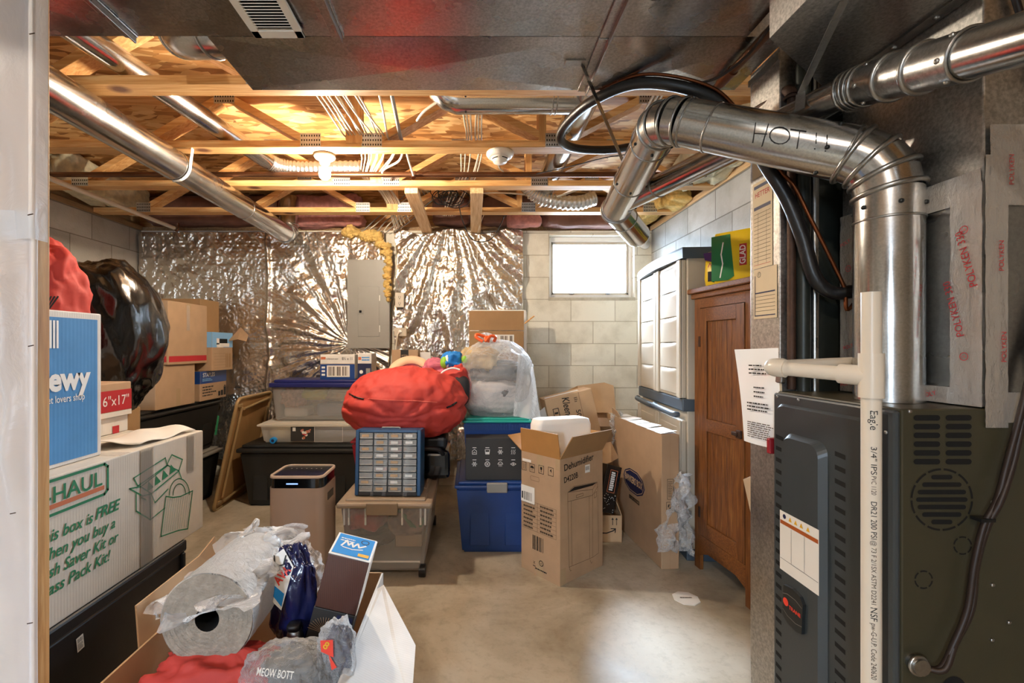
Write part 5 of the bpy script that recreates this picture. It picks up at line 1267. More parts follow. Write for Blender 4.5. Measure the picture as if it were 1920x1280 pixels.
def onduf(px, py):
    e = V((0, 0, EYE)); d = (P(px, py, 1.0) - e).normalized(); h = _bv.ray_cast(e, d)
    return None if h[0] is None else h[0] - d * .004
def seam(pts, r, m, name):
    q = [onduf(*V(pts[i]).lerp(V(pts[i + 1]), k / 6)) for i in range(len(pts) - 1) for k in range(7)]
    q = [p for p in q if p is not None]
    if len(q) > 3: MB().tube(q, r, m, 6).build(name, t, True)
seam([(655, 738), (665, 744), (682, 748)], .005, 'black_cable', 'zipper'); seam([(838, 764), (849, 759), (856, 754)], .006, 'black_cable', 'zipper')
M['pale_red'] = plain('pale red stitching', 'e0705c', .7)
seam([(690, 747), (730, 750), (775, 751), (820, 754)], .0018, 'pale_red', 'stitched_seam')
M['white_fabric'] = mat('white fabric', 'e6ddd6', .8, 0, .06); M['pink_fabric'] = mat('pink striped fabric', 'c8687a', .8, 0, .3, 14); M['blue_toy'] = mat('blue plush', '1f7fd0', .7, 0, .12, bmp=.3); M['lime_toy'] = plain('lime plastic', '8cc63a', .4); M['tan_rim'] = mat('tan rim', 'd9b590', .6)
t = thing('hat', 'round tan-rimmed hat with pink lining behind the red duffel bag', 'hat', (-.43, 3.27, 1.05), rot=(R(62), 0, R(5)))
MB().lathe([(.115, -.002), (.125, .008), (.15, .010), (.175, .002), (.18, -.006), (.172, -.012), (.11, -.012)], 'tan_rim').build('brim', t)
MB().lathe([(0, -.03), (.09, -.03), (.112, -.012), (.121, .0)], 'pink_fabric').build('hat_band', t)
wad('rolled_blanket', 'pink and white rolled blanket behind the red duffel bag', 'blanket', (-.23, 3.22, 1.10), (.10, .12, .085), 'pink_fabric', 3, .2, 3)
t = thing('plush_toy', 'blue and lime green plush toy on the pile next to the clear bag', 'toy', (-.13, 3.18, 1.12))
MB().blob((-.135, 3.16, 1.175), (.075, .08, .06), 'blue_toy', bag_fn(4, .25, 3, .06), 2.2, nu=48, nv=32).build('body', t, True)
MB().blob((-.185, 3.10, 1.165), (.028, .03, .04), 'lime_toy', None, 2, nu=24, nv=16).blob((-.05, 3.10, 1.185), (.02, .02, .025), 'lime_toy', None, 2, nu=24, nv=16).build('face', t, True)
MB().blob((-.165, 3.105, 1.17), (.02, .03, .045), 'white', None, 2, nu=24, nv=16).build('collar', t, True)
t = thing('backpack', 'red and black backpack wedged between red duffel bag and clear bag', 'backpack', (-.10, 3.15, .9))
MB().blob((-.105, 3.13, 1.00), (.095, .12, .145), 'red_cloth', bag_fn(6, .15, 2.5, .05), 2.8, nu=56, nv=40).build('body', t, True)
MB().blob((-.075, 3.06, .985), (.06, .07, .10), 'dark_cloth', None, 3, nu=40, nv=26).build('pocket', t, True)
MB().tube(smooth_path([P(823, 712, 3.0), P(830, 697, 3.0), P(848, 690, 3.0), P(862, 693, 3.0)], 5), .006, 'white', 8).build('piping', t, True)
# ---------------------------------------------------------------- blue bins and clear bag
t = tote('storage_bin', 'lower blue bin with a grey latch, behind the tall appliance box', (-.095, 2.83, 0), (.405, 3.42, .445), .035, 'blue_plastic', 'blue_plastic', .04, .012)
MB().box((.09, 2.806, .385), (.215, 2.826, .445), 'grey_paint', .006).build('latch', t, True)
t = tote('storage_bin', 'upper blue bin with a teal lid under the clear bag', (-.055, 3.02, .446), (.385, 3.42, .805), .025, 'blue_plastic', 'teal', .03, .008, False)
for i in range(44): MB().box((-.05 + i * .01, 3.008, .73), (-.044 + i * .01, 3.02, .77), 'blue_plastic').build('rim_rib', t, True)
t = thing('appliance_box', 'flat charcoal box with white icons leaning on the upper blue bin', 'box', (.145, 2.93, .4455))
MB().box((-.185, -.06, 0), (.185, .06, .262), 'dark_box', .003).build('body', t)
q = MB(); F = frame((-.185, -.06, 0), (1, 0, 0), (0, 0, 1))
for i, x in enumerate((.055, .135, .215, .295)):
    for j, z in enumerate((.175, .10)):
        q.rect(F, x - .012, z + .024, x + .012, z + .028, 'white')
        if (i, j) == (0, 0): q.stroke(F, [(x - .013, z - .014), (x + .013, z - .014), (x + .013, z + .006), (x, z + .016), (x - .013, z + .006)], .003, 'white', closed=True).stroke(F, [(x - .006, z - .006), (x, z), (x + .006, z - .006)], .003, 'white')
        elif (i, j) == (1, 0): q.stroke(F, [(x - .014, z + .014), (x + .014, z + .014), (x + .011, z - .014), (x - .011, z - .014)], .003, 'white', closed=True).rect(F, x - .012, z - .012, x + .012, z, 'white')
        elif (i, j) in ((2, 0), (0, 1)):
            for a in range(3): c_, s_ = math.cos(a * PI / 3), math.sin(a * PI / 3); q.stroke(F, [(x - .016 * c_, z - .016 * s_), (x + .016 * c_, z + .016 * s_)], .0026, 'white')
            for a in range(6): c_, s_ = math.cos(a * PI / 3), math.sin(a * PI / 3); q.stroke(F, [(x + .011 * c_ - .004 * s_, z + .011 * s_ + .004 * c_), (x + .008 * c_, z + .008 * s_), (x + .011 * c_ + .004 * s_, z + .011 * s_ - .004 * c_)], .002, 'white')
        elif (i, j) == (3, 0):
            for k in range(3): q.stroke(F, [(x - .012 + k * .01, z - .014), (x - .008 + k * .01, z - .005), (x - .012 + k * .01, z + .004), (x - .008 + k * .01, z + .013)], .0025, 'white')
        elif (i, j) == (1, 1):
            q.ring(F, x, z, .013, .0165, 'white').disc(F, x, z, .004, 'white')
            for a in range(6): c_, s_ = math.cos(a * PI / 3), math.sin(a * PI / 3); q.stroke(F, [(x, z), (x + .013 * c_, z + .013 * s_)], .002, 'white')
        elif (i, j) == (2, 1):
            q.ring(F, x, z - .0, .012, .015, 'white', a0=0, a1=PI).stroke(F, [(x - .016, z), (x + .016, z)], .003, 'white')
            for k in (-.008, 0, .008): q.stroke(F, [(x + k, z - .004), (x + k, z - .014)], .0025, 'white')
        else: q.stroke(F, [(x - .017, z), (x, z + .010), (x + .017, z), (x, z - .010)], .003, 'white', closed=True).disc(F, x, z, .0045, 'white')
q.build('lettering', t)
t = thing('recycling_bag', 'tied clear bag full of clutter on the teal-lidded bin', 'bag', (.17, 3.22, .806))
def cb(d):
    k = 1 + .06 * fbm(d + V((1, 4, 0)), 2, 3) + .03 * (ridged(d, 4, 3) - .4)
    if d.z > .4: k *= 1 - .10 * (d.z - .4); k += .03 * math.sin(math.atan2(d.y, d.x) * 16) * (d.z - .4)
    if d.z < 0: k *= 1 + .10 * -d.z
    return k
MB().blob((.165, 3.22, 1.06), (.255, .21, .265), 'clear_bag', cb, 2.6, 2.3, 120, 80, .807).build('film', t, True)
MB().blob((.095, 3.20, 1.335), (.05, .045, .03), 'clear_bag', lambda d: 1 + .15 * math.sin(math.atan2(d.y, d.x) * 11), 2, nu=66, nv=16).build('neck', t, True)
q = MB()
for pts in ([(905, 640), (893, 632), (895, 627), (912, 632)], [(912, 638), (920, 630), (929, 632), (926, 640)], [(912, 640), (910, 634), (916, 632), (915, 641)]): q.tube(smooth_path([P(px, py, 3.13 + .012 * i) for i, (px, py) in enumerate(pts)], 5), .011, 'orange_tie', 8)
q.build('drawstring', t, True)
M['buff'] = mat('buff clutter', 'b8a078', .8, 0, .3, 12); M['grey_clutter'] = mat('grey clutter', '6c6a66', .6, 0, .4, 14); M['black_cable2'] = M['black_cable']
wad('packing_paper', 'yellowish crumpled packing inside the clear tied bag, upper left', 'packing', (.05, 3.22, 1.18), (.12, .12, .08), 'buff', 3, .3, 3)
wad('plastic_packaging', 'dark packaging across the middle of the clear tied bag', 'packaging', (.17, 3.24, 1.10), (.2, .12, .07), 'grey_clutter', 5, .25, 3)
wad('packing_paper', 'pale packing filling the bottom of the clear tied bag', 'packing', (.13, 3.24, .93), (.19, .13, .11), 'white_fabric', 7, .2, 2)
wad('cable_bundle', 'dark round bundle low inside the clear tied bag', 'bundle', (.20, 3.16, .96), (.055, .05, .05), 'grey_clutter', 9, .3, 4)
t = thing('plastic_sheet', 'white plastic film hanging off the right side of the clear tied bag', 'plastic film', (.42, 3.12, .8))
a, b_, c, d = P(972, 660, 3.12), P(1000, 690, 3.12), P(1015, 788, 3.05), P(962, 780, 3.02)
MB().sheet(lambda u, v: a.lerp(b_, u).lerp(d.lerp(c, u), v) + V((0, -.012 * math.sin(u * 9 + v * 3), 0)), 24, 30, 'cloudy_film').build('film', t, True)
# ---------------------------------------------------------------- boxes behind
t = thing('television_box', 'tall kraft box standing against the wall behind the clear tied bag', 'box', (.20, 3.86, 0))
MB().box((-.225, -.055, 0), (.225, .06, 1.40), 'kraft_dark', .004).build('body', t)
MB().box((-.225, -.058, 1.405), (.225, -.052, 1.565), 'kraft_dark', .001).build('flap', t)
q = MB(); F = frame((-.225, -.055, 0), (1, 0, 0), (0, 0, 1)); q.rect(F, .13, 1.22, .37, 1.37, 'paper', .002).lines(F, .14, 1.23, .24, 1.36, 6, 'ink', .5, .2).bars(F, .26, 1.24, .36, 1.36, 8, 'ink_soft').rect(F, .20, 1.345, .22, 1.365, 'ink', .003)
q.build('label', t)
t = thing('foam_sheet', 'white foam sheet edge standing behind the tall kraft box', 'foam', (.22, 3.96, 0))
MB().box((-.235, -.025, 0), (.245, .035, 1.585), 'foam_white', .02).build('sheet', t)
solo(MB().cyl(P(984, 606, 3.78), P(1002, 592, 3.72), .006, 'pine', 8), 'wood_stick', 'thin stick poking out beside the tall kraft box', 'stick')
# ---------------------------------------------------------------- tall appliance box
AW, AD, AH = .38, .285, .672; rz = R(39.5); N_ = V((.466, 2.456, 0)); ux, vy = V((math.cos(rz), math.sin(rz), 0)), V((-math.sin(rz), math.cos(rz), 0))
t = thing('appliance_carton', 'tall open kraft dehumidifier box in the middle of the floor', 'box', tuple(N_ + ux * AW / 2 + vy * AD / 2), rz)
th = .006; a, b_ = AW / 2, AD / 2
MB().box((-a, -b_, 0), (a, -b_ + th, AH), 'kraft', .001).box((-a, b_ - th, 0), (a, b_, AH), 'kraft', .001).box((-a, -b_ + th, 0), (-a + th, b_ - th, AH), 'kraft', .001).box((a - th, -b_ + th, 0), (a, b_ - th, AH), 'kraft', .001).box((-a + th, -b_ + th, 0), (a - th, b_ - th, th), 'kraft').build('body', t)
def flap(name, p0, p1, out, L, m, sk=0.0):
    p0, p1, out = V(p0), V(p1), V(out).normalized(); e = (p1 - p0).normalized() * sk
    MB().poly([p0, p1, p1 + out * L - e, p0 + out * L + e], m, .005).build(name, t)
flap('flap', (-a, -b_, AH), (a, -b_, AH), (.0, -.5, .86), .15, 'kraft_dark', .012)
flap('flap', (-a, b_, AH), (-a, -b_, AH), (-.10, 0, 1), .135, 'kraft_in', .006)
flap('flap', (a, b_, AH), (-a, b_, AH), (0, .9, .5), .14, 'kraft_in', .01)
flap('flap', (a, -b_, AH), (a, b_, AH), (.7, 0, .7), .12, 'kraft_in', .006)
F = faces(AW, AD, AH); Ff, Fl = F['front'], F['left']; q = MB()
ptext(q, t, Ff, (1057, 878), (1112, 856), 'Dehumidifier', .050, 'ink', .014); ptext(q, t, Ff, (1057, 901), (1083, 890), 'D4220B', .044, 'ink', .014)
X0, Y0 = uv(t, Ff, 1101, 878); q.rect(Ff, X0 - .022, Y0 - .022, X0 + .022, Y0 + .022, 'paper', .002).bars(Ff, X0 - .018, Y0 - .008, X0 + .018, Y0 + .014, 12, 'ink')
dz = lambda zx, zy: (840 + zx / 3.122, 700 + zy / 3.122)
for st in ([(700, 695), (735, 660), (872, 635), (845, 678), (700, 695)], [(700, 695), (700, 750), (845, 712), (875, 660), (872, 635)], [(845, 678), (845, 712)], [(700, 750), (708, 1132), (845, 1075), (880, 1050), (875, 660)], [(845, 712), (845, 1075)], [(720, 745), (725, 1120)], [(825, 720), (828, 1080)], [(750, 712), (790, 700), (790, 714), (750, 727), (750, 712)],
           [(708, 1132), (715, 1155), (722, 1150)], [(830, 1090), (838, 1110), (845, 1100)], [(855, 700), (868, 690), (868, 720), (855, 728), (855, 700)]):
    pstroke(q, t, Ff, [dz(*p) for p in st], .0018, 'ink_soft')
pflat(q, t, Ff, [dz(704, 694), dz(738, 664), dz(868, 638), dz(845, 655)], 'ink')
# left printed side
def ic(px, py, w2, h2):
    x, y = uv(t, Fl, px, py); q.stroke(Fl, [(x - w2, y - h2), (x + w2, y - h2), (x + w2, y + h2), (x - w2, y + h2)], .0022, 'ink', closed=True); return x, y
x, y = ic(983, 873, .018, .022)
for k in (-.007, .007): q.stroke(Fl, [(x + k, y - .016), (x + k, y + .014)], .003, 'ink')
x, y = ic(998, 877, .018, .022); q.ring(Fl, x, y, .0, .013, 'ink', a0=0, a1=PI).stroke(Fl, [(x, y), (x, y - .014)], .002, 'ink')
x, y = ic(1015, 880, .018, .022); q.flat(Fl, [(x - .008, y + .014), (x + .008, y + .014), (x + .006, y), (x, y - .003), (x - .006, y)], 'ink').stroke(Fl, [(x, y), (x, y - .014)], .003, 'ink')
x, y = ic(1033, 884, .018, .022); q.text(Fl, x, y + .004, '4', .026, 'ink', .01)
prect(q, t, Fl, (980, 858), (996, 867), 'paper', .002)
x, y = uv(t, Fl, 990, 926); q.rect(Fl, x - .052, y - .047, x + .052, y + .047, 'paper', .002).lines(Fl, x - .046, y + .018, x + .046, y + .042, 4, 'ink_soft', .5, .2).bars(Fl, x - .03, y - .035, x + .03, y + .012, 18, 'ink').rect(Fl, x - .046, y - .03, x - .036, y + .01, 'ink', .003)
x0, y0 = uv(t, Fl, 980, 962); x1, y1 = uv(t, Fl, 1043, 942); y0 = .24; y1 = .40
for k in range(8): q.rect(Fl, x0, y0 + (y1 - y0) * k / 7 - .0006, x1, y0 + (y1 - y0) * k / 7 + .0006, 'ink_soft')
for x in (x0, (x0 + x1) * .5 - .01, x1): q.rect(Fl, x - .0007, y0, x + .0007, y1, 'ink_soft')
q.lines(Fl, (x0 + x1) / 2 + .01, y0, x1 - .01, y1, 7, 'ink_soft', .45, .3, 3).lines(Fl, x0 + .008, y0, (x0 + x1) / 2 - .02, y1, 7, 'ink_soft', .45, .3, 4)
x, y = uv(t, Fl, 1009, 1019); q.bars(Fl, x - .04, y - .04, x + .04, y + .04, 16, 'ink')
x, y = uv(t, Fl, 1002, 1054); q.text(Fl, x, y, 'X', .022, 'ink').rect(Fl, x - .01, y - .02, x + .01, y - .016, 'ink')
x, y = uv(t, Fl, 1015, 1056); q.ring(Fl, x, y, .012, .016, 'ink').text(Fl, x, y, 'c', .02, 'ink', .02); q.lines(Fl, x - .045, y - .045, x + .04, y - .035, 1, 'ink', .7, 0)
x, y = uv(t, Fl, 1003, 897); q.stroke(Fl, [(x - .03, y - .012), (x + .03, y - .012), (x + .034, y), (x + .03, y + .012), (x - .03, y + .012), (x - .034, y)], .0012, 'ink_soft', closed=True)
q.build('lettering', t)
tp = MB().rect(Fl, AD / 2 - .022, AH - .075, AD / 2 + .022, AH, 'tape', .001).rect(Fl, AD / 2 - .022, 0, AD / 2 + .022, .09, 'tape', .001).rect(Fl, AD - .03, AH - .06, AD, AH - .0, 'tape', .001).rect(Ff, 0, 0, .045, .09, 'tape', .001); tp.build('packing_tape', t)
t2 = thing('foam_insert', 'white foam block sticking out of the tall open dehumidifier box', 'foam', tuple(V(t.location) + V((-.005, .02, .02))), rz - R(22))
fi = [rrect(.345, .13, .03, .0), rrect(.345, .13, .03, .80), rrect(.325, .12, .03, .832), rrect(.28, .10, .03, .838)]
loft(MB(), fi, 'foam_white').build('block', t2)
# ---------------------------------------------------------------- pile right of the bag
t = thing('open_carton', 'big open kraft carton with an upright flap in front of the block wall', 'box', (.89, 3.78, 0), R(-6))
a, b_, h_ = .24, .20, .72
MB().box((-a, -b_, 0), (a, -b_ + .006, h_), 'kraft_pale').box((-a, b_ - .006, 0), (a, b_, h_), 'kraft_pale').box((-a, -b_, 0), (-a + .006, b_, h_), 'kraft_pale').box((a - .006, -b_, 0), (a, b_, h_), 'kraft_pale').box((-a, -b_, 0), (a, b_, .006), 'kraft_pale').build('body', t)
MB().poly([(-.0, b_ - .08, h_), (a + .06, b_ - .08, h_), (a + .045, b_ - .05, h_ + .225), (a - .03, b_ - .045, h_ + .25), (-.01, b_ - .04, h_ + .22)], 'kraft_pale', .006).build('flap', t)
MB().poly([(-.24, b_ - .06, h_ + .06), (-.0, b_ - .08, h_), (-.01, b_ - .04, h_ + .22), (-.19, b_ - .02, h_ + .13)], 'kraft_dark', .006).build('flap', t)
MB().poly([(-.03, -b_, h_), (.17, -b_, h_), (.18, -b_ - .10, h_ - .05), (-.02, -b_ - .10, h_ - .05)], 'kraft', .006).build('flap', t)
t, F = carton('tissue_box', 'tilted kraft tissue case printed in black, on the big open carton', (.775, 3.46, .555), .36, .16, .38, 'kraft_pale', tape=None, rot=(0, R(-13), R(6)))
q = MB(); f_ = F['front']
q.text(f_, .15, .275, 'Kleenex', .075, 'ink', .012, .2, -PI / 2, .002, .19).text(f_, .225, .21, '50%', .05, 'ink', .005, 0, -PI / 2, .002, .09).stroke(f_, [(.045, .17), (.085, .17), (.085, .30), (.045, .30)], .005, 'ink', closed=True)
for z in (.19, .225, .26): q.rect(f_, .052, z, .078, z + .014, 'ink')
q.lines(f_, .215, .31, .24, .35, 3, 'ink_soft').rect(f_, .255, .0, .257, .38, 'ink_soft').rect(F['top'], .02, .05, .28, .09, 'white', .001)
q.build('lettering', t)
carton('shipping_box', 'kraft box on the floor carrying the tilted tissue case', (.80, 3.50, 0), .26, .20, .535, 'kraft_dark')
solo(MB().poly([P(1012, 770, 3.4), P(1022, 762, 3.4), P(1036, 788, 3.4), P(1014, 792, 3.4)], 'white_card', .004), 'white_card', 'corner of white card between clear bag film and the tissue case', 'card')
t = thing('delivery_box', 'small open delivery box with a curved arrow mark, on the floor', 'box', (.79, 3.15, 0), R(-3))
a, b_, h_ = .19, .13, .175
MB().box((-a, -b_, 0), (a, -b_ + .005, h_), 'kraft_pale').box((-a, b_ - .005, 0), (a, b_, h_), 'kraft_pale').box((-a, -b_, 0), (-a + .005, b_, h_), 'kraft_pale').box((a - .005, -b_, 0), (a, b_, h_), 'kraft_pale').box((-a, -b_, 0), (a, b_, .005), 'kraft_pale').build('body', t)
MB().poly([(a, -b_, h_), (a, b_, h_), (a + .015, b_, h_ + .10), (a - .05, -.02, h_ + .17)], 'kraft_pale', .004).build('flap', t)
q = MB(); F = frame((-a, -b_, 0), (1, 0, 0), (0, 0, 1))
q.stroke(F, [(.20, .075), (.24, .062), (.28, .06), (.32, .075), (.335, .085)], .007, 'ink').stroke(F, [(.31, .09), (.338, .09), (.336, .066)], .006, 'ink')
for x in (.32, .345): q.stroke(F, [(x, .115), (x, .155)], .004, 'ink').flat(F, [(x - .008, .148), (x + .008, .148), (x, .162)], 'ink')
q.build('lettering', t)
t = thing('product_box', 'black product box with an orange framed name, tipped in the small open delivery box', 'box', (.855, 3.02, .20), rot=(R(-8), R(16), R(10)))
MB().box((-.06, -.05, 0), (.045, .16, .30), 'gloss_black', .002).build('body', t)
q = MB(); F = frame((-.06, -.05, 0), (1, 0, 0), (0, 0, 1)); q.stroke(F, [(.03, .13), (.08, .13), (.08, .27), (.03, .27)], .003, 'orange_ink', closed=True).lines(F, .04, .14, .07, .26, 9, 'white', .75, .15, 2)
for i in range(26):
    r2 = random.Random(i); q.disc(F, .008 + .09 * r2.random(), .01 + .11 * r2.random(), .0022, 'white', n=6)
q.build('lettering', t)
solo(MB().box((.62, 3.10, .007), (.80, 3.22, .30), 'gloss_black', .01), 'product_box', 'second black product box standing in the small open delivery box, behind the framed one', 'box')
solo(MB().poly([P(1128, 832, 3.3), P(1145, 828, 3.3), P(1160, 858, 3.30), P(1146, 866, 3.25), P(1128, 872, 3.25)], 'kraft_pale', .005), 'cardboard_flap', 'loose pale cardboard piece between tall open box and the storage-file carton', 'cardboard')
# ---------------------------------------------------------------- bankers box
bz = math.atan2(-.75, .05); t = thing('file_carton', 'flat kraft storage-file carton standing on edge before the plastic cabinet', 'box', (1.055 + .052, 3.025, 0), bz)
BW, BD, BH = .752, .105, .77; a, b_ = BW / 2, BD / 2
MB().box((-a, -b_, 0), (a, b_, BH), 'kraft', .004).build('body', t)
F = faces(BW, BD, BH); f_ = F['front']; q = MB()
X0, Y0 = uv(t, f_, 1188, 903)
Xo = f_ @ Matrix.Translation((X0, Y0, 0))
q.flat(Xo, [(-.17, .0), (-.14, .045), (-.06, .075), (.06, .075), (.14, .045), (.17, 0), (.14, -.045), (.06, -.075), (-.06, -.075), (-.14, -.045)], 'navy').text(Xo, 0, .005, 'BANKERS BOX', .06, 'kraft_pale', .025, 0, 0, .0022, .27)
q.stroke(Xo, [(-.155, .0), (-.128, .038), (-.056, .065), (.056, .065), (.128, .038), (.155, 0), (.128, -.038), (.056, -.065), (-.056, -.065), (-.128, -.038)], .004, 'kraft_pale', closed=True)
q.rect(Xo, -.07, -.125, .09, -.10, 'ink_soft').lines(Xo, -.06, -.12, .08, -.105, 1, 'kraft_pale', .7, 0)
r_ = F['right']
q.stroke(r_, [(.035, .40), (.07, .40), (.07, .515), (.035, .515)], .0022, 'ink', closed=True).lines(r_, .04, .41, .066, .505, 10, 'ink_soft', .4, .3)
x, y = .053, .36; q.stroke(r_, [(x - .023, y - .024), (x + .023, y - .024), (x + .023, y + .024), (x - .023, y + .024)], .0022, 'ink', closed=True)
for k in range(3): q.ring(r_, x, y, .008, .015, 'ink', a0=k * 2.094, a1=k * 2.094 + 1.5, n=6)
q.rect(r_, .052, 0, .053, BH, 'kraft_dark'); q.build('lettering', t)
q = MB().box((-a + .14, -b_ + .004, BH), (a - .02, b_ - .004, BH + .003), 'white_card')
for i, (x, l) in enumerate(((-.36, .10), (-.24, .14), (-.10, .12), (.03, .15), (.19, .12), (.30, .07))): q.poly([(x, -b_ - .002, BH + .002), (x + l, -b_, BH + .004), (x + l - .01, b_ * .95, BH + .010 + .008 * (i % 2)), (x + .01, b_ * .8, BH + .012)], 'white_card', .002)
q.poly([(-a, -b_, BH), (-a + .16, -b_, BH), (-a + .10, -b_ - .01, BH + .045), (-a + .01, -b_ - .01, BH + .06)], 'kraft', .004); q.build('torn_flap', t)
def film(label, pts, m='clear_film', nu=22, nv=26, amp=.012, seed=0, name='plastic_film'):
    a, b_, c, d = [V(p) for p in pts]
    fn = lambda u, v: a.lerp(b_, u).lerp(d.lerp(c, u), v) + V((fbm((u * 3, v * 3, seed), 1.5, 3), fbm((u * 3, v * 3, seed + 9), 1.5, 3), .5 * fbm((u * 3, v * 3, seed + 5), 1.5, 3))) * amp * 2
    return solo(MB().sheet(fn, nu, nv, m), name, label, 'plastic film')
film('crumpled clear film hanging between the storage-file carton and oak cabinet', [P(1268, 880, 2.64), P(1292, 900, 2.70), P(1304, 1040, 2.66), P(1236, 1030, 2.62)], 'clear_bag', amp=.03, seed=2)
film('torn clear film on the far top corner of the storage-file carton', [P(1150, 775, 3.36), P(1170, 772, 3.34), P(1160, 812, 3.34), P(1148, 835, 3.36)], 'clear_bag', amp=.02, seed=5)
# ---------------------------------------------------------------- beige plastic cabinet
pN, pF = V((1.25, 2.76, 0)), V((1.33, 3.70, 0)); u_ = (pN - pF); CW = u_.length; u_.normalize(); cz = math.atan2(u_.y, u_.x); vin = V((-u_.y, u_.x, 0)); CD = .28; CH = 1.86
t = thing('utility_cabinet', 'tall beige plastic utility cabinet with slate trim against the right wall', 'cabinet', tuple((pN + pF) / 2 + vin * CD / 2), cz)
a, b_ = CW / 2, CD / 2
MB().box((-a, -b_ + .03, .04), (a, b_, CH - .06), 'beige_plastic', .006).build('body', t)
MB().box((-a - .005, -b_ + .025, 0), (a + .005, b_, .07), 'slate_plastic', .006).build('base_band', t)
MB().box((-a - .006, -b_ + .0, .885), (a + .006, b_ + .002, .96), 'slate_plastic', .008).build('trim_band', t)
tp = [V((-a - .02, -b_ - .005, 0))] + [V((-a - .02 + (CW + .04) * i / 12, -b_ - .005 - .035 * math.sin(PI * i / 12), 0)) for i in range(1, 12)] + [V((a + .02, -b_ - .005, 0)), V((a + .02, b_ + .005, 0)), V((-a - .02, b_ + .005, 0))]
loft(MB(), [[p + V((0, 0, CH - .065)) for p in tp], [p + V((0, 0, CH - .012)) for p in tp], [p * .985 + V((0, 0, CH)) for p in tp]], 'slate_plastic', smooth=False).build('top', t)
def pdoor(x0, x1, z0, z1, rows):
    mb = MB().box((x0, -b_, z0), (x1, -b_ + .03, z1), 'beige_plastic', .008)
    k = .055; mb.box((x0, -b_ - .012, z0), (x0 + k, -b_ + .002, z1), 'beige_plastic', .006).box((x1 - k, -b_ - .012, z0), (x1, -b_ + .002, z1), 'beige_plastic', .006)
    d = mb.build('door', t); hh = (z1 - z0 - .04) / rows
    for j in range(rows):
        za = z0 + .02 + j * hh; pr = []
        X = Matrix(((1, 0, 0, 0), (0, 1, 0, -b_), (0, 0, 1, 0), (0, 0, 0, 1)))
        def fn(u, v):
            x = x0 + k + .01 + (x1 - x0 - 2 * k - .02) * u; z = za + hh * (.02 + .96 * v)
            return (x, -b_ - .002 - .020 * (1 - abs(2 * u - 1) ** 2.2) * min(1, (1 - v) * 9) * (.35 + .65 * v), z)
        if rows > 1: MB().sheet(fn, 14, 14, 'beige_plastic').build('panel', d)
        else: MB().box((x0 + k + .02, -b_ - .004, z0 + .05), (x1 - k - .02, -b_ + .004, z1 - .05), 'beige_plastic', .004).build('panel', d)
    return d
for x0, x1 in ((-a + .012, -.003), (.003, a - .012)): pdoor(x0, x1, .962, CH - .068, 5); pdoor(x0, x1, .072, .83, 1)
for x0, x1 in ((-a + .05, -.01), (.01, a - .05)):
    MB().tube(smooth_path([(x0, -b_ - .005, .865), (x0 + .03, -b_ - .03, .868), (x1 - .03, -b_ - .03, .862), (x1, -b_ - .005, .86)], 5), .018, 'slate_plastic', 12).build('handle', t)
# ---------------------------------------------------------------- oak cabinet
pN, pF = V((1.345, 2.22, 0)), V((1.295, 2.70, 0)); u_ = pN - pF; CW = u_.length; u_.normalize(); cz = math.atan2(u_.y, u_.x); vin = V((-u_.y, u_.x, 0)); CD = .27; CH = 1.575
t = thing('oak_cabinet', 'tall oak cabinet with a beadboard door and cornice against the right wall', 'cabinet', tuple((pN + pF) / 2 + vin * CD / 2), cz)
a, b_ = CW / 2, CD / 2
MB().box((-a, -b_ + .02, .10), (a, b_, CH), 'oak', .002).build('carcass', t)
MB().box((-a - .03, -b_ - .03, CH), (a + .03, b_ + .005, CH + .03), 'oak_h', .006).box((-a - .015, -b_ - .015, CH - .03), (a + .015, b_, CH), 'oak_h', .006).build('cornice', t)
MB().box((-a, -b_, 0), (-a + .055, -b_ + .02, CH - .03), 'oak', .002).box((a - .055, -b_, 0), (a, -b_ + .02, CH - .03), 'oak', .002).box((-a + .055, -b_, CH - .085), (a - .055, -b_ + .02, CH - .03), 'oak_h', .001).build('face_frame', t)
ap = [(-a + .055, .20), (a - .055, .20)] + [(a - .055 - (CW - .11) * i / 12, .085 + .055 * math.sin(PI * i / 12)) for i in range(13)]
MB().poly([(x, -b_, z) for x, z in reversed(ap)], 'oak_h', .02, (0, -1, 0)).build('apron', t)
MB().box((-a, b_ - .05, 0), (-a + .02, b_, .1), 'oak').box((a - .02, -b_ + .02, 0), (a, b_, .1), 'oak').build('side_foot', t)
d = MB(); dx0, dx1, dz0, dz1 = -a + .058, a - .058, .203, CH - .088; k = .06; y0, y1 = -b_ - .004, -b_ + .016
d.box((dx0, y0, dz0), (dx0 + k, y1, dz1), 'oak', .002).box((dx1 - k, y0, dz0), (dx1, y1, dz1), 'oak', .002)
for z0, z1 in ((dz0, dz0 + .08), (.80, .87), (dz1 - .075, dz1)): d.box((dx0 + k, y0, z0), (dx1 - k, y1, z1), 'oak_h', .002)
door = d.build('door', t)
for z0, z1 in ((dz0 + .08, .80), (.87, dz1 - .075)):
    bd = MB(); w6 = (dx1 - dx0 - 2 * k) / 6
    for i in range(6): bd.box((dx0 + k + i * w6 + .0016, y0 + .008, z0), (dx0 + k + (i + 1) * w6 - .0016, y1, z1), 'oak', .004)
    bd.build('beadboard_panel', door)
MB().box((dx1 - .045, y0 - .012, .815), (dx1 - .012, y0, .855), 'iron', .003).box((dx1 - .07, y0 - .02, .825), (dx1 - .03, y0 - .010, .845), 'iron', .003).build('latch', door)
for z in (.30, 1.27): MB().box((dx0 - .012, y0 - .004, z), (dx0 + .006, y0 + .004, z + .06), 'iron', .002).build('hinge', t)
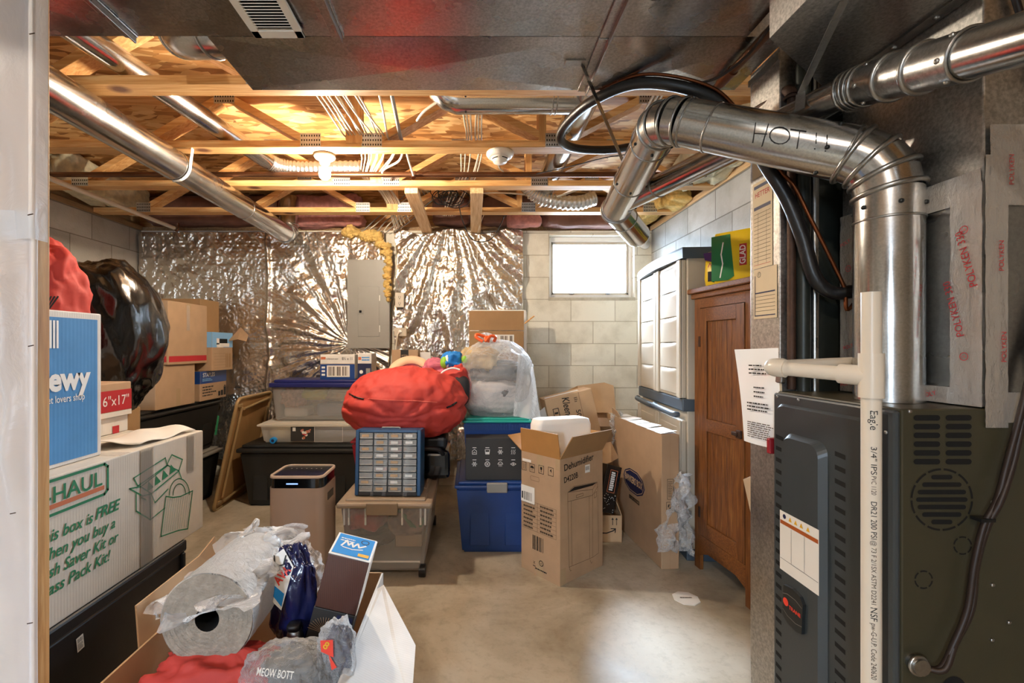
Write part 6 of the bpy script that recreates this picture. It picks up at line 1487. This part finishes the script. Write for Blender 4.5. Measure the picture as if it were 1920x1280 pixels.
# things on the oak cabinet
t = thing('training_pads_pack', 'green and yellow plastic pack of training pads on the oak cabinet', 'pack', (1.415, 2.43, CH + .031), R(-52))
loft(MB(), [rrect(.235, .125, .02, .0), rrect(.25, .14, .03, .03), rrect(.25, .14, .03, .235), rrect(.235, .125, .02, .265)], 'yellow_pack').build('pack_body', t)
q = MB(); f_ = frame((-.125, -.0705, 0), (1, 0, 0), (0, 0, 1)); q.rect(f_, .0, .012, .085, .25, 'green_pack', .0005).flat(f_, [(.085, .012), (.115, .03), (.095, .25), (.085, .25)], 'green_pack', .0005)
l_ = frame((-.1255, .07, 0), (0, -1, 0), (0, 0, 1)); q.rect(l_, .01, .012, .13, .25, 'green_pack', .0005)
q.rect(f_, .14, .08, .175, .19, 'red_ink', .001).text(f_, .157, .135, 'GLAD', .04, 'white', .02, 0, PI / 2, .0015, .095).text(f_, .222, .115, 'TRAINING PADS', .030, 'green_pack', .02, 0, PI / 2, .0015, .19).text(f_, .195, .115, 'FOR PETS', .014, 'green_pack', 0, 0, PI / 2, .0015, .08)
q.stroke(f_, [(.06, .21), (.05, .15), (.058, .10), (.045, .03)], .006, 'white', .001); q.build('lettering', t)
t = thing('seed_bag', 'slim yellow and purple bag behind the training pads pack on the oak cabinet', 'bag', (1.372, 2.60, CH + .031), R(-60))
loft(MB(), [rrect(.11, .05, .015, 0), rrect(.13, .07, .03, .05), rrect(.12, .05, .02, .15), rrect(.10, .012, .005, .20)], 'yellow_pack').build('bag_body', t)
q = MB(); f_ = frame((-.06, -.036, 0), (1, 0, 0), (0, 0, 1)); q.rect(f_, .03, .03, .095, .085, 'dark_cloth', .001).flat(f_, [(.01, .19), (.11, .19), (.10, .15), (.06, .135), (.02, .15)], 'purple', .012).stroke(f_, [(.035, .11), (.045, .13), (.055, .112), (.065, .132), (.08, .115)], .005, 'red_ink', .005); q.build('lettering', t)
# ---------------------------------------------------------------- drain cover, floor bits
t = thing('drain_cover', 'white octagonal cleanout cover set in the concrete floor', 'drain cover', (1.08, 2.34, 0))
loft(MB(), [[V((.066 * math.cos(PI * i / 4 + .2), .066 * math.sin(PI * i / 4 + .2), z)) for i in range(8)] for z in (.0, .004)], 'paper', smooth=False).build('cover', t)
MB().lines(frame((-.03, -.004, .0042), (1, 0, 0), (0, 1, 0)), 0, 0, .06, .012, 1, 'ink_soft', .7, .0).build('embossed_text', t)
# ---------------------------------------------------------------- open box of packaging in the foreground
t = thing('open_packing_box', 'open cardboard box of packing supplies in the foreground', 'box', (-.63, 1.43, 0))
a, b_, h_ = .30, .30, .43
MB().box((-a, -b_, 0), (-a + .006, b_, h_), 'kraft_pale').box((a - .006, -b_, 0), (a, b_, h_), 'white_card').box((-a, -b_, 0), (a, -b_ + .006, h_ - .02), 'kraft_pale').box((-a, b_ - .006, 0), (a, b_, h_), 'kraft_pale').box((-a, -b_, 0), (a, b_, .006), 'kraft_pale').build('body', t)
MB().poly([(-a, -b_ + .17, h_ - .02), (-a, b_ + .0, h_), (-a - .012, b_ - .03, h_ + .145), (-a - .015, b_ - .12, h_ + .115), (-a - .01, -b_ + .17, h_ + .115)], 'kraft_pale', .005).build('flap', t)
MB().poly([(a, -b_, h_), (a + .175, -b_ + .05, h_ - .085), (a + .16, -b_ + .27, h_ - .06), (a + .02, b_ - .10, h_ + .005), (a, b_ - .12, h_)], 'white_card', .005).build('flap', t)
MB().poly([(-a + .02, b_, h_), (a - .02, b_, h_), (a - .05, b_ + .08, h_ - .06), (-a + .05, b_ + .08, h_ - .06)], 'kraft_pale', .005).build('flap', t)
# bubble roll in its bag
ra, rb_ = V((-.705, 1.235, .545)), V((-.715, 1.53, .535)); ax = (rb_ - ra).normalized()
t = thing('bubble_wrap_roll', 'fat roll of bubble wrap in clear plastic lying in the foreground box', 'roll', tuple(ra))
mb = MB(); rg = []
for k in range(13):
    p = ra.lerp(rb_, k / 12); u = ax.orthogonal().normalized(); w_ = ax.cross(u); rg.append([p + (u * math.cos(2 * PI * i / 48) + w_ * math.sin(2 * PI * i / 48)) * .122 * (1 + .03 * fbm((i * .4, k, 0), .6, 2)) for i in range(48)])
loft(mb, rg, 'bubble', False, False).build('film_roll', t, True)
Fe = frame(ra, ax.orthogonal(), ax.cross(ax.orthogonal())); e = MB()
nrm = V((Fe[0][2], Fe[1][2], Fe[2][2]))
if nrm.dot(ax) > 0: Fe = Fe @ Matrix.Rotation(PI, 4, 'X')
for k in range(14): r0, r1 = .032 + k * .0062, .032 + (k + 1) * .0062; e.ring(Fe, 0, 0, r0, r1 + .0004, 'bubble_end', .001 + .0006 * (k % 2), n=40)
e.build('rolled_end', t, True)
MB().cyl(ra - ax * .001, ra + ax * .30, .032, 'hole', 24, None, False).build('core_hole', t, True)
film('clear plastic bag film wrapped over the bubble wrap roll', [(-.83, 1.22, .55), (-.60, 1.18, .60), (-.56, 1.60, .64), (-.80, 1.62, .64)], 'film_haze', 40, 40, .04, 4)
# film peaks over the box
t = thing('plastic_bag', 'tall clear plastic bag rising in a peak from the foreground box', 'plastic bag', (-.55, 1.55, .5))
def patch(pts, amp, seed, nu=26, nv=26):
    a, b_, c, d = [V(p) for p in pts]
    return lambda u, v: a.lerp(b_, u).lerp(d.lerp(c, u), v) + V((0, -1, .2)) * amp * (fbm((u * 2, v * 2, seed), 1.6, 4)) 
mb = MB().sheet(patch([P(415, 1085, 1.70), P(498, 985, 1.70), P(548, 990, 1.64), P(500, 1120, 1.55)], .05, 1), 26, 26, 'film_haze')
mb.sheet(patch([P(548, 990, 1.64), P(606, 1048, 1.58), P(588, 1150, 1.48), P(505, 1115, 1.52)], .05, 2), 26, 26, 'film_haze')
mb.sheet(patch([P(540, 992, 1.64), P(552, 990, 1.63), P(530, 1100, 1.52), P(512, 1090, 1.53)], .03, 3), 10, 26, 'clear_bag'); mb.build('film', t, True)
q = MB(); Fw = frame(P(552, 1018, 1.58), P(598, 1052, 1.55) - P(552, 1018, 1.58), V((.2, .25, 1)))
for i in range(4): q.text(Fw, .035, .012 - i * .012, ('PLASTIC BAGS CAN BE', 'DANGEROUS. TO AVOID', 'SUFFOCATION KEEP AWAY', 'FROM CHILDREN')[i], .011, 'navy', 0, 0, 0, .004, .075)
q.build('warning_print', t, True)
# printed packs
M['navy_bag'] = mat('navy glossy bag', '1a1f4a', .22, 0, .25, 8, bmp=.3, bscale=20, coat=.3)
t = thing('navy_pack', 'crumpled navy printed pack standing against the clear peaked bag', 'pack', (-.54, 1.46, .36))
MB().blob((-.548, 1.435, .49), (.062, .045, .15), 'navy_bag', bag_fn(5, .22, 2.4, .09), 2.4, nu=70, nv=50).build('pack_body', t, True)
q = MB(); Fw = frame(P(497, 1130, 1.375), P(540, 1130, 1.375) - P(497, 1130, 1.375), P(512, 1045, 1.405) - P(497, 1130, 1.375))
q.flat(Fw, [(.0, .02), (.05, -.02), (.075, .10), (.04, .15), (.015, .13)], 'white', .0).flat(Fw, [(.012, .03), (.05, -.01), (.055, .025), (.02, .05)], 'sky_blue_print', .002).text(Fw, .045, .075, 'AVA', .035, 'logo_red', .03, 0, .9, .003, .055).stroke(Fw, [(.015, .13), (.02, .10), (.045, .105), (.05, .13)], .004, 'ink', .003)
q.build('lettering', t, True)
MB().blob((-.525, 1.375, .40), (.022, .022, .042), 'steel', None, 3, nu=24, nv=16).blob((-.525, 1.37, .445), (.02, .02, .012), 'black_plastic', None, 3, nu=20, nv=10).build('silver_tube', t, True)
solo(MB().poly([P(322, 1150, 1.52), P(330, 1160, 1.5), P(425, 1062, 1.70), P(420, 1055, 1.70)], 'navy', .006), 'navy_sleeve', 'navy blue strip of packaging between the roll and the left box flap', 'packaging')
solo(MB().poly([P(318, 1165, 1.46), P(345, 1155, 1.46), P(395, 1100, 1.56), P(372, 1098, 1.57)], 'yellow_pack', .008), 'yellow_pack', 'yellow printed pack beside the roll of bubble wrap', 'pack')
wad('orange_bag', 'red and orange printed bag under the roll of bubble wrap', 'bag', (-.66, 1.245, .33), (.20, .085, .115), 'red_cloth', 5, .2, 2.5)
t = thing('litter_bag', 'grey see-through bag with faint lettering at the bottom of the foreground box', 'bag', (-.47, 1.2, .3))
MB().blob((-.475, 1.215, .405), (.115, .075, .085), 'clear_bag', bag_fn(7, .2, 2.4, .08), 2.4, nu=70, nv=46).build('film', t, True)
MB().blob((-.475, 1.235, .395), (.09, .05, .065), 'grey_clutter', bag_fn(2, .2, 2.4, .08), 2.6, nu=40, nv=30).build('contents', t, True)
q = MB(); Fw = frame(P(482, 1262, 1.128), (1, 0, 0), (0, .35, 1)); q.text(Fw, .045, .0, 'MEOW BOTT', .024, 'paper', .01, 0, -.1, .004, .09); q.build('lettering', t, True)
# striped stack and dark carton
rl = R(15); u3 = V((math.cos(rl), .05, -math.sin(rl))).normalized(); v3 = V((math.sin(rl), -.06, math.cos(rl)))
Fb = frame(P(590, 1136, 1.36), u3, v3)
t = thing('napkin_stack', 'tilted pack with fine brown stripes and a bright blue top in the foreground box', 'pack', tuple(Fb.translation))
MB().box((0, 0, -.125), (.122, .165, 0), 'brown_stripes', .002, Fb).build('stack', t, True)
MB().box((.0, .1655, -.125), (.122, .169, 0), 'white', .001, Fb).box((.1222, .0, -.125), (.1245, .168, 0.001), 'white', .001, Fb).build('wrapper', t, True)
Fc = Fb @ frame((0, .1694, 0), (1, 0, 0), (0, 0, -1)); q = MB()
q.rect(Fc, .006, .006, .118, .119, 'sky_blue_print', .0004).stroke(Fc, [(.025, .05), (.035, .085), (.045, .06), (.052, .078), (.06, .055), (.07, .08), (.078, .058), (.095, .075)], .006, 'white', .001).stroke(Fc, [(.03, .045), (.06, .04), (.09, .05)], .004, 'white', .001).rect(Fc, .082, .012, .115, .028, 'warn_yellow', .001).ring(Fc, .09, .095, .010, .013, 'navy', .001).lines(Fc, .015, .075, .06, .10, 2, 'white', .4, .2)
q.build('lettering', t, True)
t = thing('dark_carton', 'dark navy carton with fine gold line art under the brown-striped pack', 'box', tuple(Fb @ V((.06, -.2, -.06))))
MB().box((-.002, -.255, -.13), (.122, -.002, 0), 'dark_box', .002, Fb).build('body', t, True)
q = MB()
for k in range(18):
    a0 = PI * (.05 + .9 * k / 17); q.stroke(Fb, [(.045 + .006 * math.cos(a0), -.075 + .006 * math.sin(a0) * 2), (.045 + .026 * math.cos(a0), -.055 + .03 * math.sin(a0) - .02), (.045 + .05 * math.cos(a0), -.075 + .05 * math.sin(a0))], .0008, 'tan_rim', .001)
for k in range(12): q.stroke(Fb, [(.004 + k * .006, -.25), (.01 + k * .005, -.16), (.03 + k * .002, -.09)], .0007, 'tan_rim', .001)
q.rect(Fb, .07, -.10, .118, -.01, 'navy', .0008); q.build('lettering', t, True)
t = thing('snack_bag', 'small clear bag with a red and yellow triangle print in front of the dark carton', 'bag', (-.36, 1.2, .35))
MB().blob((-.355, 1.215, .465), (.045, .03, .085), 'clear_bag', bag_fn(9, .25, 2.6, .1), 2.4, nu=60, nv=44).build('film', t, True)
MB().blob((-.35, 1.235, .455), (.035, .02, .065), 'navy_bag', bag_fn(4, .25, 2.6, .1), 2.4, nu=40, nv=30).build('contents', t, True)
q = MB(); Fw = frame(P(594, 1222, 1.18), (1, 0, -.3), (.25, .1, 1)); q.flat(Fw, [(.0, .03), (.03, .04), (.045, .0), (.01, .005)], 'logo_red', .002).text(Fw, .018, .022, '8', .026, 'warn_yellow', .02, 0, -.3, .003).flat(Fw, [(.03, .005), (.06, -.02), (.05, -.03)], 'logo_red', .002); q.build('lettering', t, True)
# ---------------------------------------------------------------- electrical cables in the trusses
rc = random.Random(11)
for i in range(11):
    x = -.80 + i * .022 + rc.uniform(-.006, .006); j = rc.uniform(-.02, .02)
    cable('electrical_cable', 'white electrical cable of the fan running back through the trusses above the lit bulb', [(x - .06, 1.62, 2.60), (x - .02 + j, 2.0, 2.56), (x + .06 + j, 2.3, 2.47 + j * .5), (x + .11, 2.5, 2.41), (x + .13 + j, 2.8, 2.44), (x * .6 - .26 + j, 3.1, 2.41), (x * .5 - .32, 3.45, 2.46 + j), (x * .5 - .28 + j, 3.7, 2.41), (x * .6 - .2 + j, 4.1, 2.30 + .01 * i)], .0045, 'white_cable', 'cable', 'white cables through the trusses by the bulb', 6, 4)
for i in range(6):
    x = -.03 + i * .016 + rc.uniform(-.006, .006); j = rc.uniform(-.02, .02)
    cable('electrical_cable', 'white electrical cable of the bunch running back left of the smoke detector', [(x + .10, 1.62, 2.60), (x + .06 + j, 2.0, 2.58), (x + j, 2.3, 2.50), (x, 2.5, 2.40), (x + j * 2, 2.8, 2.46), (x - .03 + j, 3.1, 2.41), (x - .10 + j * 2, 3.5, 2.45), (x - .22, 4.0, 2.40)], .0045, 'white_cable', 'cable', 'white cables left of the smoke detector', 6, 4)
cable('electrical_cable', 'thick white cable slanting down left beside the smoke detector', [(.30, 1.9, 2.54), (.12, 2.05, 2.50), (-.05, 2.15, 2.47), (-.22, 2.28, 2.44), (-.28, 2.36, 2.42)], .007, 'white_cable')
cable('electrical_cable', 'white cable dropping beside the upright post of the second truss', [(-.50, 1.75, 2.60), (-.47, 2.05, 2.56), (-.45, 2.3, 2.48), (-.455, 2.5, 2.40), (-.46, 2.65, 2.41)], .006, 'white_cable')
cable('electrical_cable', 'grey cable dropping right of the white one by the upright post', [(-.43, 1.75, 2.60), (-.40, 2.05, 2.56), (-.39, 2.3, 2.48), (-.385, 2.5, 2.40), (-.38, 2.65, 2.41)], .010, 'grey_cable')
cable('electrical_cable', 'white cable looping over the dark copper pipe to the valve', [(-.58, 3.02, 2.36), (-.56, 2.93, 2.385), (-.45, 2.85, 2.41), (-.40, 2.75, 2.44), (-.385, 2.85, 2.40), (-.37, 2.93, 2.35)], .007, 'white_cable')
cable('electrical_cable', 'thin cable hanging from the second truss right of the smoke detector', [(.12, 2.65, 2.45), (.14, 2.75, 2.41), (.17, 2.9, 2.39), (.20, 2.95, 2.385)], .004, 'white_cable')
for i in range(7):
    j = rc.uniform(-.03, .03)
    cable('electrical_cable', 'cable of the sheaf fanning down behind the left foil blanket top', [(-.98 + i * .05 + j, 4.16, 2.30), (-.86 + i * .055, 4.12, 2.40), (-.70 + i * .05 + j, 4.02, 2.48), (-.55 + i * .04, 3.82, 2.52), (-.45 + j, 3.5, 2.50)], .005, 'white_cable' if i % 2 else 'grey_cable', 'cable', 'cables fanning down to the electrical panel', 6, 4)
tg = MB(); rt = random.Random(5)
for k in range(9):
    c = V((-.17 + rt.uniform(-.06, .06), 3.42 + rt.uniform(-.05, .05), 2.40 + rt.uniform(-.02, .05))); pts = []
    a1, a2 = rt.uniform(.04, .10), rt.uniform(.035, .07); ph = rt.uniform(0, 6)
    for i in range(15): an = ph + i * .45; pts.append(c + V((a1 * math.cos(an), .05 * math.sin(an * .7 + k), a2 * math.sin(an) - .03)))
    tg.tube(smooth_path(pts, 3), .0032, 'black_cable', 6)
solo(tg, 'wire_tangle', 'tangle of black wire stuffed between the two pale ceiling boards', 'wire')
cable('black_wire', 'loose black wire hanging in a loop over the right foil blanket', [(-.10, 3.55, 2.36), (-.08, 3.75, 2.30), (-.02, 3.9, 2.20), (.05, 3.95, 2.165), (.15, 3.95, 2.18), (.22, 3.92, 2.26), (.27, 3.85, 2.36)], .004, 'black_cable', 'wire')
cable('grey_wire', 'thin pale wire hanging straight down in front of the right foil blanket', [(.10, 3.9, 2.38), (.05, 4.0, 2.25), (.045, 4.05, 2.05), (.05, 4.06, 1.95)], .0028, 'white_cable', 'wire')
cable('electrical_cable', 'white cable sagging along the last truss toward the ribbed flex hose', [(.02, 3.5, 2.42), (.15, 3.48, 2.425), (.35, 3.46, 2.41), (.55, 3.44, 2.375), (.70, 3.42, 2.40), (.85, 3.40, 2.45)], .006, 'white_cable')
for i, dx in enumerate((0, .02, .04)):
    cable('electrical_cable', 'white cable of the trio running back near the top right of the return drop', [(.80 + dx, 1.62, 2.36), (.83 + dx, 1.85, 2.42), (.86 + dx, 2.2, 2.46), (.9 + dx, 2.6, 2.46)], .007, 'white_cable', 'cable', 'white cable trio by the return drop', 6, 4)
cable('black_wire', 'thin black wire running back to the dark copper pipe right of the smoke detector', [(1.0, 2.60, 2.36), (.80, 2.7, 2.375), (.60, 2.8, 2.36), (.40, 2.9, 2.35)], .003, 'black_cable', 'wire')
